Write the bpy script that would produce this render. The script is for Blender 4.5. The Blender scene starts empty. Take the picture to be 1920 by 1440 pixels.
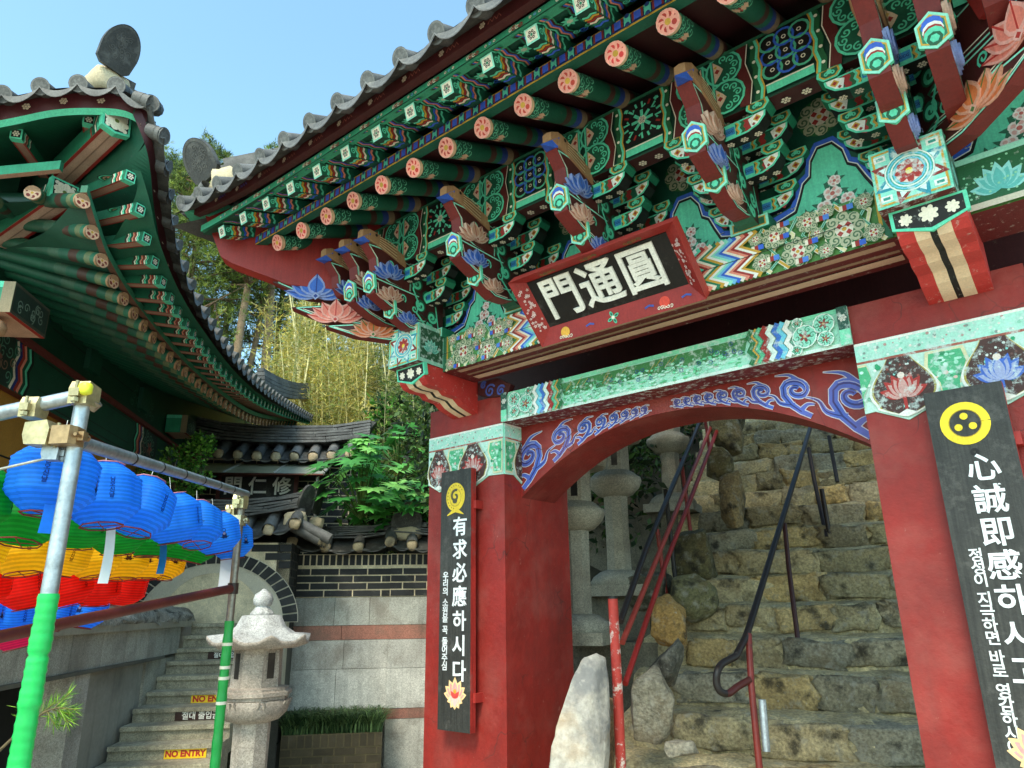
import bpy, bmesh, math, random
from mathutils import Vector, Matrix, noise
C = bpy.context.scene.collection
SC = bpy.context.scene
R = math.radians
# ------------------------------------------------------------------ camera
YAW, PITCH, ROLL = R(39.4174), R(17.5567), R(-0.7995)
fw = Vector((-math.sin(YAW)*math.cos(PITCH), math.cos(YAW)*math.cos(PITCH), math.sin(PITCH)))
rt0 = Vector((math.cos(YAW), math.sin(YAW), 0)); up0 = rt0.cross(fw)
rt = rt0*math.cos(ROLL)+up0*math.sin(ROLL); up = up0*math.cos(ROLL)-rt0*math.sin(ROLL)
cam = bpy.data.cameras.new('camera'); cam.sensor_width = 36; cam.lens = 36*1331/1920
cam.clip_start = .05; cam.clip_end = 2000
co = bpy.data.objects.new('camera', cam); C.objects.link(co)
co.matrix_world = Matrix(((rt.x, up.x, -fw.x, 0), (rt.y, up.y, -fw.y, 0), (rt.z, up.z, -fw.z, 1.6), (0, 0, 0, 1)))
SC.camera = co
# ------------------------------------------------------------------ light
SUN_EL = 52
SUN_DIR = Vector((.36, -.93, 0)).normalized()        # horizontal direction towards the sun
W = bpy.data.worlds.new('World'); SC.world = W; W.use_nodes = True
nt = W.node_tree; bg = nt.nodes['Background']
sky = nt.nodes.new('ShaderNodeTexSky'); sky.sky_type = 'NISHITA'; sky.sun_disc = False
sky.sun_elevation = R(SUN_EL); sky.sun_rotation = math.atan2(SUN_DIR.x, SUN_DIR.y)
sky.altitude = 0; sky.air_density = 1.0; sky.dust_density = 1.3; sky.ozone_density = 1.6
mx = nt.nodes.new('ShaderNodeMix'); mx.data_type = 'RGBA'; mx.blend_type = 'MULTIPLY'; mx.inputs[0].default_value = 1; mx.inputs[7].default_value = (.98, 1.18, 1.03, 1)
nt.links.new(sky.outputs[0], mx.inputs[6]); nt.links.new(mx.outputs[2], bg.inputs[0]); bg.inputs[1].default_value = .15
sl = bpy.data.lights.new('sun', 'SUN'); sl.energy = 1.25; sl.angle = R(16); sl.color = (1, .88, .72)
so = bpy.data.objects.new('sun', sl); C.objects.link(so)
sd = Vector((SUN_DIR.x*math.cos(R(SUN_EL)), SUN_DIR.y*math.cos(R(SUN_EL)), math.sin(R(SUN_EL))))
so.rotation_euler = (-sd).to_track_quat('-Z', 'Y').to_euler()
SC.view_settings.view_transform = 'Standard'; SC.view_settings.look = 'None'
SC.view_settings.exposure = 1.5; SC.view_settings.gamma = 1
# ------------------------------------------------------------------ frames
TH = YAW+R(8.2)
HA = Vector((math.cos(TH), math.sin(TH), 0)); HB = Vector((-math.sin(TH), math.cos(TH), 0))
FW = Vector((-math.sin(YAW), math.cos(YAW), 0)); RT = rt0
Z = Vector((0, 0, 1)); X = Vector((1, 0, 0)); Y = Vector((0, 1, 0))
def HW(a, b, z): return HA*a+HB*b+Z*z
def LF(l, f, z): return RT*l+FW*f+Z*z
def LFH(l, f, z):
    t = R(8.2); return (l*math.cos(t)+f*math.sin(t), -l*math.sin(t)+f*math.cos(t), z)
def col(h):
    h = h.lstrip('#'); o = []
    for i in (0, 2, 4):
        v = int(h[i:i+2], 16)/255; o.append(v/12.92 if v <= .04045 else ((v+.055)/1.055)**2.4)
    return (o[0], o[1], o[2], 1)
K = {k: col(v) for k, v in dict(mint='5ecfa6', mint2='8fdcc0', green='1f7a58', dgreen='12503c', leaf='2f6a35', red='9c2c25', dred='5e1c1a', brown='43191a',
    beige='d6ad8a', cream='e8dcc4', white='eae6da', gold='c99a35', yellow='f0cf2a', blue='3560c4', dblue='1f2f78', lblue='6fb4d8', black='16130f',
    salmon='e2876f', pink='e89a94', plaster='8e241c', tile='5b5a57', tile2='44433f', mortar='cdbd9c', ochre='b5802f', granite='a8a39a', wood='7a5a42', olive='6b7a3a').items()}
def mixc(a, b, t): return tuple(a[i]*(1-t)+b[i]*t for i in range(3))+(1,)
def sc(c, k): return (c[0]*k, c[1]*k, c[2]*k, 1)
rnd = random.Random(7)
# ------------------------------------------------------------------ materials: colour comes from the mesh, surface character from nodes
def mat(name, rough=.6, n1=6, a1=.25, n2=60, a2=.15, bump=.1, bscale=60, speck=0, stain=None, crack=0, metal=0, transl=0, wear=None, grain=0, spec=.4, streak=0):
    m = bpy.data.materials.new(name); m.use_nodes = True; t = m.node_tree; N = t.nodes; L = t.links
    b = N['Principled BSDF']; b.inputs['Roughness'].default_value = rough; b.inputs['Metallic'].default_value = metal
    b.inputs['Specular IOR Level'].default_value = spec
    at = N.new('ShaderNodeAttribute'); at.attribute_name = 'Col'; c = at.outputs['Color']
    ge = N.new('ShaderNodeNewGeometry'); pos = ge.outputs['Position']
    def noi(s, d=4, src=pos, r=.6):
        n = N.new('ShaderNodeTexNoise'); n.inputs['Scale'].default_value = s; n.inputs['Detail'].default_value = d; n.inputs['Roughness'].default_value = r
        L.new(src, n.inputs['Vector']); return n.outputs['Fac']
    def mr(src, a, b_, c_, d_):
        n = N.new('ShaderNodeMapRange'); L.new(src, n.inputs[0])
        for i, v in enumerate((a, b_, c_, d_)): n.inputs[i+1].default_value = v
        return n.outputs[0]
    def mixn(f, a, b_, mode='MIX'):
        n = N.new('ShaderNodeMix'); n.data_type = 'RGBA'; n.blend_type = mode
        for s, v in ((n.inputs[0], f), (n.inputs[6], a), (n.inputs[7], b_)):
            if hasattr(v, 'is_linked') or hasattr(v, 'node'): L.new(v, s)
            else: s.default_value = v
        return n.outputs[2]
    def mul(src, amt, s, d=4):
        f = mr(noi(s, d), .3, .7, 1-amt, 1+amt)
        n = N.new('ShaderNodeVectorMath'); n.operation = 'SCALE'; L.new(src, n.inputs[0]); L.new(f, n.inputs['Scale']); return n.outputs[0]
    if a1: c = mul(c, a1, n1)
    if a2: c = mul(c, a2, n2)
    if grain:
        mp = N.new('ShaderNodeMapping'); mp.inputs['Scale'].default_value = (70, 70, 3); L.new(pos, mp.inputs[0])
        f = mr(noi(1, 4, mp.outputs[0]), .35, .65, 1-grain, 1+grain)
        n = N.new('ShaderNodeVectorMath'); n.operation = 'SCALE'; L.new(c, n.inputs[0]); L.new(f, n.inputs['Scale']); c = n.outputs[0]
    if streak:
        mp = N.new('ShaderNodeMapping'); mp.inputs['Scale'].default_value = (9, 9, .6); L.new(pos, mp.inputs[0])
        f = mr(noi(1, 5, mp.outputs[0]), .5, .72, 0, streak); c = mixn(f, c, (.03, .025, .02, 1))
    if speck:
        v = N.new('ShaderNodeTexVoronoi'); v.inputs['Scale'].default_value = speck; L.new(pos, v.inputs['Vector'])
        f = mr(v.outputs['Color'], 0, 1, .55, 1.3)
        n = N.new('ShaderNodeVectorMath'); n.operation = 'SCALE'; L.new(c, n.inputs[0]); L.new(f, n.inputs['Scale']); c = n.outputs[0]
    if stain:
        for (cc, s, lo, hi, amt) in stain:
            c = mixn(mr(noi(s, 6), lo, hi, 0, amt), c, cc)
    if wear:
        cc, s, lo, hi, amt = wear; c = mixn(mr(noi(s, 8, pos, .75), lo, hi, 0, amt), c, cc)
    h = noi(bscale, 6, pos, .7)
    if crack:
        wn = N.new('ShaderNodeVectorMath'); wn.operation = 'MULTIPLY_ADD'
        nz = N.new('ShaderNodeTexNoise'); nz.inputs['Scale'].default_value = 5; L.new(pos, nz.inputs['Vector'])
        L.new(nz.outputs['Color'], wn.inputs[0]); wn.inputs[1].default_value = (.35, .35, .35); L.new(pos, wn.inputs[2])
        v = N.new('ShaderNodeTexVoronoi'); v.feature = 'DISTANCE_TO_EDGE'; v.inputs['Scale'].default_value = 2.3; L.new(wn.outputs[0], v.inputs['Vector'])
        lin = mr(v.outputs['Distance'], 0, .012, 1, 0)
        gate = mr(noi(1.7, 2), .5, .6, 0, crack)
        mm = N.new('ShaderNodeMath'); mm.operation = 'MULTIPLY'; L.new(lin, mm.inputs[0]); L.new(gate, mm.inputs[1])
        c = mixn(mm.outputs[0], c, (.09, .02, .016, 1))
    bp = N.new('ShaderNodeBump'); bp.inputs['Strength'].default_value = bump; bp.inputs['Distance'].default_value = .03
    L.new(h, bp.inputs['Height']); L.new(bp.outputs[0], b.inputs['Normal'])
    L.new(c, b.inputs['Base Color'])
    if transl:
        tr = N.new('ShaderNodeBsdfTranslucent'); L.new(c, tr.inputs[0]); ms = N.new('ShaderNodeMixShader'); ms.inputs[0].default_value = transl
        L.new(b.outputs[0], ms.inputs[1]); L.new(tr.outputs[0], ms.inputs[2]); L.new(ms.outputs[0], N['Material Output'].inputs[0])
    return m
MT = dict(
    paint=mat('painted_wood', .55, 5, .14, 90, .12, .08, 80, wear=((.22, .17, .12, 1), 14, .62, .72, .35), grain=.08),
    oldpaint=mat('weathered_paint', .65, 5, .12, 120, .15, .15, 90, wear=((.62, .72, .66, 1), 22, .52, .62, .75)),
    facade=mat('faded_beam_paint', .6, 5, .1, 110, .12, .12, 90, wear=((.6, .62, .52, 1), 26, .58, .68, .5)),
    plaster=mat('red_plaster', .55, 2.2, .18, 18, .10, .22, 30, crack=.9, streak=.22, stain=[((.36, .12, .095, 1), 3.2, .48, .72, .32), ((.12, .022, .018, 1), 1.9, .5, .75, .4), ((.5, .25, .2, 1), 26, .66, .74, .4)]),
    wood=mat('bare_wood', .7, 3, .15, 40, .1, .2, 50, grain=.25),
    blackwood=mat('black_board', .55, 3, .2, 60, .15, .2, 60, grain=.3, wear=((.16, .15, .13, 1), 5, .56, .75, .6)),
    tile=mat('roof_tile', .62, 4, .3, 70, .25, .2, 60, stain=[((.22, .22, .20, 1), 7, .52, .72, .5), ((.02, .02, .02, 1), 5, .55, .75, .6)]),
    granite=mat('granite', .75, 2.5, .16, 30, .1, .12, 150, speck=130, streak=.3, stain=[((.10, .09, .07, 1), 2.6, .5, .75, .5), ((.2, .15, .11, 1), 1.3, .5, .7, .35)]),
    granitestain=mat('stained_granite', .8, 2, .2, 30, .15, .2, 120, speck=110, stain=[((.06, .05, .035, 1), 2.5, .48, .75, .65), ((.35, .34, .3, 1), 8, .6, .75, .3)], streak=.4),
    concrete=mat('concrete', .8, 1.6, .16, 25, .08, .1, 60, stain=[((.04, .037, .03, 1), 1.5, .5, .8, .5)], streak=.3),
    rock=mat('rock', .9, 3, .35, 45, .45, 1.0, 16, stain=[((.15, .085, .03, 1), 3.2, .5, .7, .55), ((.34, .32, .26, 1), 11, .54, .68, .6), ((.012, .010, .007, 1), 6, .52, .66, .85), ((.42, .40, .34, 1), 48, .62, .7, .5)]),
    marble=mat('pale_rock', .7, 4, .2, 24, .25, .6, 14, stain=[((.34, .21, .09, 1), 2.2, .52, .68, .6), ((.13, .135, .14, 1), 3.2, .44, .62, .8), ((.55, .52, .46, 1), 9, .58, .7, .5)]),
    mortarbed=mat('mortar_bed', .9, 4, .35, 45, .45, 1.0, 30, stain=[((.03, .025, .018, 1), 3, .5, .7, .65), ((.38, .36, .29, 1), 14, .54, .68, .6)]),
    brick=mat('brick', .75, 5, .25, 60, .2, .2, 80, stain=[((.16, .15, .13, 1), 9, .58, .78, .4)]),
    stucco=mat('stucco', .9, 4, .08, 60, .12, .6, 90),
    metal=mat('galvanised_pipe', .42, 10, .2, 60, .2, .06, 80, metal=.75, stain=[((.12, .08, .05, 1), 12, .62, .75, .5)]),
    pipepaint=mat('painted_pipe', .45, 6, .15, 50, .12, .08, 60, stain=[((.05, .02, .015, 1), 9, .58, .75, .6)]),
    flakepaint=mat('flaking_pipe_paint', .6, 6, .15, 50, .12, .15, 60, wear=((.55, .50, .44, 1), 9, .56, .61, .9)),
    tape=mat('plastic_tape', .3, 8, .1, 50, .06, .05, 60),
    fabric=mat('lantern_fabric', .55, 5, .1, 60, .06, .05, 120, transl=.6, spec=.3),
    paper=mat('paper', .8, 5, .03, 60, .02, .02, 60, transl=.25),
    leaf=mat('foliage', .5, 1.3, .3, 9, .25, .05, 40, transl=.3, spec=.35),
    bark=mat('bark', .9, 4, .25, 30, .3, .5, 30),
    ground=mat('earth', .95, .8, .25, 12, .25, .4, 10),
    paving=mat('paving', .85, 1, .12, 20, .12, .15, 60),
    glass=mat('canopy_sheet', .35, 3, .2, 30, .15, .05, 30, stain=[((.10, .10, .05, 1), 3, .48, .7, .7)]),
)
# ------------------------------------------------------------------ mesh collector
class F:                                                            # a plane or cylinder to draw on
    def __init__(s, o, u, v):
        s.o = Vector(o); s.u = Vector(u).normalized(); s.v = Vector(v).normalized(); s.n = s.u.cross(s.v).normalized(); s.L = .0015
    def P(s, x, y, h=0): return s.o+s.u*x+s.v*y+s.n*h
class CY(F):                                                        # x along the axis, y around it (radians)
    def __init__(s, o, u, v, r): F.__init__(s, o, u, v); s.r = r
    def P(s, x, y, h=0): return s.o+s.u*x+(s.v*math.sin(y)+s.n*math.cos(y))*(s.r+h)
OFF = {}
class M:
    def __init__(s): s.v = []; s.f = []; s.c = []; s.s = []
    def face(s, pts, c, sm=False):
        n = len(s.v); s.v += [tuple(p) for p in pts]; s.f.append(tuple(range(n, n+len(pts)))); s.c.append(c); s.s.append(sm)
    def grid(s, rows, c, sm=True, close=False, flip=False):         # rows of points; c colour or function(i,j)
        n = len(s.v); w = len(rows[0])
        for r in rows: s.v += [tuple(p) for p in r]
        for i in range(len(rows)-1):
            for j in range(w if close else w-1):
                k = (j+1) % w; q = (n+i*w+j, n+i*w+k, n+(i+1)*w+k, n+(i+1)*w+j)
                s.f.append(q[::-1] if flip else q); s.c.append(c(i, j) if callable(c) else c); s.s.append(sm)
    # ---- drawing
    def poly(s, f, pts, c):
        f.L += .00004; s.face([f.P(x, y, f.L) for x, y in pts], c)
    def disc(s, f, c0, r, c, n=14, ry=None):
        s.poly(f, [(c0[0]+r*math.cos(2*math.pi*i/n), c0[1]+(ry or r)*math.sin(2*math.pi*i/n)) for i in range(n)], c)
    def stroke(s, f, pts, w, c):
        f.L += .00004; n = len(pts); L = []; Rr = []
        for i, (x, y) in enumerate(pts):
            a = pts[max(i-1, 0)]; b = pts[min(i+1, n-1)]; dx, dy = b[0]-a[0], b[1]-a[1]; d = math.hypot(dx, dy) or 1
            ww = (w(i/(n-1)) if callable(w) else w)/2
            L.append(f.P(x-dy/d*ww, y+dx/d*ww, f.L)); Rr.append(f.P(x+dy/d*ww, y-dx/d*ww, f.L))
        s.grid([Rr, L], c, False)
    def rect(s, f, x0, x1, y0, y1, c, n=1):
        if n == 1: s.poly(f, [(x0, y0), (x1, y0), (x1, y1), (x0, y1)], c)
        else:
            f.L += .00004
            s.grid([[f.P(x0, y0+(y1-y0)*i/n, f.L), f.P(x1, y0+(y1-y0)*i/n, f.L)] for i in range(n+1)], c, False, flip=False)
    def spiral(s, f, c0, r, c, w, turns=1.4, a0=0, sgn=1, n=18, tail=None):
        pts = []
        for i in range(n+1):
            t = i/n; rr = r*(.12+.88*(1-t)); a = a0+sgn*2*math.pi*turns*t
            pts.append((c0[0]+rr*math.cos(a), c0[1]+rr*math.sin(a)))
        if tail: pts = tail+pts
        s.stroke(f, pts, w, c)
    def ring(s, f, c0, r, c, w, n=12):
        s.stroke(f, [(c0[0]+r*math.cos(2*math.pi*i/n), c0[1]+r*math.sin(2*math.pi*i/n)) for i in range(n+1)], w, c)
    def zig(s, f, x, y0, y1, amp, w, c, n=4):
        s.stroke(f, [(x+(amp if i % 2 else -amp), y0+(y1-y0)*i/n) for i in range(n+1)], w, c)
    def flower(s, f, c0, r, np_, cp, cc, co=None, a0=0, fat=.42):
        for i in range(np_):
            a = a0+2*math.pi*i/np_; p = (c0[0]+.55*r*math.cos(a), c0[1]+.55*r*math.sin(a))
            e = []
            for k in range(8):
                q = 2*math.pi*k/8; ex, ey = .45*r*math.cos(q), fat*r*.6*math.sin(q)
                e.append((p[0]+ex*math.cos(a)-ey*math.sin(a), p[1]+ex*math.sin(a)+ey*math.cos(a)))
            s.poly(f, e, cp)
            if co: s.poly(f, [(p[0]+(q[0]-p[0])*.5, p[1]+(q[1]-p[1])*.5) for q in e], co)
        s.disc(f, c0, r*.26, cc, 8)
    def dots(s, f, c0, r, c, hole=None):                              # six dots round a seventh
        for i in range(7):
            p = c0 if i == 6 else (c0[0]+r*.68*math.cos(i*math.pi/3), c0[1]+r*.68*math.sin(i*math.pi/3))
            s.disc(f, p, r*.32, c, 7)
            if hole: s.disc(f, p, r*.12, hole, 5)
    def petal(s, f, c0, L_, w, ang, c, c2=None):
        e = []; n = 6
        for k in range(n+1): e.append((L_*k/n, w*math.sin(math.pi*(k/n)**.85)))
        e += [(x, -y) for x, y in e[-2:0:-1]]
        ca, sa = math.cos(ang), math.sin(ang)
        T = lambda k: [(c0[0]+(x*k)*ca-(y*k)*sa, c0[1]+(x*k)*sa+(y*k)*ca) for x, y in e]
        s.poly(f, T(1), c)
        if c2: s.poly(f, T(.8), c2)
    def lotus(s, f, c0, r, c, c2=None, stem=True, spread=75):
        for a in (-1, 1, -.62, .62, -.3, .3, 0):
            s.petal(f, c0, r*(1-.12*abs(a)), r*.2, math.pi/2-R(spread)*a, c, c2)
    # ---- solids
    def prism(s, f, poly, z0, z1, c, ctop=None, cbot=None, sm=False):
        n = len(poly); c0 = c(0) if callable(c) else c
        s.face([f.P(x, y, z1) for x, y in poly], ctop or c0); s.face([f.P(x, y, z0) for x, y in poly][::-1], cbot or c0)
        for i in range(n):
            (x0, y0), (x1, y1) = poly[i], poly[(i+1) % n]
            cc = c(i) if callable(c) else c
            s.face([f.P(x0, y0, z0), f.P(x1, y1, z0), f.P(x1, y1, z1), f.P(x0, y0, z1)], cc, sm)
    def box(s, f, x0, x1, y0, y1, z0, z1, c, front=None, bottom=None, right=None, top=None):
        s.prism(f, [(x0, y0), (x1, y0), (x1, y1), (x0, y1)], z0, z1, lambda i: [bottom or c, right or c, top or c, c][i], front or c, c)
    def wbox(s, x0, x1, y0, y1, z0, z1, c, **k):                      # world box seen from -Y
        s.box(F((0, 0, 0), X, Z), x0, x1, z0, z1, -y1, -y0, c, **k)
    def tube(s, path, r, c, n=10, cap=True, sm=True):
        path = [Vector(p) for p in path]; rows = []; m = len(path); pu = None
        for i, p in enumerate(path):
            t = (path[min(i+1, m-1)]-path[max(i-1, 0)]).normalized()
            if pu is None: pu = t.cross(Z if abs(t.z) < .9 else X).normalized()
            else: pu = (pu-t*pu.dot(t)).normalized()
            w = t.cross(pu); rr = r(i/(m-1)) if callable(r) else r
            rows.append([p+(pu*math.cos(2*math.pi*k/n)+w*math.sin(2*math.pi*k/n))*rr for k in range(n)])
        s.grid(rows, c, sm, True, True)
        if cap:
            c0 = c(0, 0) if callable(c) else c
            s.face(rows[0], c0); s.face(rows[-1][::-1], c0)
    def lathe(s, o, prof, c, n=16, sm=True, rot=0, mod=None):
        o = Vector(o); rows = []
        for i, (r, z) in enumerate(prof):
            rows.append([o+Vector((r*(mod(a, i) if mod else 1)*math.cos(a+rot), r*(mod(a, i) if mod else 1)*math.sin(a+rot), z)) for a in [2*math.pi*k/n for k in range(n)]])
        s.grid(rows, c, sm, True)
        s.face(rows[0][::-1], c(0, 0) if callable(c) else c); s.face(rows[-1], c(len(prof)-1, 0) if callable(c) else c)
    def rockbox(s, ctr, ax, size, seed, c, pw=.45, amp=.12, n=14, fr=2.2):  # rounded irregular stone; ax = three axes
        rows = []; ctr = Vector(ctr); sg = lambda v: math.copysign(abs(v)**pw, v); off = Vector((seed*3.7, seed*1.3, seed*2.1))
        m = n//2+1
        for i in range(m+1):
            ph = -math.pi/2+math.pi*i/m; row = []
            for j in range(n):
                th = 2*math.pi*j/n
                q = Vector((sg(math.cos(ph))*sg(math.cos(th)), sg(math.cos(ph))*sg(math.sin(th)), sg(math.sin(ph))))
                k = 1+amp*noise.noise(q*fr*.6+off)+amp*.5*noise.noise(q*fr*1.7+off)+amp*.28*abs(noise.noise(q*fr*3.3+off))-amp*.35*max(0, noise.noise(q*fr*1.1+off*2)-.15)
                row.append(ctr+ax[0]*(q.x*size[0]/2*k)+ax[1]*(q.y*size[1]/2*k)+ax[2]*(q.z*size[2]/2*k))
            rows.append(row)
        s.grid(rows, c, True, True)
    def hullrock(s, pts, c, seed=0, cuts=5, amp=.012, fr=9):
        bm = bmesh.new()
        for p in pts: bm.verts.new(p)
        r = bmesh.ops.convex_hull(bm, input=bm.verts); bmesh.ops.delete(bm, geom=[g for g in set(r['geom_interior']+r['geom_unused']) if isinstance(g, bmesh.types.BMVert)], context='VERTS')
        bmesh.ops.subdivide_edges(bm, edges=bm.edges, cuts=cuts, use_grid_fill=True); bmesh.ops.triangulate(bm, faces=bm.faces)
        for k in range(2): bmesh.ops.smooth_vert(bm, verts=bm.verts, factor=.4, use_axis_x=True, use_axis_y=True, use_axis_z=True)
        bm.normal_update(); o = Vector((seed*2.3, seed, 0))
        for v in bm.verts: v.co += v.normal*amp*(noise.noise(v.co*fr+o)+.6*noise.noise(v.co*fr*2.7+o)-.6*max(0, noise.noise(v.co*fr*.5+o)-.1)*2)
        n = len(s.v); bm.verts.index_update(); s.v += [tuple(v.co) for v in bm.verts]
        for f_ in bm.faces: s.f.append(tuple(n+v.index for v in f_.verts)); s.c.append(c); s.s.append(True)
        bm.free()
    def leafq(s, p, d, nrm, L_, w, c):
        d = d.normalized(); sd_ = d.cross(nrm)
        if sd_.length < 1e-4: sd_ = d.cross(X)
        sd_ = sd_.normalized()*w/2; m_ = p+d*L_*.45
        s.face([p, m_+sd_, p+d*L_, m_-sd_], c)
    def build(s, name, mt, parent=None, off=None, layer=True):
        me = bpy.data.meshes.new(name)
        o_ = Vector(off) if off is not None else (OFF[parent.name] if parent else Vector())
        me.from_pydata([(x-o_.x, y-o_.y, z-o_.z) for x, y, z in s.v], [], s.f)
        ca = me.color_attributes.new('Col', 'FLOAT_COLOR', 'CORNER'); arr = []
        for f_, c in zip(s.f, s.c): arr += list(c)*len(f_)
        ca.data.foreach_set('color', arr)
        me.polygons.foreach_set('use_smooth', s.s)
        me.materials.append(MT[mt]); me.update()
        o = bpy.data.objects.new(name, me); C.objects.link(o)
        if parent: o.parent = parent; OFF[o.name] = o_
        elif off is not None: o.location = o_; OFF[o.name] = o_
        else: OFF[o.name] = Vector()
        return o
def sub(name, m, mt, part, off):
    """a sub-part or part whose own origin is at off, under an object whose origin is OFF"""
    o = m.build(name, mt, None, off=off); o.parent = part; o.location = Vector(off)-OFF[part.name]; return o
def tag(o, label=None, cat=None, group=None, kind=None):
    if label: o['label'] = label
    if cat: o['category'] = cat
    if group: o['group'] = group
    if kind: o['kind'] = kind
    return o
def thing(name, loc, label, cat, group=None):
    o = bpy.data.objects.new(name, None); C.objects.link(o); o.location = loc; OFF[o.name] = Vector(loc); o.empty_display_size = .2
    return tag(o, label, cat, group)
def one(m, name, mt, loc, label, cat, group=None, kind=None):
    return tag(m.build(name, mt, None, off=loc), label, cat, group, kind)
def copytree(o, loc=None, parent=None):
    c = o.copy(); C.objects.link(c)
    if parent: c.parent = parent
    if loc is not None: c.location = loc
    for ch in list(o.children): copytree(ch, None, c)
    return c
def lettering(body, f, x, y, size, c, parent, mt='paint', vertical=False, ext=.004, bold=.012, sx=1, step=1.0, name='lettering', align='CENTER'):
    m = M()
    items = [(ch, x, y-i*size*step) for i, ch in enumerate(body)] if vertical else [(body, x, y)]
    for ch, px, py in items:
        if ch == ' ': continue
        cu = bpy.data.curves.new('t', 'FONT'); cu.body = ch; cu.size = size; cu.align_x = align; cu.align_y = 'CENTER'; cu.offset = bold*size; cu.extrude = 0
        cu.resolution_u = 3
        ob = bpy.data.objects.new('t', cu); C.objects.link(ob)
        me = bpy.data.meshes.new_from_object(ob.evaluated_get(bpy.context.evaluated_depsgraph_get()))
        vs = [f.P(px+v.co.x*sx, py+v.co.y, ext) for v in me.vertices]; n = len(m.v); m.v += [tuple(v) for v in vs]
        for p in me.polygons: m.f.append(tuple(n+i for i in p.vertices)); m.c.append(c); m.s.append(False)
        ed = {}
        for p in me.polygons:
            for e in p.edge_keys: ed[e] = ed.get(e, 0)+1
        for (a, b), k in ed.items():
            if k == 1:
                va, vb = me.vertices[a].co, me.vertices[b].co
                m.face([f.P(px+va.x*sx, py+va.y, ext), f.P(px+vb.x*sx, py+vb.y, ext), f.P(px+vb.x*sx, py+vb.y, 0), f.P(px+va.x*sx, py+va.y, 0)], c)
        bpy.data.objects.remove(ob); bpy.data.curves.remove(cu); bpy.data.meshes.remove(me)
    return m.build(name, mt, parent)
def lerp(a, b, t): return a+(b-a)*t
def crom(pts, n=8):
    pts = [Vector(p) for p in pts]; o = []
    for i in range(len(pts)-1):
        p0 = pts[max(i-1, 0)]; p1 = pts[i]; p2 = pts[i+1]; p3 = pts[min(i+2, len(pts)-1)]
        for k in range(n):
            t = k/n; o.append(.5*((2*p1)+(p2-p0)*t+(2*p0-5*p1+4*p2-p3)*t*t+(3*p1-p0-3*p2+p3)*t**3))
    o.append(pts[-1]); return o
def resample(pts, step):
    o = [pts[0].copy()]; acc = 0
    for a, b in zip(pts[:-1], pts[1:]):
        d = (b-a).length; pos = 0
        while acc+(d-pos) >= step:
            pos += step-acc; acc = 0; o.append(a.lerp(b, pos/d))
        acc += d-pos
    return o
# ================================================================== the painted gate
GO = (-2.1, 4.4, 0)
gate = thing('temple_gate', GO, 'large red painted temple gate with green bracketed eaves and a low arch', 'gate')
PL = ((-4.172, -3.374), (-.866, -.06))
ZT = 3.172
for x0, x1 in PL:
    m = M(); m.wbox(x0, x1, 4.0, 4.8, -.8, ZT, K['plaster']); m.build('pillar', 'plaster', gate)
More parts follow.
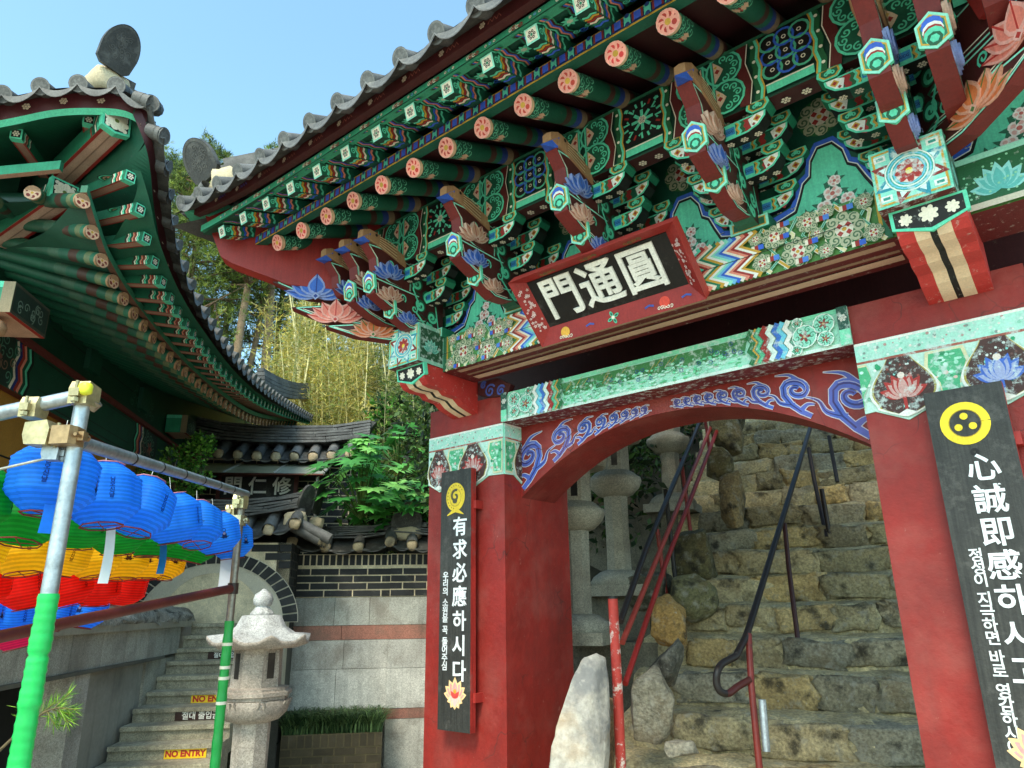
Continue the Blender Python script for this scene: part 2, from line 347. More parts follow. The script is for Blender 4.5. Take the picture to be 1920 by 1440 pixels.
# painted capital bands, front and inner faces, scalloped lower edge
def capital(f, w, vases, mirror=False):
    """front band on frame f (origin at top left), width w; vases = list of (centre, halfwidth, flower colour)"""
    m = M(); pts = [(0, 0), (0, -.40)]
    low = []
    for c_, hw, _ in vases: low += [(c_-hw*1.25, -.385), (c_-hw*.9, -.405), (c_, -.455), (c_+hw*.9, -.405), (c_+hw*1.25, -.385)]
    low = [(min(max(x, 0), w), y) for x, y in low]
    poly = [(w, 0), (0, 0), (0, -.39)]+low+[(w, -.39)]
    m.prism(f, poly[::-1], -.02, .008, K['mint2'], ctop=col('bfe0cf')); f.L = .009
    m.rect(f, 0, w, -.105, -.012, col('a9dcc8')); m.rect(f, 0, w, -.014, 0, K['white']); m.rect(f, 0, w, -.118, -.105, col('a65a4a'))
    r2 = random.Random(3)
    for i in range(int(w*120)):
        m.disc(f, (r2.uniform(.02, w-.02), r2.uniform(-.095, -.02)), r2.uniform(.003, .009), r2.choice([col('d9ecdf'), col('b89088'), col('8fcdb2'), col('e6e0d2'), col('c9dccf'), col('8a9a90')]), 6)
    for i in range(int(w*60)):
        m.disc(f, (r2.uniform(.01, w-.01), r2.uniform(-.36, -.13)), r2.uniform(.006, .016), r2.choice([col('2f9a68'), col('6fd0a5'), col('e8f0e4'), col('1f6a48')]), 6)
    mids = [(vases[i][0]+vases[i+1][0])/2 for i in range(len(vases)-1)]+[vases[-1][0]+vases[-1][1]*2.05, vases[0][0]-vases[0][1]*2.0]
    for q in mids:                                                   # marbled green shapes between the dark ones
        P_ = [(min(max(q+x, .002), w-.002), y) for x, y in ((-.085, -.125), (.085, -.125), (.10, -.20), (.05, -.30), (.045, -.375), (-.045, -.375), (-.05, -.30), (-.10, -.20))]
        if max(p[0] for p in P_)-min(p[0] for p in P_) < .03: continue
        m.poly(f, P_, col('d9d2a6')); m.poly(f, [(q+(x-q)*.84 if 0 < q < w else x, -.25+(y+.25)*.9) for x, y in P_], col('4fae7c'))
        for k in range(34):
            x = q+r2.uniform(-.06, .06); y = r2.uniform(-.36, -.14)
            if .012 < x < w-.012: m.disc(f, (x, y), r2.uniform(.006, .018), r2.choice([col('8fdab4'), col('c9ecd8'), col('2f8a5c'), col('a9e0c4'), col('d8b8a8')]), 7, r2.uniform(.005, .014))
    for c_, hw, fc in vases:
        e = []
        for k in range(13):
            t = k/12; y = -.12-.31*t; ww = hw*(.42+.75*math.sin(math.pi*min(1, t*1.02)**1.25)) if t < .8 else hw*(1.03-.9*((t-.8)/.2)**1.3)
            e.append((ww, y))
        full = [(min(max(c_+x, .002), w-.002), y) for x, y in e]+[(min(max(c_-x, .002), w-.002), y) for x, y in e[::-1]]
        big = [(min(max(c_+(x-c_)*1.16, 0), w), y-.006) for x, y in full]
        m.poly(f, big[::-1], K['white']); f.L += .0003
        m.poly(f, [(min(max(c_+(x-c_)*1.07, 0), w), y) for x, y in full][::-1], col('a99a48')); m.poly(f, full[::-1], col('4a302b'))
        for i in range(46):
            t = r2.random(); ww = hw*.75*math.sin(math.pi*(.15+.75*t)); x = c_+r2.uniform(-ww, ww)
            if .01 < x < w-.01: m.disc(f, (x, -.14-.25*t), r2.uniform(.003, .009), r2.choice([col('7fc9bd'), col('8a4a40'), col('cfd6d0'), col('2c4a48'), col('6a4a44')]), 5)
        if .03 < c_ < w-.03:
            m.lotus(f, (c_, -.335), hw*1.15, fc, mixc(fc, K['white'], .35), spread=68)
            m.rect(f, c_-.008, c_+.008, -.40, -.335, fc); m.disc(f, (c_, -.25+.03), .018, col('e0cfc2'), 8)
            m.poly(f, [(c_-.05, -.425), (c_, -.40), (c_+.05, -.425), (c_, -.44)], K['white'])
    return m
RF, BF = col('a8322c'), col('4468bb')
capital(F((-4.172, 3.998, 2.945), X, Z), .798, [(.13, .1, RF), (.50, .12, RF)]).build('painted_band', 'oldpaint', gate)
capital(F((-3.374, 4.0, 2.945), Y, Z), .22, [(.22, .09, BF)]).build('painted_band', 'oldpaint', gate)
capital(F((-.866, 3.998, 2.945), X, Z), .806, [(.20, .12, RF), (.62, .12, BF)]).build('painted_band', 'oldpaint', gate)
# lintel with its painted front
m = M(); x0, x1, z0, z1 = -3.374, -.866, 2.948, 3.172; w = x1-x0; h = z1-z0
m.wbox(x0, x1, 3.985, 4.62, z0, z1, K['dred'], front=col('9fdcc0'), bottom=col('6a211d'))
f = F((x0, 3.985, z0), X, Z); f.L = .002
m.rect(f, 0, w, h-.028, h, col('7fd8ae')); m.rect(f, 0, w, 0, .02, col('d8eadb'))
L0, L1 = .58, w-.60
m.poly(f, [(L0, h*.42), (L1, h*.42), (L1+.03, h-.035), (L0-.03, h-.035)], col('3f8048'))
r2 = random.Random(5)
for i in range(300):
    x = r2.uniform(L0, L1); y = r2.uniform(.02, h*.62)
    m.disc(f, (x, y), r2.uniform(.006, .02), r2.choice([col('6fd09c'), col('8fe0b8'), col('b6ead2'), col('57b47c'), col('c6eedb')]), 6, r2.uniform(.004, .010))
for i in range(46):
    x = r2.uniform(L0, L1); y = r2.uniform(h*.3, h*.75); m.ring(f, (x, y), .012, r2.choice([col('24448f'), col('2f7f58')]), .004, 7)
for i in range(14):
    x = r2.uniform(L0, L1-.1); y = r2.uniform(h*.45, h*.7); m.stroke(f, [(x, y), (x+.05, y+.05)], .003, col('b79a3f'))
for side in (0, 1):
    g = lambda x: x if side == 0 else w-x
    st = [(.33, col('f0efe6'), .03), (.365, col('6fc9e0'), .03), (.395, col('3f74c8'), .03), (.43, col('dff0e4'), .03), (.465, K['red'], .035), (.50, col('57b98a'), .02), (.525, K['gold'], .012), (.55, col('24703f'), .03)]
    for x, c_, ww in st: m.zig(f, g(x), .004, h-.004, .014, ww, c_, 5)
    m.rect(f, min(g(.0), g(.055)), max(g(.0), g(.055)), 0, h, col('2a5548')); m.dots(f, (g(.028), h*.7), .022, K['white'], K['black']); m.rect(f, min(g(.0), g(.055)), max(g(.0), g(.055)), 0, h*.4, col('7fd8b0'))
    for cx, cy, rr in ((.13, .15, .06), (.13, .06, .045), (.24, .10, .07), (.27, .19, .03), (.29, .03, .03)):
        m.disc(f, (g(cx), cy), rr, col('8fd8bd'), 12); m.ring(f, (g(cx), cy), rr*.95, col('e6efe4'), .006)
        for k in range(6): m.spiral(f, (g(cx)+rr*.62*math.cos(k), cy+rr*.62*math.sin(k*1.05)), rr*.3, col('2f7a58'), .005, 1.1, k)
        m.flower(f, (g(cx), cy), rr*.5, 5, col('8a3a30'), col('c9a26a'))
m.build('lintel', 'oldpaint', gate)
# arch panel between the pillars
def arch_z(x):
    c_, hw = -2.12, 1.26; t = (x-c_)/hw; return 2.395+.445*max(0, 1-abs(t)**2.15)
m = M(); n = 36; xs = [x0+(x1-x0)*i/n for i in range(n+1)]
m.prism(F((0, 4.2, 0), X, Z), [(x, arch_z(x)) for x in xs]+[(x1, 2.948), (x0, 2.948)], -.42, 0, lambda i: col('7a2622') if i < n else K['plaster'], ctop=K['plaster'])
f = F((0, 4.2, 0), X, Z); f.L = .002
WB, CB, DB = col('dcd2da'), col('5068c0'), col('2b3478')
def cloud(xa, dr, n_):
    """running cloud scroll: wave crests that curl back over themselves and shrink towards the crown of the arch"""
    x = xa; crests = []
    for k in range(n_):
        za = arch_z(x+dr*.05); gap = 2.93-za; s_ = max(.05, gap*.60)
        if k == 0: s_ = .24
        x2 = x+dr*s_*1.22; sl = (arch_z(x2)-arch_z(x))/(x2-x); u = Vector((dr, sl*dr)).normalized(); v = Vector((-u.y, u.x)); v = v if v.y > 0 else -v
        o = Vector((x, arch_z(x)+.10*gap+.004)); T = lambda a, b: (o.x+u.x*a*1.3*s_+v.x*b*s_, o.y+u.y*a*1.3*s_+v.y*b*s_)
        body = [(0, .0), (.28, .06), (.58, .20), (.84, .44), (.93, .70)]
        for q in range(1, 25):
            t = q/24; a = .1+2*math.pi*1.3*t; rr = .36*(1-.80*t**.9); body.append((.58+rr*math.cos(a), .72+rr*math.sin(a)*.95))
        tail = [(.50, .22), (.86, .16), (1.10, .34), (1.40, .30)]; horn = [(.62, 1.04), (.90, 1.16), (1.25, 1.02)]; hook = [(.30, .10), (.20, .34), (.02, .40)]
        crests.append(([T(*p) for p in body], [T(*p) for p in tail], [T(*p) for p in horn], [T(*p) for p in hook], s_)); x = x2
    sm = lambda p: [(q.x, q.y) for q in crom([(a, b, 0) for a, b in p], 4)]
    for ex, cc in ((.010, WB), (0, CB)):
        for body, tail, horn, hook, s_ in crests:
            m.stroke(f, sm(tail), lambda t: s_*.17*(1-t)+ex, cc); m.stroke(f, sm(horn), lambda t: s_*.16*(1-t)+ex, cc); m.stroke(f, sm(hook), lambda t: s_*.17*(1-.8*t)+ex, cc)
            m.stroke(f, body, lambda t: s_*(.10+.14*math.sin(math.pi*min(1, t*1.6+.1)) if t < .5 else .20-.20*(t-.5))+ex, cc)
    for body, tail, horn, hook, s_ in crests:
        m.stroke(f, body[1:-1], lambda t: s_*.045, DB); m.stroke(f, [(px, pz+s_*.05) for px, pz in body[5:16]], lambda t: s_*.02, mixc(CB, WB, .6)); m.stroke(f, sm(tail)[1:-3], lambda t: s_*.03, DB)
cloud(-3.355, 1, 8); cloud(-.90, -1, 9)
m.build('arch_panel', 'plaster', gate)
# great beam over the pillars
BX0, BX1, BY, BZ0, BZ1 = -3.63, .62, 3.6, 3.31, 3.585
m = M(); m.wbox(BX0, BX1, BY, 3.95, BZ0, BZ1, K['dred'], front=col('4f8440'), bottom=K['dred'])
fb = F((BX0, 3.95, BZ0), X, -Y); fb.n = -Z; fb.L = .002
m.rect(fb, .1, 3.1, .06, .13, col('c9a68a')); m.rect(fb, .1, 3.1, .17, .2, col('8d7158')); m.rect(fb, .1, 3.1, .135, .14, K['black']); m.rect(fb, .1, 3.1, .26, .31, col('a8866c'))
f = F((BX0, BY, BZ0), X, Z); f.L = .002; H_ = BZ1-BZ0
def swirl(m, f, c0, r, base=None, curl=None, n=8):
    m.disc(f, c0, r, base or col('2f6a3a'), 14)
    for k in range(n):
        a = 2*math.pi*k/n; p = (c0[0]+.72*r*math.cos(a), c0[1]+.72*r*math.sin(a))
        m.disc(f, p, r*.3, curl or col('b4b392'), 9); m.spiral(f, p, r*.24, col('4f6b4c'), r*.085, 1.2, a, 1, 10)
    m.disc(f, c0, r*.46, col('ddd3bf'), 10)
    for k in range(4):
        a = math.pi/4+k*math.pi/2; p = (c0[0]+.3*r*math.cos(a), c0[1]+.3*r*math.sin(a)); m.disc(f, p, r*.16, col('a3322b'), 4)
    m.disc(f, c0, r*.12, K['gold'], 7)
def beam_end(g):
    rr = lambda a, b, y0, y1, c_: m.rect(f, min(g(a), g(b)), max(g(a), g(b)), y0, y1, c_)
    rr(0, .05, 0, H_, col('2f6a4a')); rr(.035, .05, 0, H_, K['gold'])
    for k in range(7):
        x = .06+.095*k; pts = [(g(x-.03), 0), (g(x+.05), .09), (g(x+.02), .18), (g(x+.09), H_-.003)]
        m.stroke(f, pts, .022, K['cream']); m.stroke(f, pts, .014, K['gold'] if k % 2 else col('d9cf9a'))
        pts = [(g(x+.09), 0), (g(x+.01), .07), (g(x+.07), .16), (g(x-.01), H_-.003)]; m.stroke(f, pts, .016, col('8fc9b0')); m.stroke(f, pts, .006, col('2f7a58'))
    for (cx, cy, r) in ((.21, .12, .10), (.38, .225, .06), (.45, .075, .085), (.10, .235, .045), (.56, .20, .07), (.08, .05, .05), (.64, .07, .055), (.31, .03, .04), (.28, .245, .04), (.66, .22, .04), (.34, .14, .035)):
        swirl(m, f, (g(cx), cy), r)
    for k, (x, y) in enumerate(((.27, .2), (.48, .17), (.15, .215), (.34, .09), (.545, .06), (.12, .0), (.40, .0), (.62, .15), (.47, .24))):
        rr(x, x+.03, y, y+.03, K['blue'] if k % 2 else col('4f7fd0')); rr(x+.03, x+.05, y, y+.03, K['red']); rr(x+.05, x+.066, y, y+.03, K['cream'])
    x = .70
    for c_ in ('gold', 'white', 'red', 'salmon', 'cream', 'blue', 'lblue', 'mint2', 'white', 'gold', 'green', 'cream', 'salmon', 'red', 'mint', 'white', 'blue', 'dgreen', 'red', 'cream', 'brown'):
        m.zig(f, g(x), .003, H_-.003, .05*(1 if g(1) > g(0) else -1), .03, K[c_], 4); x += .024
for g in (lambda x: x, lambda x: (-.52-BX0)-x): beam_end(g)
f2 = F((BX0+2.95, BY, BZ0), X, Z)
m.rect(f, 3.42, 4.1, .03, H_-.03, col('1f5a34')); m.rect(f, 3.42, 4.1, H_-.03, H_, col('9ad9bd')); m.rect(f, 3.42, 4.1, 0, .03, col('c9bfa8'))
m.lotus(f, (3.57, .07), .14, col('8fd0c8'), col('5fb4ac')); 
for i in range(30): m.disc(f, (3.43+.3*rnd.random(), .04+.2*rnd.random()), .006, col('8fc9a0'), 5)
m.rect(f, 0, 2.95, .128, .132, K['black'])
m.build('main_beam', 'facade', gate)
# dark ceiling, rear beam and rear wall plate close the space behind the brackets
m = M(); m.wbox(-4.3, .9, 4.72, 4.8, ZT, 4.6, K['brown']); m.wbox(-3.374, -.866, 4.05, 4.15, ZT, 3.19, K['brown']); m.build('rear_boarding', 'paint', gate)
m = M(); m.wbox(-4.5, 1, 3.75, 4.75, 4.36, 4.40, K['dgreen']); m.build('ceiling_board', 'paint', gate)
# projecting beam heads with flower fronts, and the curved feet under them
for hx0, hx1 in ((-3.955, -3.632), (-.525, -.215)):
    m = M(); w = hx1-hx0; y0, y1, z0, z1 = 3.34, 3.95, 3.34, 3.64
    m.wbox(hx0, hx1, y0, y1, z0, z1, col('2f7a5c'), front=col('6fd0b0'), bottom=K['dred'], right=col('6fae94'))
    f = F((hx0, y0, z0), X, Z); f.L = .002; c0 = (w/2, .15)
    m.rect(f, .012, w-.012, .012, .288, K['gold']); m.rect(f, .022, w-.022, .022, .278, col('8fdcc4'))
    for k in range(8):
        a = k*math.pi/4+.4; m.petal(f, c0, .165, .035, a, col('8a2f28') if k % 2 else col('2f8fa0'), col('d9efe6'))
    m.disc(f, c0, .105, col('3fa896'), 18)
    for k in range(5): m.ring(f, c0, .10-.012*k, K['white'] if k % 2 == 0 else col('6fc0dd'), .006, 22)
    m.disc(f, c0, .058, col('e6c9bd'), 14); m.flower(f, c0, .062, 8, col('a8332b'), K['yellow'], None)
    for sx in (.02, w-.07):
        for sy in (.03, .24): m.rect(f, sx, sx+.05, sy, sy+.03, K['white']); m.rect(f, sx+.01, sx+.04, sy+.008, sy+.022, col('2f8f80'))
    f = F((hx1, y0, z0), Y, Z); f.L = .002
    m.rect(f, .0, .26, 0, .3, col('86bda6')); m.rect(f, .018, .25, .03, .27, col('1f4f34')); m.lotus(f, (.13, .10), .10, col('7fc4b2'), col('4f9a8c'))
    fb = F((hx0, y0+.3, z0), X, -Y); fb.n = -Z; fb.L = .002; m.rect(fb, .07, w-.07, .03, .25, col('c9a68a')); m.rect(fb, w/2-.015, w/2+.015, .1, .24, K['black'])
    hb = m.build('beam_head', 'oldpaint', gate)
    m = M(); fx = hx0+.045; fw_ = .27 if hx0 < -1 else .285
    prof = [(3.42, 3.338), (3.40, 3.30), (3.42, 3.225), (3.46, 3.19), (3.52, 3.18), (3.62, 3.185), (3.66, 3.155), (3.78, 3.15), (3.84, 3.11), (3.93, 3.085), (3.999, 3.07), (3.999, 3.338)]
    cs = [col('b8342e'), col('e0c3a0'), K['black'], col('e0c3a0'), col('b8342e')]; ws = [0, .24, .45, .55, .76, 1]
    for i in range(5):
        fr = F((fx+fw_*ws[i], 0, 0), Y, Z); m.prism(fr, prof, 0, fw_*(ws[i+1]-ws[i]), cs[i])
    fh = F((fx-.015, 3.405, 3.335), X, Vector((0, .18, -1))); fh.L = .002
    W_ = fw_+.03
    fh2 = F((fx-.015, 3.397, 3.335), X, Vector((0, -.18, 1)))
    hexp = [(0, .005), (W_, .005), (W_, -.085), (W_/2, -.135), (0, -.085)]
    m.prism(fh2, hexp[::-1], -.03, .004, K['mint'], ctop=K['mint']); fh2.L = .005
    m.poly(fh2, [(W_/2+(x-W_/2)*.9, -.05+(y+.05)*.8) for x, y in hexp][::-1], K['black'])
    for cx, r in ((W_/2, .042), (W_*.2, .03), (W_*.8, .03)): m.flower(fh2, (cx, -.052), r, 7, K['cream'], K['cream'], None, .3, .5)
    m.build('beam_foot', 'facade', gate)
    # blue scroll behind the foot
    if hx0 < -1:
        m = M(); f = F((hx1+.01, 3.98, 3.15), X, Z)
        m.prism(f, [(0, .16), (0, .06), (.12, .02), (.3, 0), (.34, .08), (.2, .16)], -.05, 0, K['brown']); f.L = .002
        for cx, cy, r in ((.13, .07, .055), (.24, .05, .045), (.06, .13, .03)): m.spiral(f, (cx, cy), r, col('4456a0'), .016, 1.5, .5)
        m.build('carved_scroll', 'paint', gate)
# painted infill panels (a mountain outline between clusters)
CX = [-3.72, -2.88, -2.04, -1.2, -.36]
S_ = .84
def mountain(cx):
    m = M(); f = F((cx, 3.7, 3.585), X, Z)
    m.rect(f, -S_/2, S_/2, 0, .78, K['dgreen']); f.L += .002
    half = [(.30, .06), (.20, .09), (.17, .16), (.14, .24), (.10, .27), (.085, .36), (.04, .43)]
    full = [(.40, 0), (.39, .045)]+half; pts = full+[(-x, y) for x, y in full[::-1]]
    m.poly(f, pts, col('66d2ac'))
    edge = full[1:]+[(-x, y) for x, y in full[1:][::-1]]
    for c_, d, w in ((K['blue'], .028, .032), (K['black'], 0, .016), (K['white'], .012, .006)):
        m.stroke(f, [(x*(1+d*2.4), y+d) for x, y in edge], w, c_)
    for x, y, r in ((.0, .13, .05), (-.05, .06, .045), (.07, .07, .04), (.02, .2, .035), (.15, .04, .03), (-.14, .04, .03)):
        for k in range(6): a = k+x*9; m.petal(f, (x, y), r*1.7, r*.3, a, col('2f6a50'))
        m.flower(f, (x, y), r, 5, col('f0e4dc'), col('c96a60'), col('e6b0a6'), x*30, .9)
    swirl(m, f, (0, .62), .12)
    m.build('infill_panel', 'paint', gate)
for i in range(4): mountain((CX[i]+CX[i+1])/2)
mountain(CX[4]+S_/2)
# ------------------------------------------------------------------ bracket clusters
def soro(x, y, z, parent, off):                                      # bearing block
    m = M(); f = F((x, y, z), X, Z); d = .10
    hx = [(-.056, .062), (-.062, .03), (-.034, 0), (.034, 0), (.062, .03), (.056, .062)][::-1]
    m.prism(f, hx, -d, 0, K['green'], ctop=K['mint']); f.L = .002
    k = lambda s_: [(x_*s_, .033+(y_-.033)*s_) for x_, y_ in hx]
    m.poly(f, k(.8), K['gold']); m.poly(f, k(.66), col('1d5a3c')); m.spiral(f, (-.014, .03), .013, K['mint'], .007, 1.1, 0); m.spiral(f, (.014, .03), .013, K['mint'], .007, 1.1, 3.1, -1)
    m.disc(f, (0, .04), .014, K['mint'], 8)
    return sub('bearing_block', m, 'paint', parent, off)
def arm(xc, y, z, hl, parent, off, half=0):                           # arm parallel to the front
    m = M(); h = .092
    def prof(sg):
        return [(0, 0), (sg*(hl-.09), 0), (sg*(hl-.03), .02), (sg*(hl+.01), .06), (sg*(hl+.015), h), (0, h)]
    for sg in (1, -1):
        p = prof(sg); p = p if sg > 0 else p[::-1]
        m.prism(F((xc, y, z), X, Z), p, -.085, 0, lambda i: K['black'] if (i in (1, 2, 3) or i == 0) else K['dgreen'], ctop=col('1a5c42'))
        f = F((xc, y, z), X, Z); f.L = .002; q = lambda x: sg*x
        rr = lambda a, b, y0, y1, c_: m.rect(f, min(q(a), q(b)), max(q(a), q(b)), y0, y1, c_)
        rr(.055, .11, .008, .085, K['mint']); rr(.055, .105, .024, .07, col('2f7fb0'))
        for k in range(3): m.spiral(f, (q(.065+.014*k), .045), .01, K['dblue'], .004, 1, 1, sg, 8)
        m.zig(f, q(.12), .004, .088, .006, .012, K['gold'], 4); m.zig(f, q(.132), .004, .088, .006, .012, K['mint'], 4); m.zig(f, q(.148), .004, .088, .006, .02, col('245c34'), 4)
        m.zig(f, q(.172), .006, .088, .006, .03, K['red'], 4)
        a0 = hl-.045
        m.poly(f, [(q(a0-.035), .012+.06), (q(a0-.02), .012), (q(a0+.02), .035), (q(a0+.05), .07), (q(a0+.05), .09), (q(a0), .088)][::(1 if sg > 0 else -1)], K['white'])
        m.disc(f, (q(a0+.012), .062), .022, K['gold'], 4); m.disc(f, (q(a0+.012), .062), .012, K['red'], 4); m.disc(f, (q(a0-.008), .035), .01, K['red'], 4)
        m.stroke(f, [(q(.05), .005), (q(hl-.09), .006), (q(hl-.03), .026), (q(hl+.006), .064), (q(hl+.01), h)], .011, K['mint']); m.stroke(f, [(q(.05), h-.004), (q(hl-.05), h-.004)], .008, K['mint'])
        fb = F((xc, y+.085, z), X, -Y); fb.n = -Z; fb.L = .002
        for k in range(3): m.dots(fb, (q(.06+.075*k), .042), .022, K['cream'])
    return sub('bracket_arm', m, 'paint', parent, off)
def lotus_relief(m, f, c0, r, c, c2, ang=0):
    """carved lotus: fanned petals as raised lens shapes"""
    for i, a in enumerate((-1.25, 1.25, -.85, .85, -.45, .45, 0)):
        b = math.pi/2+a; L_ = r*(1-.1*abs(a)); e = []
        for k in range(6):
            t = k/5; ww = r*.23*math.sin(math.pi*t**.8); e.append((L_*t, ww))
        e += [(x, -y) for x, y in e[-2:0:-1]]
        T = [(x*math.cos(b)-y*math.sin(b), x*math.sin(b)+y*math.cos(b)) for x, y in e]
        T = [(c0[0]+(x*1.55)*math.cos(ang)-y*math.sin(ang), c0[1]+x*1.55*math.sin(ang)+y*math.cos(ang)) for x, y in T]
        h0 = .006+.004*i; m.prism(f, T, 0, h0, mixc(c, K['white'], .22), ctop=mixc(c, K['white'], .22)); f.L = h0
        cx = sum(p[0] for p in T)/len(T); cy = sum(p[1] for p in T)/len(T)
        m.poly(f, [(cx+(x-cx)*.78, cy+(y-cy)*.72) for x, y in T], c)
        m.stroke(f, [T[0], (lerp(T[0][0], T[5][0], .5), lerp(T[0][1], T[5][1], .5)), T[5]], r*.05, c2)
    f.L = .036; m.disc(f, c0, r*.17, mixc(c, K['white'], .3), 4); m.disc(f, c0, r*.09, c2, 4)
LB = (col('3560b4'), col('1c347c')); LP = (col('b98870'), col('8a3028')); LR = (col('dd7a68'), col('b8332c')); LO = (col('c96a3a'), col('4a6a34'))
WA = .084
TW = [0]
def tongue(o, d, prof, hexa, lot, parent, off, side, lotc, r, under=None, name='carved_tongue', mirror=False, ang=0):
    """salmi arm: profile in (outward distance, z), thickness WA; side = unit vector of the face that is seen"""
    m = M(); d = Vector(d).normalized(); side = Vector(side); TW[0] += 1; WA = .082+.005*(TW[0] % 3)
    f = F(Vector(o)+side*WA/2, d, Z)
    if f.n.dot(side) < 0: f.n = -f.n
    poly = prof if f.u.cross(f.v).dot(f.n) > 0 else prof[::-1]
    ucol = under or K['red']
    m.prism(f, poly, -WA, 0, col('6e211c'), ctop=col('4a1a17'), cbot=col('4a1a17')); f.L = .002
    cx = sum(p[0] for p in prof)/len(prof); cy = sum(p[1] for p in prof)/len(prof)
    ins = [(cx+(x-cx)*.93, cy+(y-cy)*.88) for x, y in prof]
    ins.append(ins[0])
    m.stroke(f, ins, .009, K['mint2'])
    xs_ = sorted(p[0] for p in prof); xm = lerp(xs_[0], xs_[-1], .5)
    for k_ in range(3):
        xk = lerp(xs_[0]+.05, xm, k_/2.0); zz_ = [p[1] for p in prof]; m.spiral(f, (xk, lerp(min(zz_), max(zz_), .62-.22*(k_ % 2))), .034, K['mint'], .012, 1.3, k_*2.0, 1 if k_ % 2 else -1, 12)
    m.stroke(f, [(cx+(x-cx)*.84, cy+(y-cy)*.70) for x, y in prof[:4]], .006, K['cream'])
    f.L = .003; fl = F(f.P(0, 0, .0), f.u, f.v); fl.n = f.n
    lotus_relief(m, fl, lot, r, lotc[0], lotc[1], ang)
    if hexa:
        (xt, zt), (xb, zb) = hexa; v = (d*(xt-xb)+Z*(zt-zb)); Lh = v.length; u = side.cross(Z) ; uu = v.normalized().cross(d); 
        uu = side; nrm = d
        fh = F(Vector(o)+d*((xt+xb)/2)+Z*((zt+zb)/2), uu, v.normalized())
        if fh.n.dot(d) < 0: fh = F(fh.o, -uu, v.normalized())
        hw, hh = .062, Lh/2+.02
        hx = [(-hw, -hh*.62), (0, -hh), (hw, -hh*.62), (hw, hh*.55), (0, hh*1.1), (-hw, hh*.55)]
        m.prism(fh, hx, -.015, .006, K['mint'], ctop=K['mint2']); fh.L = .007
        s_ = lambda k: [(x*k, y*k) for x, y in hx]
        m.poly(fh, s_(.84), K['gold']); m.poly(fh, s_(.74), col('2f7a55'))
        bands = [(hh*.25, K['blue']), (hh*.02, K['white']), (-hh*.12, K['red']), (-hh*.28, K['mint']), (-hh*.5, col('1d5a3c'))]
        m.disc(fh, (0, hh*.3), hw*.66, K['blue'], 10); m.disc(fh, (0, hh*.02), hw*.64, K['white'], 10); m.disc(fh, (0, -hh*.14), hw*.62, K['red'], 10); m.disc(fh, (0, -hh*.26), hw*.62, K['mint'], 10); m.disc(fh, (0, -hh*.44), hw*.5, col('1d5a3c'), 8); m.disc(fh, (0, -hh*.42), hw*.3, K['mint'], 6)
    return sub(name, m, 'paint', parent, off)
def bird(o, d, side, parent, off):
    m = M(); d = Vector(d).normalized(); side = Vector(side)
    f = F(Vector(o), d, Z)
    if f.n.dot(side) < 0: f.n = -f.n
    P = lambda x, z, s_: f.o+f.u*x+f.v*z+f.n*s_
    tan = col('a47c58')
    # body tapering back to the board, faceted head, two-part blue beak
    rows = []
    for x, z, hw, hh in ((-.30, -.07, .05, .05), (-.12, -.02, .052, .05), (0, .01, .056, .052), (.06, .02, .05, .05), (.10, .02, .03, .03)):
        rows.append([P(x, z-hh, -hw), P(x, z-hh, hw), P(x, z+hh*.7, hw), P(x, z+hh, 0), P(x, z+hh*.7, -hw)])
    m.grid(rows, lambda i, j: tan if i < 3 else col('8f6a4a'), False, True); m.face(rows[-1], tan); m.face(rows[0][::-1], tan)
    bl = col('3256ae')
    t = P(.165, -.065, 0); a, b_, c_, e = P(.05, .022, .055), P(.05, .022, -.055), P(.05, -.045, .040), P(.05, -.045, -.040)
    for q in ((a, t, b_), (c_, t, a), (e, t, c_), (b_, t, e), (a, c_, e, b_)): m.face(q, bl)
    fs = F(P(-.2, -.06, .056), d, Z)
    if fs.n.dot(side) < 0: fs.n = -fs.n
    fs.L = .002
    for k in range(9): m.stroke(fs, [(.0, -.03+.012*k), (.09, -.005+.011*k), (.17, .02+.008*k)], .005, col('8a5a3c') if k % 2 else col('e0c59a'))
    m.disc(fs, (.2, .085), .012, K['black'], 8)
    return sub('bird_head', m, 'paint', parent, off)
T1 = [(.02, 3.585), (.15, 3.575), (.30, 3.60), (.46, 3.635), (.475, 3.74), (.33, 3.73), (.12, 3.72), (0, 3.70)]
def t_lower(): return [(.48, 3.775), (.46, 3.64), (.32, 3.585), (.18, 3.60), (.04, 3.645), (0, 3.66), (0, 3.75)]
def t_mid(): return [(.68, 3.885), (.655, 3.755), (.52, 3.70), (.36, 3.665), (.20, 3.665), (.1, 3.69), (.1, 3.88)]
def t_up(): return [(.735, 4.125), (.71, 4.10), (.655, 4.04), (.64, 3.95), (.60, 3.895), (.5, 3.865), (.3, 3.86), (.3, 4.10), (.5, 4.13), (.62, 4.135)]
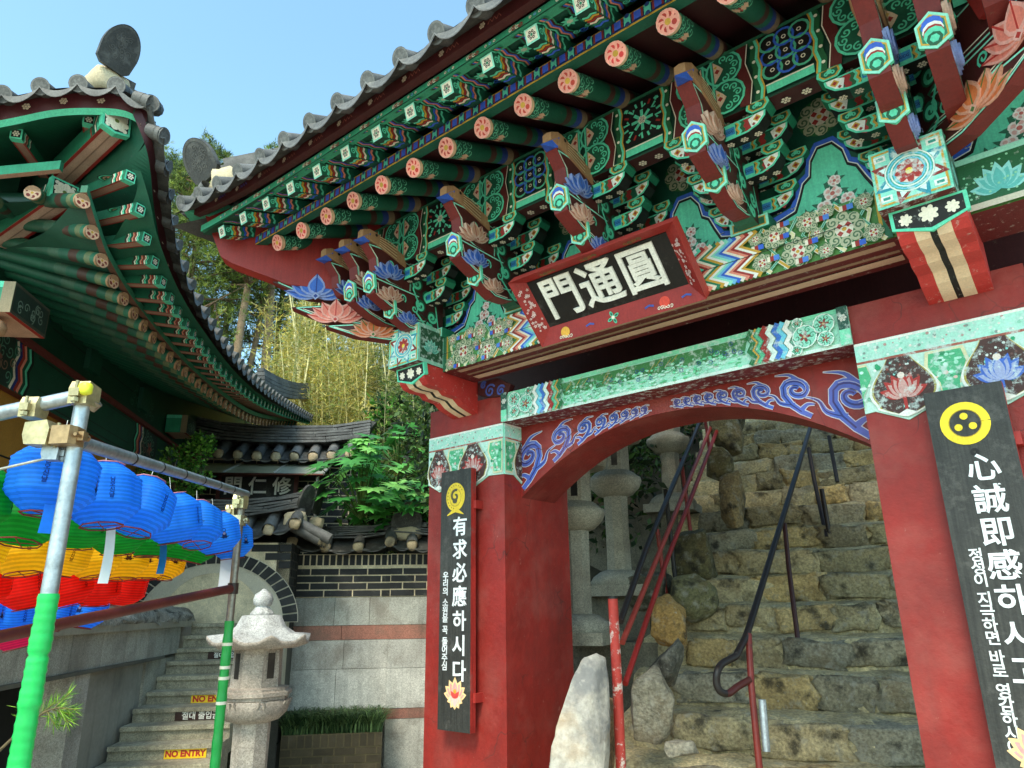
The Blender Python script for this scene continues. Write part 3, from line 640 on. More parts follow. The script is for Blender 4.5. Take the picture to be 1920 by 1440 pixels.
def scrolls(o, d, side, parent, off):
    m = M(); d = Vector(d).normalized(); side = Vector(side); f = F(Vector(o)+side*(WA/2+.014), d, Z)
    if f.n.dot(side) < 0: f.n = -f.n
    out = [(.34, 4.42), (.36, 4.36), (.30, 4.30), (.36, 4.22), (.36, 4.12), (.30, 4.07), (.34, 3.98), (.30, 3.91), (.22, 3.88), (.27, 3.80), (.23, 3.73), (.15, 3.71), (.17, 3.64), (.10, 3.60), (-.02, 3.60), (-.02, 4.42)]
    poly = out if f.u.cross(f.v).dot(f.n) > 0 else out[::-1]
    m.prism(f, poly, -WA-.028, 0, col('1b5a40'), ctop=col('3a1a18')); f.L = .003
    for x, z, r, a in ((.29, 4.34, .05, 0), (.20, 4.25, .05, 2), (.29, 4.16, .05, 0), (.20, 4.06, .05, 2), (.26, 3.96, .05, 0), (.15, 3.88, .05, 2), (.22, 3.79, .045, 0), (.10, 3.73, .045, 2), (.12, 3.65, .035, 0)):
        m.disc(f, (x, z), r*1.12, col('1b5a40'), 12); m.spiral(f, (x, z), r, K['mint'], .021, 1.35, a+1, 1 if a else -1)
    m.stroke(f, [(.33, 4.40), (.33, 4.2), (.28, 4.02), (.30, 3.9), (.24, 3.8), (.26, 3.72), (.15, 3.63)], .016, K['mint'])
    m.stroke(f, [(.12, 4.40), (.13, 4.15), (.10, 3.98), (.06, 3.8), (.03, 3.64)], .012, K['mint'])
    return sub('scroll_board', m, 'paint', parent, off)
def cluster(xc, var):
    o = (xc, 3.6, 0); off = Vector((xc, 3.6, 3.6))
    e = bpy.data.objects.new('bracket_cluster', None); C.objects.link(e); e.parent = gate; e.location = off-Vector(GO); e.empty_display_size = .1; OFF[e.name] = off
    m = M(); m.wbox(xc-.11, xc+.11, 3.56, 3.74, 3.586, 3.66, K['green'], front=K['mint2']); f = F((xc-.11, 3.56, 3.586), X, Z); f.L = .002
    m.rect(f, .015, .205, .01, .064, K['gold']); m.rect(f, .022, .198, .016, .058, col('1d5a3c')); m.spiral(f, (.08, .035), .02, K['mint'], .008); m.spiral(f, (.14, .035), .02, K['mint'], .008, 1.4, 3, -1)
    sub('base_block', m, 'paint', e, off)
    a, b_, c_ = (LB, LP, LB) if var == 0 else (LP, LB, LP)
    tongue(o, -Y, t_lower(), ((.48, 3.775), (.462, 3.645)), (.33, 3.625), e, off, X, a, .083, ang=-.12)
    tongue(o, -Y, t_mid(), ((.68, 3.90), (.66, 3.78)), (.51, 3.745), e, off, X, b_, .102, ang=-.15)
    tongue(o, -Y, t_up(), None, (.52, 3.92), e, off, X, c_, .122, ang=-.25)
    bird((xc, 2.93, 4.175), -Y, X, e, off); scrolls(o, -Y, X, e, off)
    for y, z, hl in ((3.66, 3.705, .22), (3.66, 3.88, .30), (3.44, 3.828, .24), (3.44, 3.985, .30), (3.22, 3.952, .26)):
        arm(xc, y, z, hl, e, off)
        for sg in (-1, 1): soro(xc+sg*(hl-.02), y-.012, z+.092, e, off)
    return e
cl = [cluster(CX[0], 0), cluster(CX[1], 1)]
for i in (2, 3, 4): cl.append(copytree(cl[0 if i % 2 == 0 else 1], Vector((CX[i], 3.6, 3.6))-Vector(GO), gate))
# extra heads and diagonal carved arms at both corner clusters
for k, sgn, cxx in ((0, -1, CX[0]), (1, 1, CX[4])):
    e = cl[0] if k == 0 else cl[4]; off = Vector(OFF[cl[0].name]) if k == 0 else Vector((CX[4], 3.6, 3.6))
    if k: OFF[e.name] = off
    for dx, (lc, lc2) in zip((.22, .44), ((LP, LB), (LB, LP))):
        o = (cxx+sgn*dx, 3.6, 0)
        if dx < .3: tongue(o, -Y, t_mid(), ((.68, 3.90), (.66, 3.78)), (.51, 3.745), e, off, X, lc2, .10, ang=-.15)
        tongue(o, -Y, t_up(), None, (.52, 3.92), e, off, X, lc, .12, ang=-.25)
        bird((cxx+sgn*dx, 2.93, 4.175), -Y, X, e, off)
    d = Vector((sgn, -1, 0)).normalized(); sd_ = Vector((1, sgn*1.0, 0)).normalized() if sgn < 0 else Vector((-1, -1, 0)).normalized()
    sd_ = d.cross(Z); sd_ = sd_ if sd_.y < 0 else -sd_
    sc2 = lambda p, kx: [(x*kx, z) for x, z in p]
    o = (cxx, 3.6, 0)
    diag_side = Vector((-d.y, d.x, 0)); diag_side = diag_side if diag_side.dot(Vector((0, 0, 0))-Vector(o)) > 0 else -diag_side
    tongue(o, d, [(.84, 3.675), (.62, 3.60), (.35, 3.565), (0, 3.60), (0, 3.72), (.55, 3.70)], None, (.47, 3.60), e, off, diag_side, LO, .15, ang=0)
    tongue(o, d, [(1.10, 3.82), (.86, 3.72), (.5, 3.68), (0, 3.72), (0, 3.87), (.8, 3.85)], None, (.76, 3.715), e, off, diag_side, LR, .17, ang=0)
    tongue(o, d, [(1.26, 4.03), (1.0, 3.91), (.6, 3.86), (0, 3.88), (0, 4.12), (.7, 4.10), (1.0, 4.08)], None, (.92, 3.905), e, off, diag_side, LB, .19, ang=0)
    bird(tuple(Vector(o)+d*1.10+Z*4.2), d, diag_side, e, off); scrolls(o, d, diag_side, e, off)
# ------------------------------------------------------------------ outer purlin board
def lattice(m, f, c0, w, h):
    m.rect(f, c0[0]-w/2, c0[0]+w/2, c0[1]-h/2, c0[1]+h/2, K['black'])
    for i in range(3):
        for j in range(3):
            p = (c0[0]+(i-1)*w*.3, c0[1]+(j-1)*h*.3); m.ring(f, p, w*.19, K['blue'] if (i+j) % 2 else col('4fae88'), w*.05, 12); m.ring(f, p, w*.04, K['cream'], w*.02, 6)
def snow(m, f, c0, w, h):
    m.rect(f, c0[0]-w/2, c0[0]+w/2, c0[1]-h/2, c0[1]+h/2, K['black'])
    for k in range(8):
        a = k*math.pi/4; p = lambda r, da=0: (c0[0]+r*w*math.cos(a+da), c0[1]+r*w*math.sin(a+da))
        m.stroke(f, [p(.07), p(.27)], w*.075, K['mint'])
        m.stroke(f, [p(.40, -.28), p(.33, -.1), p(.48, -.05)], w*.05, K['mint']); m.stroke(f, [p(.38, .3), p(.5, .3)], w*.05, K['red'] if k % 2 else K['mint'])
    for sx in (-1, 1):
        for sy in (-1, 1):
            q = (c0[0]+sx*w*.40, c0[1]+sy*h*.4)
            for k in range(3): m.stroke(f, [q, (q[0]-sx*.07*w*math.cos(k), q[1]-sy*.09*w*math.sin(k+.4))], w*.045, K['mint'])
    m.dots(f, c0, w*.11, K['cream'], K['black'])
m = M(); PX0, PX1, PY, PZ0, PZ1 = -4.5, .75, 3.22, 4.10, 4.485
m.wbox(PX0, PX1, PY, PY+.12, PZ0, PZ1, K['dgreen'], front=col('16402f'), bottom=K['brown'])
f = F((0, PY, PZ0), X, Z); f.L = .002; hh = PZ1-PZ0
fb = F((0, PY+.12, PZ0), X, -Y); fb.n = -Z; fb.L = .002
for i in range(6):
    cx = CX[0]-S_/2+S_*i
    (snow if i % 2 == 1 else lattice)(m, f, (cx, .225), .26, .28)
    m.rect(f, cx-.12, cx+.12, .015, .06, K['mint']); m.rect(f, cx-.12, cx+.12, .06, .068, K['cream'])
    for sg in (-1, 1):
        q = lambda x: cx+sg*x
        m.zig(f, q(.155), 0, hh, .006, .05, col('215a34'), 6); m.zig(f, q(.133), 0, hh, .006, .008, K['gold'], 6); m.zig(f, q(.145), 0, hh, .006, .014, K['mint'], 6)
        for k in range(4): m.disc(f, (q(.165), .05+.095*k), .010, K['cream'], 7)
        m.zig(f, q(.225), 0, hh, .012, .06, col('5a1f1b'), 3); m.zig(f, q(.198), 0, hh, .012, .005, K['cream'], 3)
        for yy in (.29, .11):
            m.disc(f, (q(.33), yy), .105, K['mint'], 14); m.disc(f, (q(.33), yy), .092, col('17553c'), 14)
            for k in range(5): a = 1.2+k*.75; m.spiral(f, (q(.33)-sg*.062*abs(math.cos(a-2.7)), yy+.062*math.sin(a-2.7)*1.0), .024, K['mint'], .008, 1.2, a, sg)
            m.poly(f, [(q(.385), yy-.07), (q(.385), yy+.07), (q(.35), yy+.03), (q(.33), yy), (q(.35), yy-.03)][::-sg], col('d9b79a')); m.disc(f, (q(.365), yy), .016, K['red'], 4); m.disc(f, (q(.372), yy+.03), .01, K['gold'], 4)
        m.stroke(f, [(q(.395), 0), (q(.395), hh)], .012, K['mint'])
    for k in range(8): m.dots(fb, (cx-S_/2+.05+.105*k, .06), .026, K['cream'])
m.rect(f, PX0, PX1, hh-.02, hh, col('2c6a4c'))
m.build('purlin_board', 'paint', gate)
# ------------------------------------------------------------------ rafters
SL = .43
RX = [-4.715+.2985*k for k in range(19)]
def flower_end(m, f, r, v=0):
    k = (1, .86, 1.06, .93)[v]
    m.disc(f, (0, 0), r, sc(col('f3c9b4'), k), 18); m.disc(f, (0, 0), r*.80, sc(col('e2604e'), k), 16); m.flower(f, (0, 0), r*1.02, 8, sc(col('f2a08e'), k), K['gold'], sc(col(('d4372f', 'c9402f', 'd93a3a', 'b8352c')[v]), k), .12*v, .8); m.disc(f, (0, 0), r*.27, K['gold'], 9)
def make_rafter(v=0):
    m = M(); r = .058; d = Vector((0, 1, SL)).normalized(); n = 30; a = Vector((0, 2.6, 4.27))
    def cf(i, j):
        if i == 0: return col('d8b28c')
        if i < 8: return col('14503a')
        if i < 14: return (col('4a2a22'), col('1c5a44'), col('2c3f80'), col('8a7258'))[i % 4]
        return col('1f6a50')
    L_ = 1.95; m.tube([a+d*(L_*(t/n)**1.25) for t in range(n+1)], r, cf, 14)
    fe = F(a-d*.002, X, (Z-d*d.z).normalized())
    if fe.n.dot(d) > 0: fe = F(a-d*.002, -X, (Z-d*d.z).normalized())
    flower_end(m, fe, r*1.05, v)
    u = d; v = X; cy = CY(a, u, v, r); cy.n = u.cross(v).normalized()
    if cy.n.z > 0: cy.n = -cy.n
    cy.L = .001
    for k in range(9):
        th = -2.2+4.4*k/8
        m.spiral(cy, (.055+.05*math.sin(k*2.1)**2, th), .03, col('7fc4a0'), .008, 1.2, k, 1, 10) if False else None
    for ring_, (s0, nn) in enumerate(((.05, 7), (.105, 6), (.155, 5))):
        for k in range(nn):
            th = -1.7+3.4*(k+.5*(ring_ % 2))/(nn-1); pts = []
            for q in range(11):
                t = q/10; rr = .026*(1-.8*t); aa = 2*math.pi*1.2*t+k
                pts.append((s0+rr*math.cos(aa), th+rr*math.sin(aa)/r))
            # stroke on the cylinder, width in metres along the axis only
            cy.L += .00005; Lp = [cy.P(x-.0035, y+.03, cy.L) for x, y in pts]; Rp = [cy.P(x+.0035, y-.03, cy.L) for x, y in pts]; m.grid([Lp, Rp], col('68b894'), False)
    for th in (-.5, .5, 0, -.25, .25): cy.L += .0002; m.face([cy.P(.09, th, cy.L), cy.P(.125, th+.22, cy.L), cy.P(.16, th, cy.L), cy.P(.125, th-.22, cy.L)], col('caa284') if th else col('a03a30'))
    return m
rb_ = random.Random(2); rp = {}
for i, x in enumerate(RX):
    v = i if i < 4 else rb_.randrange(4)
    if v not in rp: o = make_rafter(v).build('rafter', 'paint', gate, off=(0, 2.6, 4.27)); rp[v] = o
    else: o = rp[v].copy(); C.objects.link(o)
    o.parent = gate; o.location = Vector((x, 2.6+rb_.uniform(-.008, .008), 4.27+rb_.uniform(-.004, .004)))-Vector(GO); o.rotation_euler = (0, 0, rb_.uniform(-.012, .012))
# soffit boards above rafters
m = M(); th_ = .062
m.face([(-5.0, 2.58, 4.335), (.95, 2.58, 4.335), (.95, 4.6, 4.335+2.02*SL), (-5.0, 4.6, 4.335+2.02*SL)][::-1], col('3a1416'))
m.build('soffit_board', 'paint', gate)
# fascia strip over the rafter ends
m = M(); m.wbox(-4.82, .75, 2.555, 2.62, 4.328, 4.408, K['dgreen'], front=K['gold']); f = F((-4.82, 2.555, 4.328), X, Z*1.0); f.L = .002
m.rect(f, 0, 5.57, .010, .070, col('1f3a6a')); x = .02
while x < 5.5:
    m.rect(f, x, x+.062, .016, .064, col('3a58c0')); m.rect(f, x+.0, x+.012, .012, .068, col('7a2a24')); m.rect(f, x+.05, x+.062, .012, .068, col('7a2a24'))
    m.rect(f, x+.068, x+.105, .010, .070, col('57b8a0')); m.disc(f, (x+.0865, .014), .014, col('1f3a6a'), 8); m.disc(f, (x+.0865, .066), .014, col('1f3a6a'), 8); x += .113
m.build('fascia_strip', 'paint', gate)
# flying rafters: square, flower ends
def make_fly():
    m = M(); a = .041; d = Vector((0, 1, .34)).normalized(); o = Vector((0, 2.3, 4.352)); u = X; v = d.cross(X); v = v if v.z > 0 else -v
    f = F(o, X, v); 
    if f.n.dot(d) > 0: f = F(o, -X, v)
    m.box(f, -a, a, -a, a, -.6, 0, col('1a5a42'), front=K['mint2'], bottom=col('123f30')); f.L = .002
    m.rect(f, -a*.78, a*.78, -a*.78, a*.78, K['cream']); m.dots(f, (0, 0), a*.62, K['brown'], K['cream']); m.disc(f, (0, 0), a*.2, K['green'], 6)
    for sx in (-1, 1):
        fs = F(o+X*sx*a, d, v)
        if fs.n.x*sx < 0: fs.n = -fs.n
        fs.L = .002
        for k, c_ in enumerate(('mint', 'gold', 'red', 'cream', 'green', 'blue', 'salmon', 'dgreen', 'mint')): m.zig(fs, .055+.022*k, -a*.9, a*.9, .007, .017, K[c_], 3)
        m.spiral(fs, (.028, 0), .022, K['mint'], .007)
    fb = F(o-v*a, d, X); fb.n = -v; fb.L = .002
    for k, c_ in enumerate(('mint', 'gold', 'red', 'cream', 'green', 'blue', 'dgreen')): m.zig(fb, .06+.024*k, -a*.9, a*.9, .007, .018, K[c_], 3)
    return m
fm = make_fly(); fo = None
for x in RX:
    if fo is None: fo = fm.build('flying_rafter', 'paint', gate, off=(0, 2.3, 4.352)); fo.parent = gate; o = fo
    else: o = fo.copy(); C.objects.link(o); o.parent = gate
    o.location = Vector((x, 2.3, 4.352))-Vector(GO)
# patterned soffit between the flying rafters
m = M(); f = F((0, 2.26, 4.398), X, Vector((0, 1, .34))); f.n = Vector((0, .34, -1)).normalized()
f.L = 0; m.face([f.P(-4.95, 0), f.P(-4.95, .37), f.P(.9, .37), f.P(.9, 0)], col('1a4f3c')); f.L = .002
for x in RX:
    c0 = (x+.149, .17)
    for k, c_ in enumerate(('mint', 'dgreen', 'salmon', 'blue', 'brown', 'green')):
        for sg in (-1, 1): m.zig(f, c0[0]+sg*(.10-.011*k), .02, .33, .008, .010, K[c_], 6)
    m.disc(f, c0, .042, K['dgreen'], 10)
    for k in range(8): m.petal(f, c0, .05, .010, k*math.pi/4, K['mint'])
    m.dots(f, c0, .018, K['cream'], K['black']); m.spiral(f, (c0[0], .30), .025, K['blue'], .008); m.spiral(f, (c0[0]-.035, .285), .02, K['mint'], .007); m.spiral(f, (c0[0]+.035, .285), .02, K['mint'], .007, 1.4, 3, -1)
m.build('painted_soffit', 'paint', gate)
# green board over the flying rafter tips and red board under the tiles, rising a little towards both corners
def ez(x): t = abs(x+2.08)/2.95; return .0+.13*t**4.5
xs = [-5.0+5.9*i/40 for i in range(41)]
def strip(y, z0, z1, c, rise=1, yb=.05):
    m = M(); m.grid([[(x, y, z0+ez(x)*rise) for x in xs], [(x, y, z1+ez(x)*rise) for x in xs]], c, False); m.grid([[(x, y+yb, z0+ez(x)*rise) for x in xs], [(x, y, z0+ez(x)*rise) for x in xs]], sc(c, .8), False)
    return m
m = strip(2.27, 4.398, 4.45, col('3a9a74'), .4); f = F((0, 2.27, 4.398), X, Z); f.L = .002
for i, x in enumerate(RX):
    for k, c_ in ((-.09, 'cream'), (-.06, 'lblue'), (-.03, 'cream')): m.disc(f, (x+.149+k-.04, .026+ez(x)*.4), .009, K[c_], 8); m.disc(f, (x+.149+k-.04, .026+ez(x)*.4), .004, K['dgreen'], 6)
    for k in range(4): m.spiral(f, (x+.19+.022*k, .022+ez(x)*.4), .016, K['red'] if k % 2 else K['cream'], .006, 1.2, k)
m.build('eave_board', 'paint', gate)
m = strip(2.2, 4.44, 4.53, col('4a1818'), 1); f = F((0, 2.2, 4.44), X, Z); f.L = .002
for i, x in enumerate(RX):
    y = .04+ez(x); m.dots(f, (x+.06, y), .021, col('e0c9a8'), col('7a2a24'))
    for k in range(3): m.stroke(f, [(x+.10+.03*k, y-.02), (x+.115+.03*k, y+.005), (x+.13+.03*k, y-.02)], .005, col('a05a4a') if x > -4.3 else col('5058b0'))
m.build('tile_board', 'paint', gate)
# hip rafters
for sg, cx in ((-1, -3.72), (1, -.36)):
    d = Vector((sg, -1, 0)).normalized(); f = F((cx, 3.6, 0), d, Z); m = M()
    p = [(.6, 3.95), (1.13, 4.0), (1.57, 4.165), (1.66, 4.22), (1.82, 4.58), (1.9, 4.62), (.4, 4.75)]
    m.prism(f, p if f.u.cross(f.v).dot(f.n) > 0 else p[::-1], -.07, .07, K['red'], ctop=col('8a2722'), cbot=col('8a2722'))
    p2 = [(1.78, 4.56), (1.98, 4.60), (1.98, 4.70), (1.6, 4.66)]; m.prism(f, p2, -.075, .075, col('4fae88'))
    m.build('hip_rafter', 'paint', gate)
# ------------------------------------------------------------------ gate roof
EY, EZ = 2.1, 4.495
def rise(d): return .44*d+.09*d*d
TC = lambda i, j: K['tile']
def tile_row(m, p, inward, along, length, r, ends=True, white=False, zf=rise, step=.22):
    """one row of cover tiles from the eave point p running inward, with a round end disc and a drip tile beside it"""
    n = max(2, int(length/step)); inward = Vector(inward); along = Vector(along)
    for k in range(n):
        a, b = length*k/n, length*(k+1)/n+.015
        A = Vector(p)+inward*a+Z*zf(a); B = Vector(p)+inward*b+Z*(zf(b))
        m.tube([A, B], lambda t, r=r: r*(1.0-.06*t), sc(K['tile'], rnd.uniform(.8, 1.25)), 10, False)
    d = (Vector(p)+inward*.1+Z*zf(.1)-Vector(p)).normalized(); f = F(Vector(p)-d*.004, along, d.cross(along) if d.cross(along).z > 0 else along.cross(d))
    if f.n.dot(d) > 0: f.n = -f.n
    if white:
        m.rockbox(Vector(p)+inward*.01, (inward, along, Z), (r*.9, r*1.75, r*1.65), rnd.random()*50, sc(col('bba684'), rnd.uniform(.8, 1.15)), .8, .3, 12)
    else:
        m.disc(f, (0, 0), r*1.1, sc(K['tile'], .95), 18); m.ring(f, (0, 0), r*.98, sc(K['tile'], 1.5), r*.16, 18)
        for k in range(6): m.petal(f, (0, 0), r*.75, r*.17, k*math.pi/3+.3, sc(K['tile'], 1.35))
        m.disc(f, (0, 0), r*.25, sc(K['tile'], 1.2), 8)
def drip(m, p, q, inward, along, sag, h, back=.5, zf=rise):
    """concave drip tile hanging between two row ends p and q"""
    p, q, inward = Vector(p), Vector(q), Vector(inward); R1, R2, R3 = [], [], []
    for k in range(9):
        t = k/8; b = p.lerp(q, t); s_ = sag*math.sin(math.pi*t)
        R1.append(b+Z*(-.005-s_)); R2.append(b+Z*(-.02-s_-h*math.sin(math.pi*t)**.6)-inward*.012); R3.append(b+inward*back+Z*(zf(back)-.005-s_))
    m.grid([R2, R1], sc(K['tile'], 1.05), False); m.grid([R1, R3], sc(K['tile2'], .9), True)
    m.grid([[v+Z*.004-inward*.006 for v in R2], [v+Z*.012-inward*.006 for v in R2]], sc(K['tile'], 1.5), False)
xs_t = [-5.02+.281*k for k in range(22)]
def ezt(x): t = abs(x+2.08)/3.05; return .02+.14*max(0, t)**5
for i, x in enumerate(xs_t):
    m = M(); p = (x, EY, EZ+ezt(x)); L_ = min(2.3, abs(x+5.2)+.05, abs(x-1.05)+.05); L_ = max(L_, .25)
    tile_row(m, p, Y, X, L_, .056)
    if i < len(xs_t)-1: q = (xs_t[i+1], EY, EZ+ezt(xs_t[i+1])); drip(m, p, q, Y, X, .04, .055, min(L_, .6))
    m.build('tile_row', 'tile', gate)
for i in range(14):
    y = 2.22+.285*i
    m = M(); p = (-5.16, y, EZ+.16-.12*min(1, (y-2.2)/1.5)); L_ = min(2.2, y-1.95); tile_row(m, p, X, -Y, L_, .056); drip(m, p, (-5.16, y+.285, p[2]), X, Y, .04, .055, min(L_, .3)); m.build('tile_row', 'tile', gate)
# roof deck (hipped)
m = M()
def zr(d): return EZ+rise(max(d, 0))-.02
rows = []
for j in range(13):
    d = 2.35*j/12; rows.append([(lerp(-5.14+d, 1.0-d, i/20), EY+d, zr(d)+(.1*(abs(i-10)/10)**5*(1-j/12))) for i in range(21)])
m.grid(rows, K['tile2'], True)
m.grid([[(x, y+2*(EY+2.35-y), z) for x, y, z in r] for r in rows], K['tile2'], True)
for sx in (-1, 1):
    m.grid([[(-2.07+sx*(3.07-d), lerp(EY+d, 2*(EY+2.35)-EY-d, i/12), zr(d)) for i in range(13)] for d in [2.35*j/12 for j in range(13)]], K['tile2'], True)
m.build('roof_deck', 'tile', gate)
m = M()
for k in range(5): m.box(F((0, 4.45, 0), X, Z), -2.9+.02*k, -1.2-.02*k, 5.95+.07*k, 6.01+.07*k, -.14+.01*k, .14-.01*k, sc(K['tile'], 1-.1*(k % 2)))
m.build('ridge', 'tile', gate)
def ridge_end(o, d, w, h, lean, parent=None, mortar=True, c=None, roll=0):
    """upright oval end tile with relief, leaning outwards over a lump of mortar"""
    m = M(); d = Vector(d).normalized(); u = d.cross(Z).normalized(); v = (Z+d*lean+u*roll).normalized(); u = (u-v*u.dot(v)).normalized(); f = F(o, u, v)
    if f.n.dot(d) < 0: f = F(o, -u, v)
    e = []
    for k in range(20):
        a = math.pi*k/19; e.append((w/2*math.cos(a), h*.42+h*.58*math.sin(a)))
    e += [(-w/2*.92, h*.1), (-w*.3, 0), (w*.3, 0), (w/2*.92, h*.1)]
    cc = c or sc(K['tile2'], .8)
    m.prism(f, e, -.035, .01, cc, ctop=cc); f.L = .012
    m.stroke(f, [(x*.9, h*.45+(y-h*.45)*.9) for x, y in e[:20]], .02, sc(cc, 1.6))
    r2 = random.Random(int(w*1000)+int(h*977))
    for k in range(16): a = r2.uniform(0, 6.3); q = r2.uniform(0, .3); m.spiral(f, (w*q*math.cos(a), h*.5+h*q*math.sin(a)), w*.09, sc(cc, 1.7), w*.025, 1.3, a)
    o1 = m.build('ridge_end', 'tile', parent)
    return o1
def hip_ridge(parent, p0, d, zf, L_, w, h, n=4):
    """stack of flat tiles running up a hip"""
    d = Vector(d).normalized(); u = d.cross(Z).normalized()
    m = M()
    for k in range(n):
        path = [Vector(p0)+d*(L_*t/8)+Z*(zf(L_*t/8)+h*k/n) for t in range(9)]
        for a, b in zip(path[:-1], path[1:]):
            f = F(a, (b-a), u); l = (b-a).length; ww = w*(1-.08*k) if k < n-1 else w*.55; c_ = sc(K['tile'], rnd.uniform(.75, 1.2))
            m.box(f, -.006, l+.006, -ww/2, ww/2, -h/n*.42, h/n*.42, c_)
    return m.build('hip_ridge', 'tile', parent)
for sg, cx in ((-1, -5.14), (1, 1.0)):
    d = Vector((-sg, 1, 0)).normalized(); p0 = Vector((cx, EY, EZ+.16))+d*.26
    hip_ridge(gate, p0+d*.1+Z*.12, d, lambda t: .30*t, 3.0, .22, .34)
    ridge_end(p0-d*.02+Z*.26, (-sg*.30, -1, 0), .30, .36, .45, gate, roll=-sg*.45)
    m = M(); m.rockbox(p0+Vector((-sg*.10, .08, .20)), (d, d.cross(Z), Z), (.24, .22, .26), 4, K['mortar'], .7, .2); m.build('ridge_mortar', 'stucco', gate)
# ================================================================== name board
NB = Vector((-2.058, 3.55, 3.265)); nv = Vector((0, -.345, .34)).normalized(); nh = .485; nw = 1.16
f = F(NB, X, nv)
if f.n.y > 0: f.n = -f.n
board = thing('name_board', tuple(NB), 'black hanging name board with three white characters in a red frame', 'sign')
m = M(); o_, i_ = nw/2, nw/2-.085
m.prism(f, [(-i_-.02, .08), (i_+.02, .08), (i_+.02, nh-.06), (-i_-.02, nh-.06)], -.06, -.035, K['black']); m.build('panel', 'blackwood', board)
m = M(); ob, ib = [(-o_, 0), (o_, 0), (o_, nh), (-o_, nh)], [(-i_, .095), (i_, .095), (i_, nh-.055), (-i_, nh-.055)]
for k in range(4):
    a, b = ob[k], ob[(k+1) % 4]; c_, d_ = ib[(k+1) % 4], ib[k]
    m.face([f.P(*a, .03), f.P(*b, .03), f.P(*c_, -.034), f.P(*d_, -.034)], col('962a25')); m.face([f.P(*a, .03), f.P(*b, .03), f.P(*b, -.06), f.P(*a, -.06)], col('b03a32'))
    m.face([f.P(*a, -.06), f.P(*b, -.06), f.P(*c_, -.06), f.P(*d_, -.06)], K['dred'])
    for t in (0, 1): pass
def on(x, y): # point on the sloping lower/side faces, height above f
    return .03-.064*y/.095
ff = F(f.P(0, 0, .03), X, (f.P(0, .095, -.034)-f.P(0, 0, .03)))
if ff.n.dot(f.n) < 0: ff.n = -ff.n
ff.L = .002
for x, c_ in ((-.38, col('e6a83a')), (.33, col('d8432f'))): m.disc(ff, (x, .055), .034, c_, 16); [m.spiral(ff, (x-.04+.02*k, .025), .012, K['cream'], .004, 1.1, k) for k in range(5)]
m.flower(ff, (-.02, .055), .045, 4, col('4fae88'), K['cream'], K['dgreen'], .4)
for x in (-.22, .2, .44): m.stroke(ff, [(x, .05), (x+.03, .06), (x+.06, .05)], .012, col('3f4f9a'))
fs = F(f.P(-o_, 0, .03), nv, (f.P(-i_, 0, -.034)-f.P(-o_, 0, .03)));  fs.n = fs.n if fs.n.dot(f.n) > 0 else -fs.n; fs.L = .002
fs2 = F(f.P(o_, 0, .03), nv, (f.P(i_, 0, -.034)-f.P(o_, 0, .03)));  fs2.n = fs2.n if fs2.n.dot(f.n) > 0 else -fs2.n; fs2.L = .002
for q in (fs, fs2):
    for k in range(34): m.flower(q, (rnd.uniform(.1, .40), rnd.uniform(.02, .09)), rnd.uniform(.006, .014), 5, col('e0c6c0'), col('b05a50'))
ft = F(f.P(0, nh, .03), X, (f.P(0, nh-.07, -.034)-f.P(0, nh, .03)));  ft.n = ft.n if ft.n.dot(f.n) > 0 else -ft.n; ft.L = .002
for x in (-.3, 0, .3): [m.spiral(ft, (x-.04+.03*k, .04), .016, col('4a6a3a') if k % 2 else col('8a6a2a'), .006, 1.2, k) for k in range(4)]
m.build('frame', 'paint', board)
fl = F(f.P(0, .255, -.034), X, nv); fl.n = f.n
for ch, x in (('門', -.30), ('通', -.015), ('圓', .275)):
    lettering(ch, fl, x, 0, .30, K['white'], board, ext=.014, bold=.016, sx=.93)
# ================================================================== hanging pillar boards
def pillar_board(x0, x1, z0, z1, y, label, main, small, emblem, size, ssize, sx, zs, small0, lotz, stp=1.13):
    t = thing('sign_board', ((x0+x1)/2, y, z0), label, 'sign')
    m = M(); m.wbox(x0, x1, y-.055, y, z0, z1, K['red'], front=col('34332f'), bottom=K['dred']); m.build('board', 'blackwood', t)
    for z in (lerp(z0, z1, .12), lerp(z0, z1, .85)): m = M(); m.wbox(x1-.002, x1+.025, y-.03, y+.07, z-.03, z+.03, K['red']); m.build('hanger', 'paint', t)
    w = x1-x0; f = F((x0, y-.055, z0), X, Z)
    for i, ch in enumerate(main): lettering(ch, f, sx, zs-i*size*stp-size/2, size, col('e4e6e6'), t, ext=.004, bold=.018)
    yy = small0[1]
    for wd in small.split(' '): lettering(wd, f, small0[0], yy, ssize, col('d8dada'), t, vertical=True, ext=.003, bold=.02, step=.86, name='small_lettering'); yy -= (len(wd)+.45)*ssize*.86
    m = M(); f.L = .003; emblem(m, f); m.build('emblem', 'paint', t)
    m = M(); f.L = .003; c0 = lotz
    for a in (-80, 80, -55, 55, -28, 28, 0): m.petal(f, c0, w*.42*(1-.002*abs(a)), w*.10, R(90-a), col('e8c08a'), col('e6918e'))
    for a in (-115, 115, -150, 150, 180): m.petal(f, (c0[0], c0[1]), w*.26, w*.09, R(90-a), col('e8c08a'), col('f0b8b0'))
    for a in (-40, 40, 0): m.petal(f, (c0[0], c0[1]-.01), w*.2, w*.05, R(90-a), col('c8453f'))
    m.disc(f, (c0[0], c0[1]+w*.12), w*.05, K['gold'], 8)
    m.build('painted_lotus', 'paint', t); return t
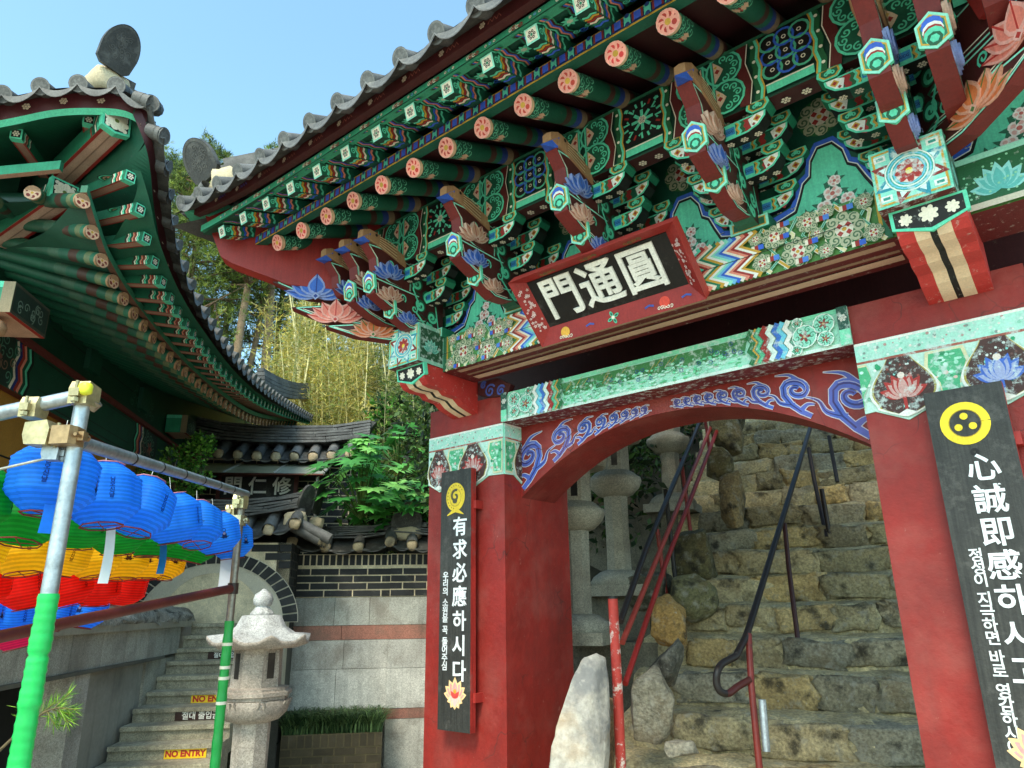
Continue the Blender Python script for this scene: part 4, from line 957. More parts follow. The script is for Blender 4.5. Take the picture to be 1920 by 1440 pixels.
def emb_left(m, f):
    y0 = col('d9b82f'); m.disc(f, (.155, 1.62), .098, y0, 24, .108); m.disc(f, (.155, 1.615), .062, col('a98a24'), 20, .068); m.disc(f, (.155, 1.615), .056, y0, 20, .062)
    m.spiral(f, (.155, 1.625), .05, col('4a4430'), .02, 1.1, 1.2); m.disc(f, (.15, 1.59), .025, col('4a4430'), 10, .02); m.stroke(f, [(.155-.085, 1.485), (.155, 1.525), (.155+.085, 1.485)], lambda t: .035*math.sin(math.pi*t)+.006, y0)
    for k in range(14): a = .6+k*.3; m.disc(f, (.155+.08*math.cos(a), 1.62+.088*math.sin(a)), .006, col('8a7420'), 5)
def emb_right(m, f):
    y0 = K['yellow']; m.ring(f, (.15, 1.63), .084, y0, .038, 28); m.ring(f, (.15, 1.63), .066, col('b0901f'), .004, 28)
    for k in range(3): a = math.pi/2+k*2*math.pi/3; m.disc(f, (.15+.034*math.cos(a), 1.63+.034*math.sin(a)), .017, y0, 12)
    m.ring(f, (.165, 1.49), .012, K['black'], .012, 10)
pillar_board(-3.926, -3.612, .795, 2.62, 3.95, 'narrow dark board with a round gold seal on the far red pillar', '有求必應하시다', '우리의 소원을 꼭 들어주심', emb_left, .148, .064, .205, 1.46, (.062, 1.04), (.17, .22))
pillar_board(-.572, -.245, .78, 2.585, 3.95, 'narrow dark board with a yellow ring of three dots on the near red pillar', '心誠即感하시고', '정성이 지극하면 바로 영감하시여', emb_right, .136, .064, .185, 1.475, (.085, 1.02), (.165, .20), 1.08)
# ================================================================== stone stairway behind the gate
SA = R(24.5); SE = RT*math.sin(SA)+FW*math.cos(SA); SQ = RT*math.cos(SA)-FW*math.sin(SA)
def ST(q, s, z): return SQ*q+SE*s+Z*z
K0, HS, TS = 6.92, .26, .388
stair = thing('stone_stairway', tuple(ST(0, 6, 0)), 'steep stairway of rough mortared stones rising behind the arch', 'stairs')
SP = (SE, SQ, Z)
m = M(); N_ = 60
nst = list(range(-8, 13))
for k in nst:                                                     # mortar bed: wavy treads and risers
    z = 1.6+HS*k-.012; s = K0+TS*k+.05; rows = []
    for (ds, dz) in ((-.025, -HS-.03), (-.025, -HS*.5), (-.02, -.05), (.02, .0), (TS*.5, .03), (TS, .04)):
        rows.append([ST(q, s+ds+.03*noise.noise(Vector((q*3, k*2.1, ds*9))), z+dz+.03*noise.noise(Vector((q*4, k*1.7+ds*7, 3)))) for q in [-1.75+3.6*i/N_ for i in range(N_+1)]])
    m.grid(rows, lambda i, j: mixc(col('b4a27a'), col('c8b68c'), rnd.random()), True)
m.build('mortar_bed', 'mortarbed', stair)
rc = random.Random(21)
SC_ = [col(c) for c in ('a5946f', 'ad9a74', '958a70', 'b0986a', '9d8f72', 'a69470', 'b59a68', '8d8570', '9b8e6c')]
cnt = 0
for k in nst:
    q = -1.5+rc.uniform(0, .2); s = K0+TS*k; z = 1.6+HS*k
    while q < 1.6:
        w = rc.uniform(.3, .85)
        if -6 <= k and cnt < 100 and q+w > -1.6:
            m = M(); hh = HS*rc.uniform(.72, 1.02); c_ = rc.choice(SC_); c_ = sc(c_, rc.uniform(.8, 1.25)); 
            ax = (SE, (SQ+Z*rc.uniform(-.06, .06)).normalized(), Z)
            m.rockbox(ST(q+w/2, s+.14+rc.uniform(-.015, .015), z-hh/2+rc.uniform(-.02, .012)), ax, (.30, w*1.02, hh), rc.random()*99, c_, .27, .30, 26, 3.4)
            m.build('stone', 'rock', stair); cnt += 1
        q += w+rc.uniform(-.02, .03)
# ---- loose boulders along the left edge of the stairway
def boulder(ctr, size, label, c, pw=.6, amp=.3, tilt=(0, 0), mt='rock', seed=1, np_=30, pts=None):
    m = M(); r = random.Random(seed); zz = (Z+SQ*tilt[0]+SE*tilt[1]).normalized(); a2 = (SQ-zz*SQ.dot(zz)).normalized(); b2 = zz.cross(a2); sg = lambda v: math.copysign(abs(v)**pw, v); P_ = []
    if pts: P_ = [Vector(p) for p in pts]
    for i in range(0 if pts else np_):
        zq = r.uniform(-1, 1); th = r.uniform(0, 6.283); q = math.sqrt(1-zq*zq); k = 1-amp*r.random()
        P_.append(Vector(ctr)+a2*(sg(q*math.cos(th))*size[0]/2*k)+b2*(sg(q*math.sin(th))*size[1]/2*k)+zz*(sg(zq)*size[2]/2*k))
    m.hullrock(P_, c, seed, 7, .05*min(size), 3.2/min(size)*.6)
    return one(m, 'boulder', mt, tuple(Vector(ctr)-Z*size[2]/2), label, 'rock')
PALE = []
for l0, f0, z0 in ((.17, 4.85, .1), (.16, 4.8, .55), (.20, 4.78, .72), (.235, 4.83, .90), (.32, 4.86, 1.08), (.375, 4.9, 1.22), (.44, 4.92, 1.30), (.53, 4.95, 1.325), (.60, 4.97, 1.29), (.60, 4.95, 1.1), (.585, 4.93, .8), (.57, 4.92, .1), (.42, 4.74, .2), (.40, 4.76, .72), (.44, 4.80, 1.0), (.50, 4.86, 1.2), (.30, 4.72, .4), (.52, 4.80, .62), (.3, 5.08, .1), (.3, 5.08, .75), (.42, 5.1, 1.1), (.55, 5.1, .9), (.52, 5.08, .1), (.50, 5.04, 1.25)): PALE.append(LF(l0, f0, z0))
boulder(LF(.385, 4.93, .78), (.36, .3, 1.12), 'tall pale upright rock leaning against the red pillar foot', col('b4ada0'), .62, .16, (.22, 0), 'marble', 23, pts=PALE)
boulder(LF(1.27, 6.2, 1.46), (.40, .34, .50), 'rounded golden brown boulder standing beside the lower red rails', col('a9854c'), .8, .2, (-.1, 0), 'rock', 31)
boulder(LF(1.60, 6.75, 1.67), (.55, .5, .46), 'greenish grey round boulder above the golden one', col('6f6a48'), .85, .15, (0, 0), 'rock', 17)
boulder(LF(.93, 5.35, .95), (.36, .4, .55), 'lumpy grey boulder behind the flaking red post', col('8f8875'), .8, .3, (.25, 0), 'rock', 44)
boulder(LF(1.10, 5.75, 1.22), (.30, .3, .42), 'angular dark grey slab rock wedged above the lumpy boulder', col('5c5a50'), .4, .15, (.3, 0), 'rock', 52, 14)
boulder(LF(1.06, 5.1, .72), (.25, .2, .12), 'small flat grey stone lying at the step edge', col('8a8474'), .6, .2, (0, 0), 'rock', 61)
boulder(LF(.60, 5.25, .75), (.12, .2, .6), 'thin tan stone slab between the pale rock and the post', col('94795a'), .5, .2, (.1, 0), 'rock', 63)
boulder(LF(1.80, 7.3, 2.08), (.46, .5, .62), 'mossy brown block of rock beside the middle steps', col('5d5638'), .5, .2, (0, 0), 'rock', 71)
boulder(LF(2.42, 7.9, 2.72), (.30, .4, .75), 'upright tan rock with pale streaks left of the steps', col('8a7550'), .6, .25, (.05, 0), 'rock', 73)
boulder(LF(2.38, 8.1, 3.15), (.34, .4, .5), 'mossy olive rock stacked above the upright tan one', col('6a6240'), .6, .2, (0, 0), 'rock', 75)
boulder(LF(2.62, 8.5, 3.6), (.42, .5, .62), 'olive capped rock under the top of the arch', col('645c40'), .6, .22, (0, 0), 'rock', 77)
boulder(LF(2.85, 9.1, 4.05), (.5, .6, .6), 'topmost dark rock at the left edge of the stairs', col('4f4a36'), .6, .22, (0, 0), 'rock', 79)
boulder(LF(1.25, 7.0, 1.75), (.5, .5, .4), 'dark squared rock behind the crossing red rails', col('4f4c3c'), .5, .2, (0, 0), 'rock', 81)
# ---- terraces and their lanterns
ter = thing('stone_terrace', tuple(LF(.9, 7, 0)), 'stepped retaining blocks of grey stone under the stone lanterns', 'terrace')
def sbox(q0, q1, s0, s1, z0, z1, c): m = M(); f = F(ST(0, 0, 0), SQ, Z); m.box(f, q0, q1, z0, z1, -s1, -s0, c); return m
for q0, q1, s0, s1, z0, z1 in ((-3.6, -1.62, 6.55, 9, -.5, 1.30), (-3.6, -1.75, 6.85, 9.4, 1.30, 1.70), (-3.6, -1.62, 8.35, 11, 1.7, 2.28), (-3.6, -1.7, 8.55, 11, 2.28, 2.66)):
    sbox(q0, q1, s0, s1, z0, z1-.003, col('6d6757')).build('block_course', 'granitestain', ter)
def stone_lantern(o, sc_, label, col_='b0a893', tall=1.0):
    t = thing('stone_lantern', tuple(o), label, 'stone lantern', 'stone lanterns beside the stairs' if tall != 1.23 else None); o = Vector(o); c_ = col(col_); q = lambda pr: [(r*sc_, z*sc_) for r, z in pr]
    oct_ = dict(n=8, sm=False, rot=R(12))
    m = M(); f = F(o, SQ, Z); m.box(f, -.3*sc_, .3*sc_, 0, .1*sc_, -.3*sc_, .3*sc_, c_); m.lathe(o+Z*.1*sc_, q([(.27, 0), (.28, .03), (.25, .08), (.18, .13), (.13, .145)]), c_, 24, True, 0, lambda a, i: 1+.05*abs(math.cos(4*a))); m.build('base', 'granite', t)
    m = M(); m.lathe(o+Z*.24*sc_, q([(.125, 0), (.12, .35*tall), (.125, .72*tall)]), c_, **oct_); m.build('column', 'granite', t)
    h = (.24+.72*tall)*sc_
    m = M(); m.lathe(o+Z*h, q([(.125, 0), (.17, .02), (.24, .09), (.265, .15), (.265, .19), (.24, .2), (.2, .24), (.16, .26)]), c_, 24, True, 0, lambda a, i: 1+(.045*abs(math.cos(4*a)) if i in (1, 2, 3) else 0)); m.build('lotus_capital', 'granite', t)
    h += .26*sc_; m = M(); m.lathe(o+Z*h, q([(.165, 0), (.165, .32)]), c_, **oct_)
    for k in range(8):
        a = R(12)+math.pi*(k+.5)/4; d = Vector((math.cos(a), math.sin(a), 0)); f = F(o+Z*(h+.04*sc_)+d*.1525*sc_, d.cross(Z)*-1, Z)
        if f.n.dot(d) < 0: f = F(f.o, -f.u, Z)
        if k % 2 == 0: m.rect(f, -.03*sc_, .03*sc_, 0, .2*sc_, K['black'])
    m.build('light_chamber', 'granite', t)
    h += .32*sc_; m = M(); m.lathe(o+Z*h, q([(.3, -.01), (.33, .02), (.33, .05), (.2, .14), (.12, .25), (.07, .27)]), c_, 8, False, R(12)); m.build('roof', 'granite', t)
    h += .27*sc_; m = M(); m.lathe(o+Z*h, q([(.07, 0), (.05, .03), (.08, .08), (.07, .13), (.02, .17)]), c_, 12); m.build('finial', 'granite', t)
    return t
stone_lantern(LF(1.03, 7.2, 1.70), 1.0, 'tall stone lantern in the arch nearest the red rails', '9c9684', 1.0)
stone_lantern(LF(1.92, 8.6, 2.66), .98, 'stone lantern higher up behind the rails', '9c9684', .7)
stone_lantern(LF(.56, 6.55, 1.30), 1.0, 'stone lantern half hidden by the far red pillar', '9c9684', 1.0)
# ---- rails
def pipe(name, paths, label, cat, mt='pipepaint'):
    t = thing(name, tuple(paths[0][1][0]), label, cat)
    for nm, p, r, c_ in paths:
        m = M(); m.tube(p, r, c_, 12); m.build(nm, mt, t)
    return t
RD, BK = col('8a2a22'), col('221c1a')
pipe('handrail', [('rail', [LF(.755, 5.35, 1.36), LF(2.458, 8.5, 3.736), LF(3.2, 9.9, 4.75)], .021, col('96382c')), ('post', [LF(1.9, 7.75, 2.2), LF(1.86, 7.75, 3.15)], .02, RD), ('post', [LF(2.55, 9.0, 3.2), LF(2.52, 9.0, 3.9)], .02, RD)], 'upper bright red pipe rail slanting up beside the steps', 'handrail')
pipe('handrail', [('rail', [LF(.745, 5.25, 1.10), LF(1.3, 6.3, 1.95), LF(2.55, 8.5, 3.735), LF(3.3, 9.9, 4.75)], .021, col('8f241e')), ('post', [LF(1.40, 6.85, 1.65), LF(1.36, 6.85, 2.3)], .02, RD)], 'lower dark red pipe rail slanting up beside the steps', 'handrail')
pipe('handrail', [('rail', [LF(.75, 5.35, 1.5), LF(1.1, 6.1, 2.05), LF(2.294, 8.5, 3.739), LF(3, 9.9, 4.7)], .024, BK), ('post', [LF(1.55, 7.1, 1.8), LF(1.52, 7.1, 2.72)], .022, BK)], 'black pipe rail crossing behind the two red rails', 'handrail')
p = thing('rail_post', tuple(LF(.665, 5.1, .6)), 'upright red post with flaking white paint beside the pale rock', 'post')
m = M(); m.tube([LF(.665, 5.1, .5), LF(.672, 5.1, 1.1), LF(.672, 5.1, 1.655)], .034, col('a5352c'), 16); m.build('shaft', 'flakepaint', p)
m = M(); m.tube([LF(.672, 5.1, 1.655), LF(.672, 5.1, 1.672)], .036, K['black'], 16); m.build('cap', 'pipepaint', p)
P_ = crom([LF(1.60, 5.22, 1.40), LF(1.50, 5.12, 1.30), LF(1.475, 5.1, 1.275), LF(1.37, 5.05, 1.235), LF(1.318, 5.0, 1.19), LF(1.305, 5.0, 1.12), LF(1.325, 5.0, 1.07), LF(1.38, 5.02, 1.055), LF(1.46, 5.07, 1.09), LF(1.555, 5.1, 1.13)], 4)
hr = pipe('handrail', [('rail', [LF(3.9, 8.9, 4.15), LF(3.537, 8.2, 3.611), LF(1.62, 5.24, 1.43)]+P_[1:28], .024, BK), ('rail_return', P_[27:], .023, col('4a1f1b')),
    ('post', [LF(1.539, 5.05, .5), LF(1.56, 5.1, 1.1), LF(1.615, 5.22, 1.41)], .022, col('7a2a22')), ('post', [LF(2.318, 6.2, 1.3), LF(2.40, 6.42, 1.9), LF(2.45, 6.52, 2.3)], .021, col('3a1a17')), ('post', [LF(3.191, 7.4, 2.25), LF(3.32, 7.8, 2.9), LF(3.37, 7.95, 3.3)], .022, col('241716')), ('post', [LF(3.235, 7.42, 2.25), LF(3.22, 7.42, 2.75)], .024, col('241716')), ('post', [LF(3.754, 8.2, 2.95), LF(3.85, 8.45, 3.55)], .022, col('1d1615'))],
    'dark centre handrail with a looped lower end on red posts', 'handrail')
m = M(); m.tube([LF(1.575, 4.98, .72), LF(1.583, 4.98, 1.02)], .024, col('b9c0c6'), 14); one(m, 'pipe_sleeve', 'metal', tuple(LF(1.598, 5, .72)), 'short bare silver pipe sleeve beside the handrail post', 'pipe')
# ================================================================== the green hall on the left
hall = thing('temple_hall', tuple(HW(-6, 11, 1.5)), 'large temple hall with sweeping green eaves and dark tiles on the left', 'hall')
HI = -HA                                                             # inward from the right eave
EV = crom([HW(*p) for p in [(-2.40, 5.66, 5.93), (-2.28, 5.80, 5.62), (-2.35, 6.33, 5.33), (-2.4, 6.93, 5.08), (-2.4, 7.59, 4.93), (-2.4, 8.81, 4.87), (-2.4, 10.75, 4.985), (-2.4, 13.6, 5.416), (-2.4, 17.17, 6.06)]], 16)
EVR = resample(EV, .30)
def ev_z(b):
    best = min(EV, key=lambda p: abs(p.dot(HB)-b)); return best.z
def hrise(d): return .33*d+.02*d*d
for i, p in enumerate(EVR):
    m = M(); al = (EVR[min(i+1, len(EVR)-1)]-EVR[max(i-1, 0)]); al.z = 0; al.normalize()
    tile_row(m, p, HI, -al, max(.12, min(2.6, .85*(p.dot(HB)-5.66))), .072, zf=hrise, step=.4)
    if i < len(EVR)-1: drip(m, p, EVR[i+1], HI, HB, .05, .06, max(.04, min(.5, .6*(p.dot(HB)-5.66))), hrise)
    m.build('tile_row', 'tile', hall)
FE = crom([HW(*p) for p in [(-2.40, 5.66, 5.93), (-2.62, 5.58, 6.02), (-2.9, 5.55, 6.0), (-3.2, 5.55, 5.95), (-3.55, 5.55, 5.82), (-4.2, 5.55, 5.6), (-5, 5.55, 5.45)]], 10)
FER = resample(FE, .30)
for i, p in enumerate(FER):
    m = M(); tile_row(m, p, HB, HA, max(.12, min(2.2, .85*(-2.42-p.dot(HA)))), .072, zf=hrise, step=.4)
    if i < len(FER)-1: drip(m, p, FER[i+1], HB, -HA, .05, .065, max(.04, min(.4, .6*(-2.42-p.dot(HA)))), hrise)
    m.build('tile_row', 'tile', hall)
# roof deck
m = M()
m.grid([[p+HI*q+Z*(hrise(q)-.03) for p in EV for q in [min(d, max(.02, min(p.dot(HB)-5.62, 17.2-p.dot(HB))))]] for d in (0.02, .3, 1, 1.8, 2.8, 4)], K['tile2'], True)
m.build('roof_deck', 'tile', hall)
m = M(); m.grid([[p+HB*q+Z*(hrise(q)-.03) for p in FE for q in [min(d, max(.02, -2.4-p.dot(HA)))]] for d in (0.02, .3, 1, 1.8, 2.8, 4)], K['tile2'], True); m.build('roof_deck', 'tile', hall)
hip_ridge(hall, HW(-2.78, 6.0, 6.12), HB-HA, lambda t: .30*t, 3.5, .26, .36, 5)
hip_ridge(hall, HW(-3.1, 14.2, 5.95), HB+HA*.1, lambda t: .12*t+.03*t*t, 3.6, .24, .42, 5)
m = M(); m.rockbox(HW(-2.74, 17.75, 6.78), (HA, HB, Z), (.26, .2, .26), 3, K['mortar'], .7, .1); m.build('ridge_mortar', 'stucco', hall)
# corner ridge end tile with its mortar
ridge_end(HW(-2.86, 5.82, 6.40), (HA-HB*.9).normalized(), .33, .46, .34, hall, roll=-.12)
m = M(); m.rockbox(HW(-2.93, 5.98, 6.32), ((HA-HB).normalized(), (HA+HB).normalized(), Z), (.30, .36, .26), 8, K['mortar'], .6, .12, 18); m.build('ridge_mortar', 'stucco', hall)
# boards under the tiles
def under(path, d0, z0, d1, z1, c, inw):
    m = M(); m.grid([[p+inw*d0+Z*z0 for p in path], [p+inw*d1+Z*z1 for p in path]], c, False); return m
m = under(EV, .10, -.02, .13, -.13, col('3a1215'), HI); 
m.grid([[p+HI*.13+Z*-.13 for p in EV], [p+HI*q+Z*(hrise(q)-.10) for p in EV for q in [max(.13, min(2.2, min(p.dot(HB)-5.62, 17.2-p.dot(HB))))]]], col('17543e'), False)
for i, p in enumerate(EVR[:-1]):
    q = p.lerp(EVR[i+1], .5); f = F(q+HI*.115+Z*-.075, -HB, Z); f.L = .004; m.dots(f, (0, 0), .03, col('d9bd9a'), col('8a3a30'))
m.build('tile_board', 'paint', hall)
m = under(FE, .10, -.02, .13, -.15, col('4a1518'), HB)
for i, p in enumerate(FER[:-1]):
    q = p.lerp(FER[i+1], .5); f = F(q+HB*.11+Z*-.08, HA, Z); f.L = .004; m.dots(f, (0, 0), .035, col('e6cfae'), col('8a3a30'))
m.grid([[p+HB*.13+Z*-.15 for p in FE], [p+HB*.17+Z*-.19 for p in FE]], K['mint'], False); m.grid([[p+HB*.17+Z*-.19 for p in FE], [p+HB*q+Z*(hrise(q)-.12) for p in FE for q in [max(.17, min(2.2, -2.36-p.dot(HA)))]]], col('1c6146'), False)
m.build('tile_board', 'paint', hall)
m = M()
def at_(path, ax, v): return min(path, key=lambda p: abs(p.dot(ax)-v))
rA, rB = [], []
for k in range(16):
    q = .13+2.1*k/15; pe = at_(EV, HB, 5.62+q); pf = at_(FE, HA, -2.36-q); rA.append(pe+HI*q+Z*(hrise(q)-.10)); rB.append(pf+HB*q+Z*(hrise(q)-.12))
m.grid([rA, rB], col('174f3b'), True); m.grid([[v+Z*.16 for v in rA], [v+Z*.16 for v in rB]], col('2a2c2e'), True); m.build('hip_board', 'paint', hall)
# soffit over the round rafters
def strip_pt(b): return None
SB = crom([HW(*p) for p in [(-2.95, 5.95, 5.08), (-2.92, 6.2, 4.86), (-2.9, 6.5, 4.69), (-2.88, 7.3, 4.55), (-2.85, 8.99, 4.49), (-2.85, 11.9, 4.74), (-2.85, 14.3, 5.2), (-2.75, 17.0, 5.86)]], 14)
SBR = resample(SB, .285)
m = M(); m.grid([[p+HI*q+Z*(.075+.36*q) for p in SB for q in [d*min(1, .05+max(0, p.dot(HB)-6.0)/1.5)]] for d in (.05, .6, 1.7)], col('224c3a'), True); m.build('soffit_board', 'paint', hall)
m = M()
for a, b in zip(SB[:-1], SB[1:]):
    u = (b-a).normalized(); f = F(a+Z*.11, u, Z); 
    m.box(f, -.01, (b-a).length+.01, -.035, .035, -.03, .03, col('2c6a50'), front=col('3a8062'), bottom=col('6a4a3a'))
m.build('fascia_strip', 'paint', hall)
def hr_mesh(L_):
    m = M(); r = .067; d = Vector((1, 0, .34)).normalized(); n = 12
    cs = [col('a98260'), col('2c6a50'), col('66704f'), col('1f5540'), col('4a2e24'), col('1f5540'), col('3a5a46'), col('1b4e3a'), col('1b4e3a')]
    m.tube([d*(L_*(t/n)**1.7) for t in range(n+1)], r, lambda i, j: cs[i] if i < 8 else col('18553e'), 12)
    f = F(-d*.004, Y, Z); f.n = -d; f.L = .002
    m.disc(f, (0, 0), r*1.03, col('3a6a50'), 16); m.flower(f, (0, 0), r*1.05, 6, col('d9ad8c'), col('e0bd9c'), col('7c2a22'), .3, .95); m.disc(f, (0, 0), r*.2, K['gold'], 8)
    return m
def place(proto, p, ang):
    o = proto.copy(); C.objects.link(o); o.parent = hall; o.location = p-Vector(OFF[hall.name]); o.rotation_euler = (0, 0, ang); return o
rp = hr_mesh(1.7).build('rafter', 'paint', hall, off=(0, 0, 0)); rp.parent = hall
base_ang = math.atan2(HI.y, HI.x)
for i, p in enumerate(SBR):
    b = p.dot(HB); fan = 0
    if b < 7.4: fan = -R(40)*(7.4-b)/1.5
    if b > 15.3: fan = R(40)*(b-15.3)/1.6
    if i == 0: o = rp; o.location = p-Vector(OFF[hall.name]); o.rotation_euler = (0, 0, base_ang+fan)
    else: place(rp, p, base_ang+fan)
def hf_mesh():
    m = M(); a = .048; f = F((0, 0, 0), Y, Z); f.n = Vector((-1, 0, 0)); L_ = .75
    m.box(f, -a, a, -a, a, -L_, 0, col('1c6146'), front=K['mint'], bottom=col('a57c68')); f.L = .002
    m.rect(f, -a*.74, a*.74, -a*.74, a*.74, K['black']); m.dots(f, (0, 0), a*.62, K['cream'])
    fb = F((0, 0, -a), X, Y); fb.n = -Z; fb.L = .002
    m.rect(fb, .03, L_, -a, -a*.72, K['red']); m.rect(fb, .03, L_, a*.72, a, K['red']); m.rect(fb, 0, .07, -a, a, K['mint'])
    for sy in (-1, 1):
        fs = F((0, sy*a, 0), X, Z); fs.n = Y*sy; fs.L = .002
        for k, c_ in enumerate(('mint', 'cream', 'red', 'salmon', 'dgreen', 'mint', 'cream', 'brown')): m.zig(fs, .05+.022*k, -a*.95, a*.95, .008, .014, K[c_], 3)
    return m
FB = crom([HW(*p) for p in [(-2.55, 5.86, 5.30), (-2.5, 6.02, 5.10), (-2.5, 6.31, 4.91), (-2.5, 6.86, 4.735), (-2.5, 7.45, 4.66), (-2.5, 8.07, 4.64), (-2.5, 9.5, 4.66), (-2.5, 11.5, 4.87), (-2.5, 14.2, 5.36), (-2.45, 16.9, 5.9)]], 14)
fp = hf_mesh().build('flying_rafter', 'paint', hall, off=(0, 0, 0)); fp.parent = hall
for i, p in enumerate(resample(FB, .29)):
    b = p.dot(HB); fan = 0
    if b < 7.4: fan = -R(38)*(7.4-b)/1.5
    if b > 15.3: fan = R(38)*(b-15.3)/1.6
    o = fp if i == 0 else place(fp, p, 0)
    o.location = p-Vector(OFF[hall.name]); o.rotation_euler = (0, R(-6), base_ang+fan)
# boards between flying rafters with flower medallions
m = M(); m.grid([[p+Z*.055+HA*.08 for p in FB], [p+Z*.085-HA*(.75*min(1, max(0, p.dot(HB)-5.95)/1.0)) for p in FB]], col('18553e'), True)
for p in resample(FB, .29):
    f = F(p+HB*.145+HI*.22+Z*.06, HI, HB); f.n = -Z; f.L = .006
    m.disc(f, (0, 0), .12, K['black'], 14, .065); m.disc(f, (0, 0), .11, K['mint'], 14, .058); m.disc(f, (0, 0), .095, col('18553e'), 14, .05); m.disc(f, (0, 0), .075, col('b58a70'), 12, .04); m.disc(f, (0, 0), .06, col('18553e'), 12, .03); m.flower(f, (0, 0), .035, 4, K['salmon'], K['red'], None, .78, .8)
m.build('painted_soffit', 'paint', hall)
# front side: a few rafters and flying rafters pointing to the viewer
FBF = [HW(-2.98, 5.86, 5.86), HW(-3.55, 5.86, 5.66), HW(-4.1, 5.86, 5.5), HW(-2.72, 5.82, 5.9)]
for i, p in enumerate(FBF): o = place(fp, p, 0); o.rotation_euler = (0, R(-6), base_ang-R(90)+(R(20) if i in (0, 3) else R(8)))
for p in (HW(-3.45, 6.1, 5.22), HW(-3.80, 6.1, 5.13), HW(-4.15, 6.1, 5.06)): place(rp, p, base_ang-R(90)+R(10))
m = M(); m.grid([[HW(a, 6.25, 5.0+.3*(a+5)*.5), HW(a, 7.4, 5.5)] for a in (-5, -4, -3.3)], col('224c3a'), False); m.build('soffit_board', 'paint', hall)
m = M(); 
for a, b in ((HW(-4.9, 6.0, 5.10), HW(-3.2, 6.0, 5.45)),):
    f = F(a, (b-a).normalized(), Z); m.box(f, 0, (b-a).length, -.05, .04, -.03, .03, col('2f8060'), front=col('3a9a74'), bottom=col('b58a74'))
m.build('fascia_strip', 'paint', hall)
# the two corner rafters, one above the other
def corner_rafter(p, q, w, h, plate):
    p, q = Vector(p), Vector(q); d = (q-p).normalized(); u = Vector((-d.y, d.x, 0)).normalized(); v = d.cross(u); v = v if v.z > 0 else -v
    m = M(); f = F(p, u, v); f.n = -d; L_ = (q-p).length
    m.prism(f, [(-w/2, h/2), (-w/2, -h/2), (w/2, -h/2), (w/2, h/2)], -L_, 0, lambda i: [col('2a7a5a'), col('c7a08a'), col('2a7a5a'), K['green']][i], ctop=K['mint'])
    fb = F(p-v*h/2, d, u); fb.n = -v; fb.L = .003; m.rect(fb, .03, L_, -w/2, -w*.36, K['red']); m.rect(fb, .03, L_, w*.36, w/2, K['red']); m.rect(fb, .03, L_, -.006, .006, col('9a7864'))
    f.L = .003; hx = [(-w/2-plate, h/2+plate), (-w/2-plate, -h/2), (0, -h/2-plate*1.6), (w/2+plate, -h/2), (w/2+plate, h/2+plate)]
    m.prism(f, hx, -.05, .012, K['mint'], ctop=K['mint']); f.L = .014; m.poly(f, [(x*.84, y*.84) for x, y in hx], K['black'])
    m.flower(f, (0, 0), h*.52, 8, K['cream'], K['cream'], None, .2, .6); m.disc(f, (0, 0), h*.10, K['olive'], 8)
    for sx in (-1, 1):
        for sy in (-1, 1): m.petal(f, (sx*w*.44, sy*h*.44), w*.2, w*.06, math.atan2(-sy, -sx)+.5, K['cream']); m.petal(f, (sx*w*.44, sy*h*.44), w*.2, w*.06, math.atan2(-sy, -sx)-.5, K['cream'])
    for sg in (-1, 1):
        fs = F(p+u*sg*w/2, d, v); fs.n = u*sg; fs.L = .003
        for k, c_ in enumerate(('cream', 'mint', 'cream', 'dgreen', 'red')): m.stroke(fs, [(.05+.04*k, -h/2), (.09+.04*k, 0), (.05+.04*k, h/2)], .02, K[c_])
    m.build('corner_rafter', 'paint', hall)
corner_rafter(HW(-2.721, 5.8, 5.817), HW(-3.439, 6.5, 5.70), .20, .21, .022)
corner_rafter(HW(-3.294, 6.3, 5.356), HW(-4.168, 7.0, 5.22), .20, .20, .022)
# wall frame: lower beam, red rail, upper board, brackets, ochre wall
AW = -4.2
def hbox(a0, a1, b0, b1, z0, z1, c, **k): m = M(); f = F(HW(0, 0, 0), HB, Z); f.n = HA; m.box(f, b0, b1, z0, z1, a0, a1, c, **k); return m, f
m, f = hbox(AW-.3, AW, 7.0, 17.6, 3.86, 4.40, col('144834'), bottom=col('5a241e')); f = F(HW(AW, 0, 0), HB, Z); f.n = HA; f.L = .003
m.rect(f, 8.2, 11.1, 4.36, 4.375, K['black']); m.rect(f, 8.2, 11.1, 3.9, 3.915, K['black']); m.rect(f, 8.3, 11.0, 4.02, 4.03, K['black'])
for b0, dr in ((7.1, 1), (12.2, -1), (12.6, 1), (16.0, -1)):
    for k, c_ in enumerate(('dgreen', 'cream', 'dblue', 'red', 'salmon', 'dgreen', 'mint', 'black')): m.zig(f, b0+dr*(.62+.05*k), 3.87, 4.39, .03, .045, K[c_], 4)
    m.rect(f, min(b0, b0+dr*.6), max(b0, b0+dr*.6), 3.87, 4.39, col('20302a'))
    for k in range(14): m.spiral(f, (b0+dr*(.08+.045*k), 3.95+.4*((k*.37) % 1)), .07, col('5f8f78') if k % 3 else col('8a6a58'), .014, 1.3, k)
    m.flower(f, (b0+dr*.3, 4.13), .12, 5, col('8a5a4c'), K['red'])
m.build('wall_beam', 'paint', hall)
m, f = hbox(AW-.1, AW+.06, 7.0, 16.2, 4.40, 4.46, col('6a2a26')); m.build('rail', 'paint', hall)
m, f = hbox(AW-.3, AW-.02, 7.2, 18.2, 4.46, 6.2, col('11402e')); f = F(HW(AW-.02, 0, 0), HB, Z); f.n = HA; f.L = .003
m.rect(f, 8.4, 11.2, 4.80, 4.815, K['black'])
for b0, dr in ((7.3, 1), (11.9, -1)):
    for k in range(16): m.spiral(f, (b0+dr*.06*k, 4.62+.3*((k*.61) % 1)), .07, col('3f6f5c'), .013, 1.3, k)
m.build('upper_board', 'paint', hall)
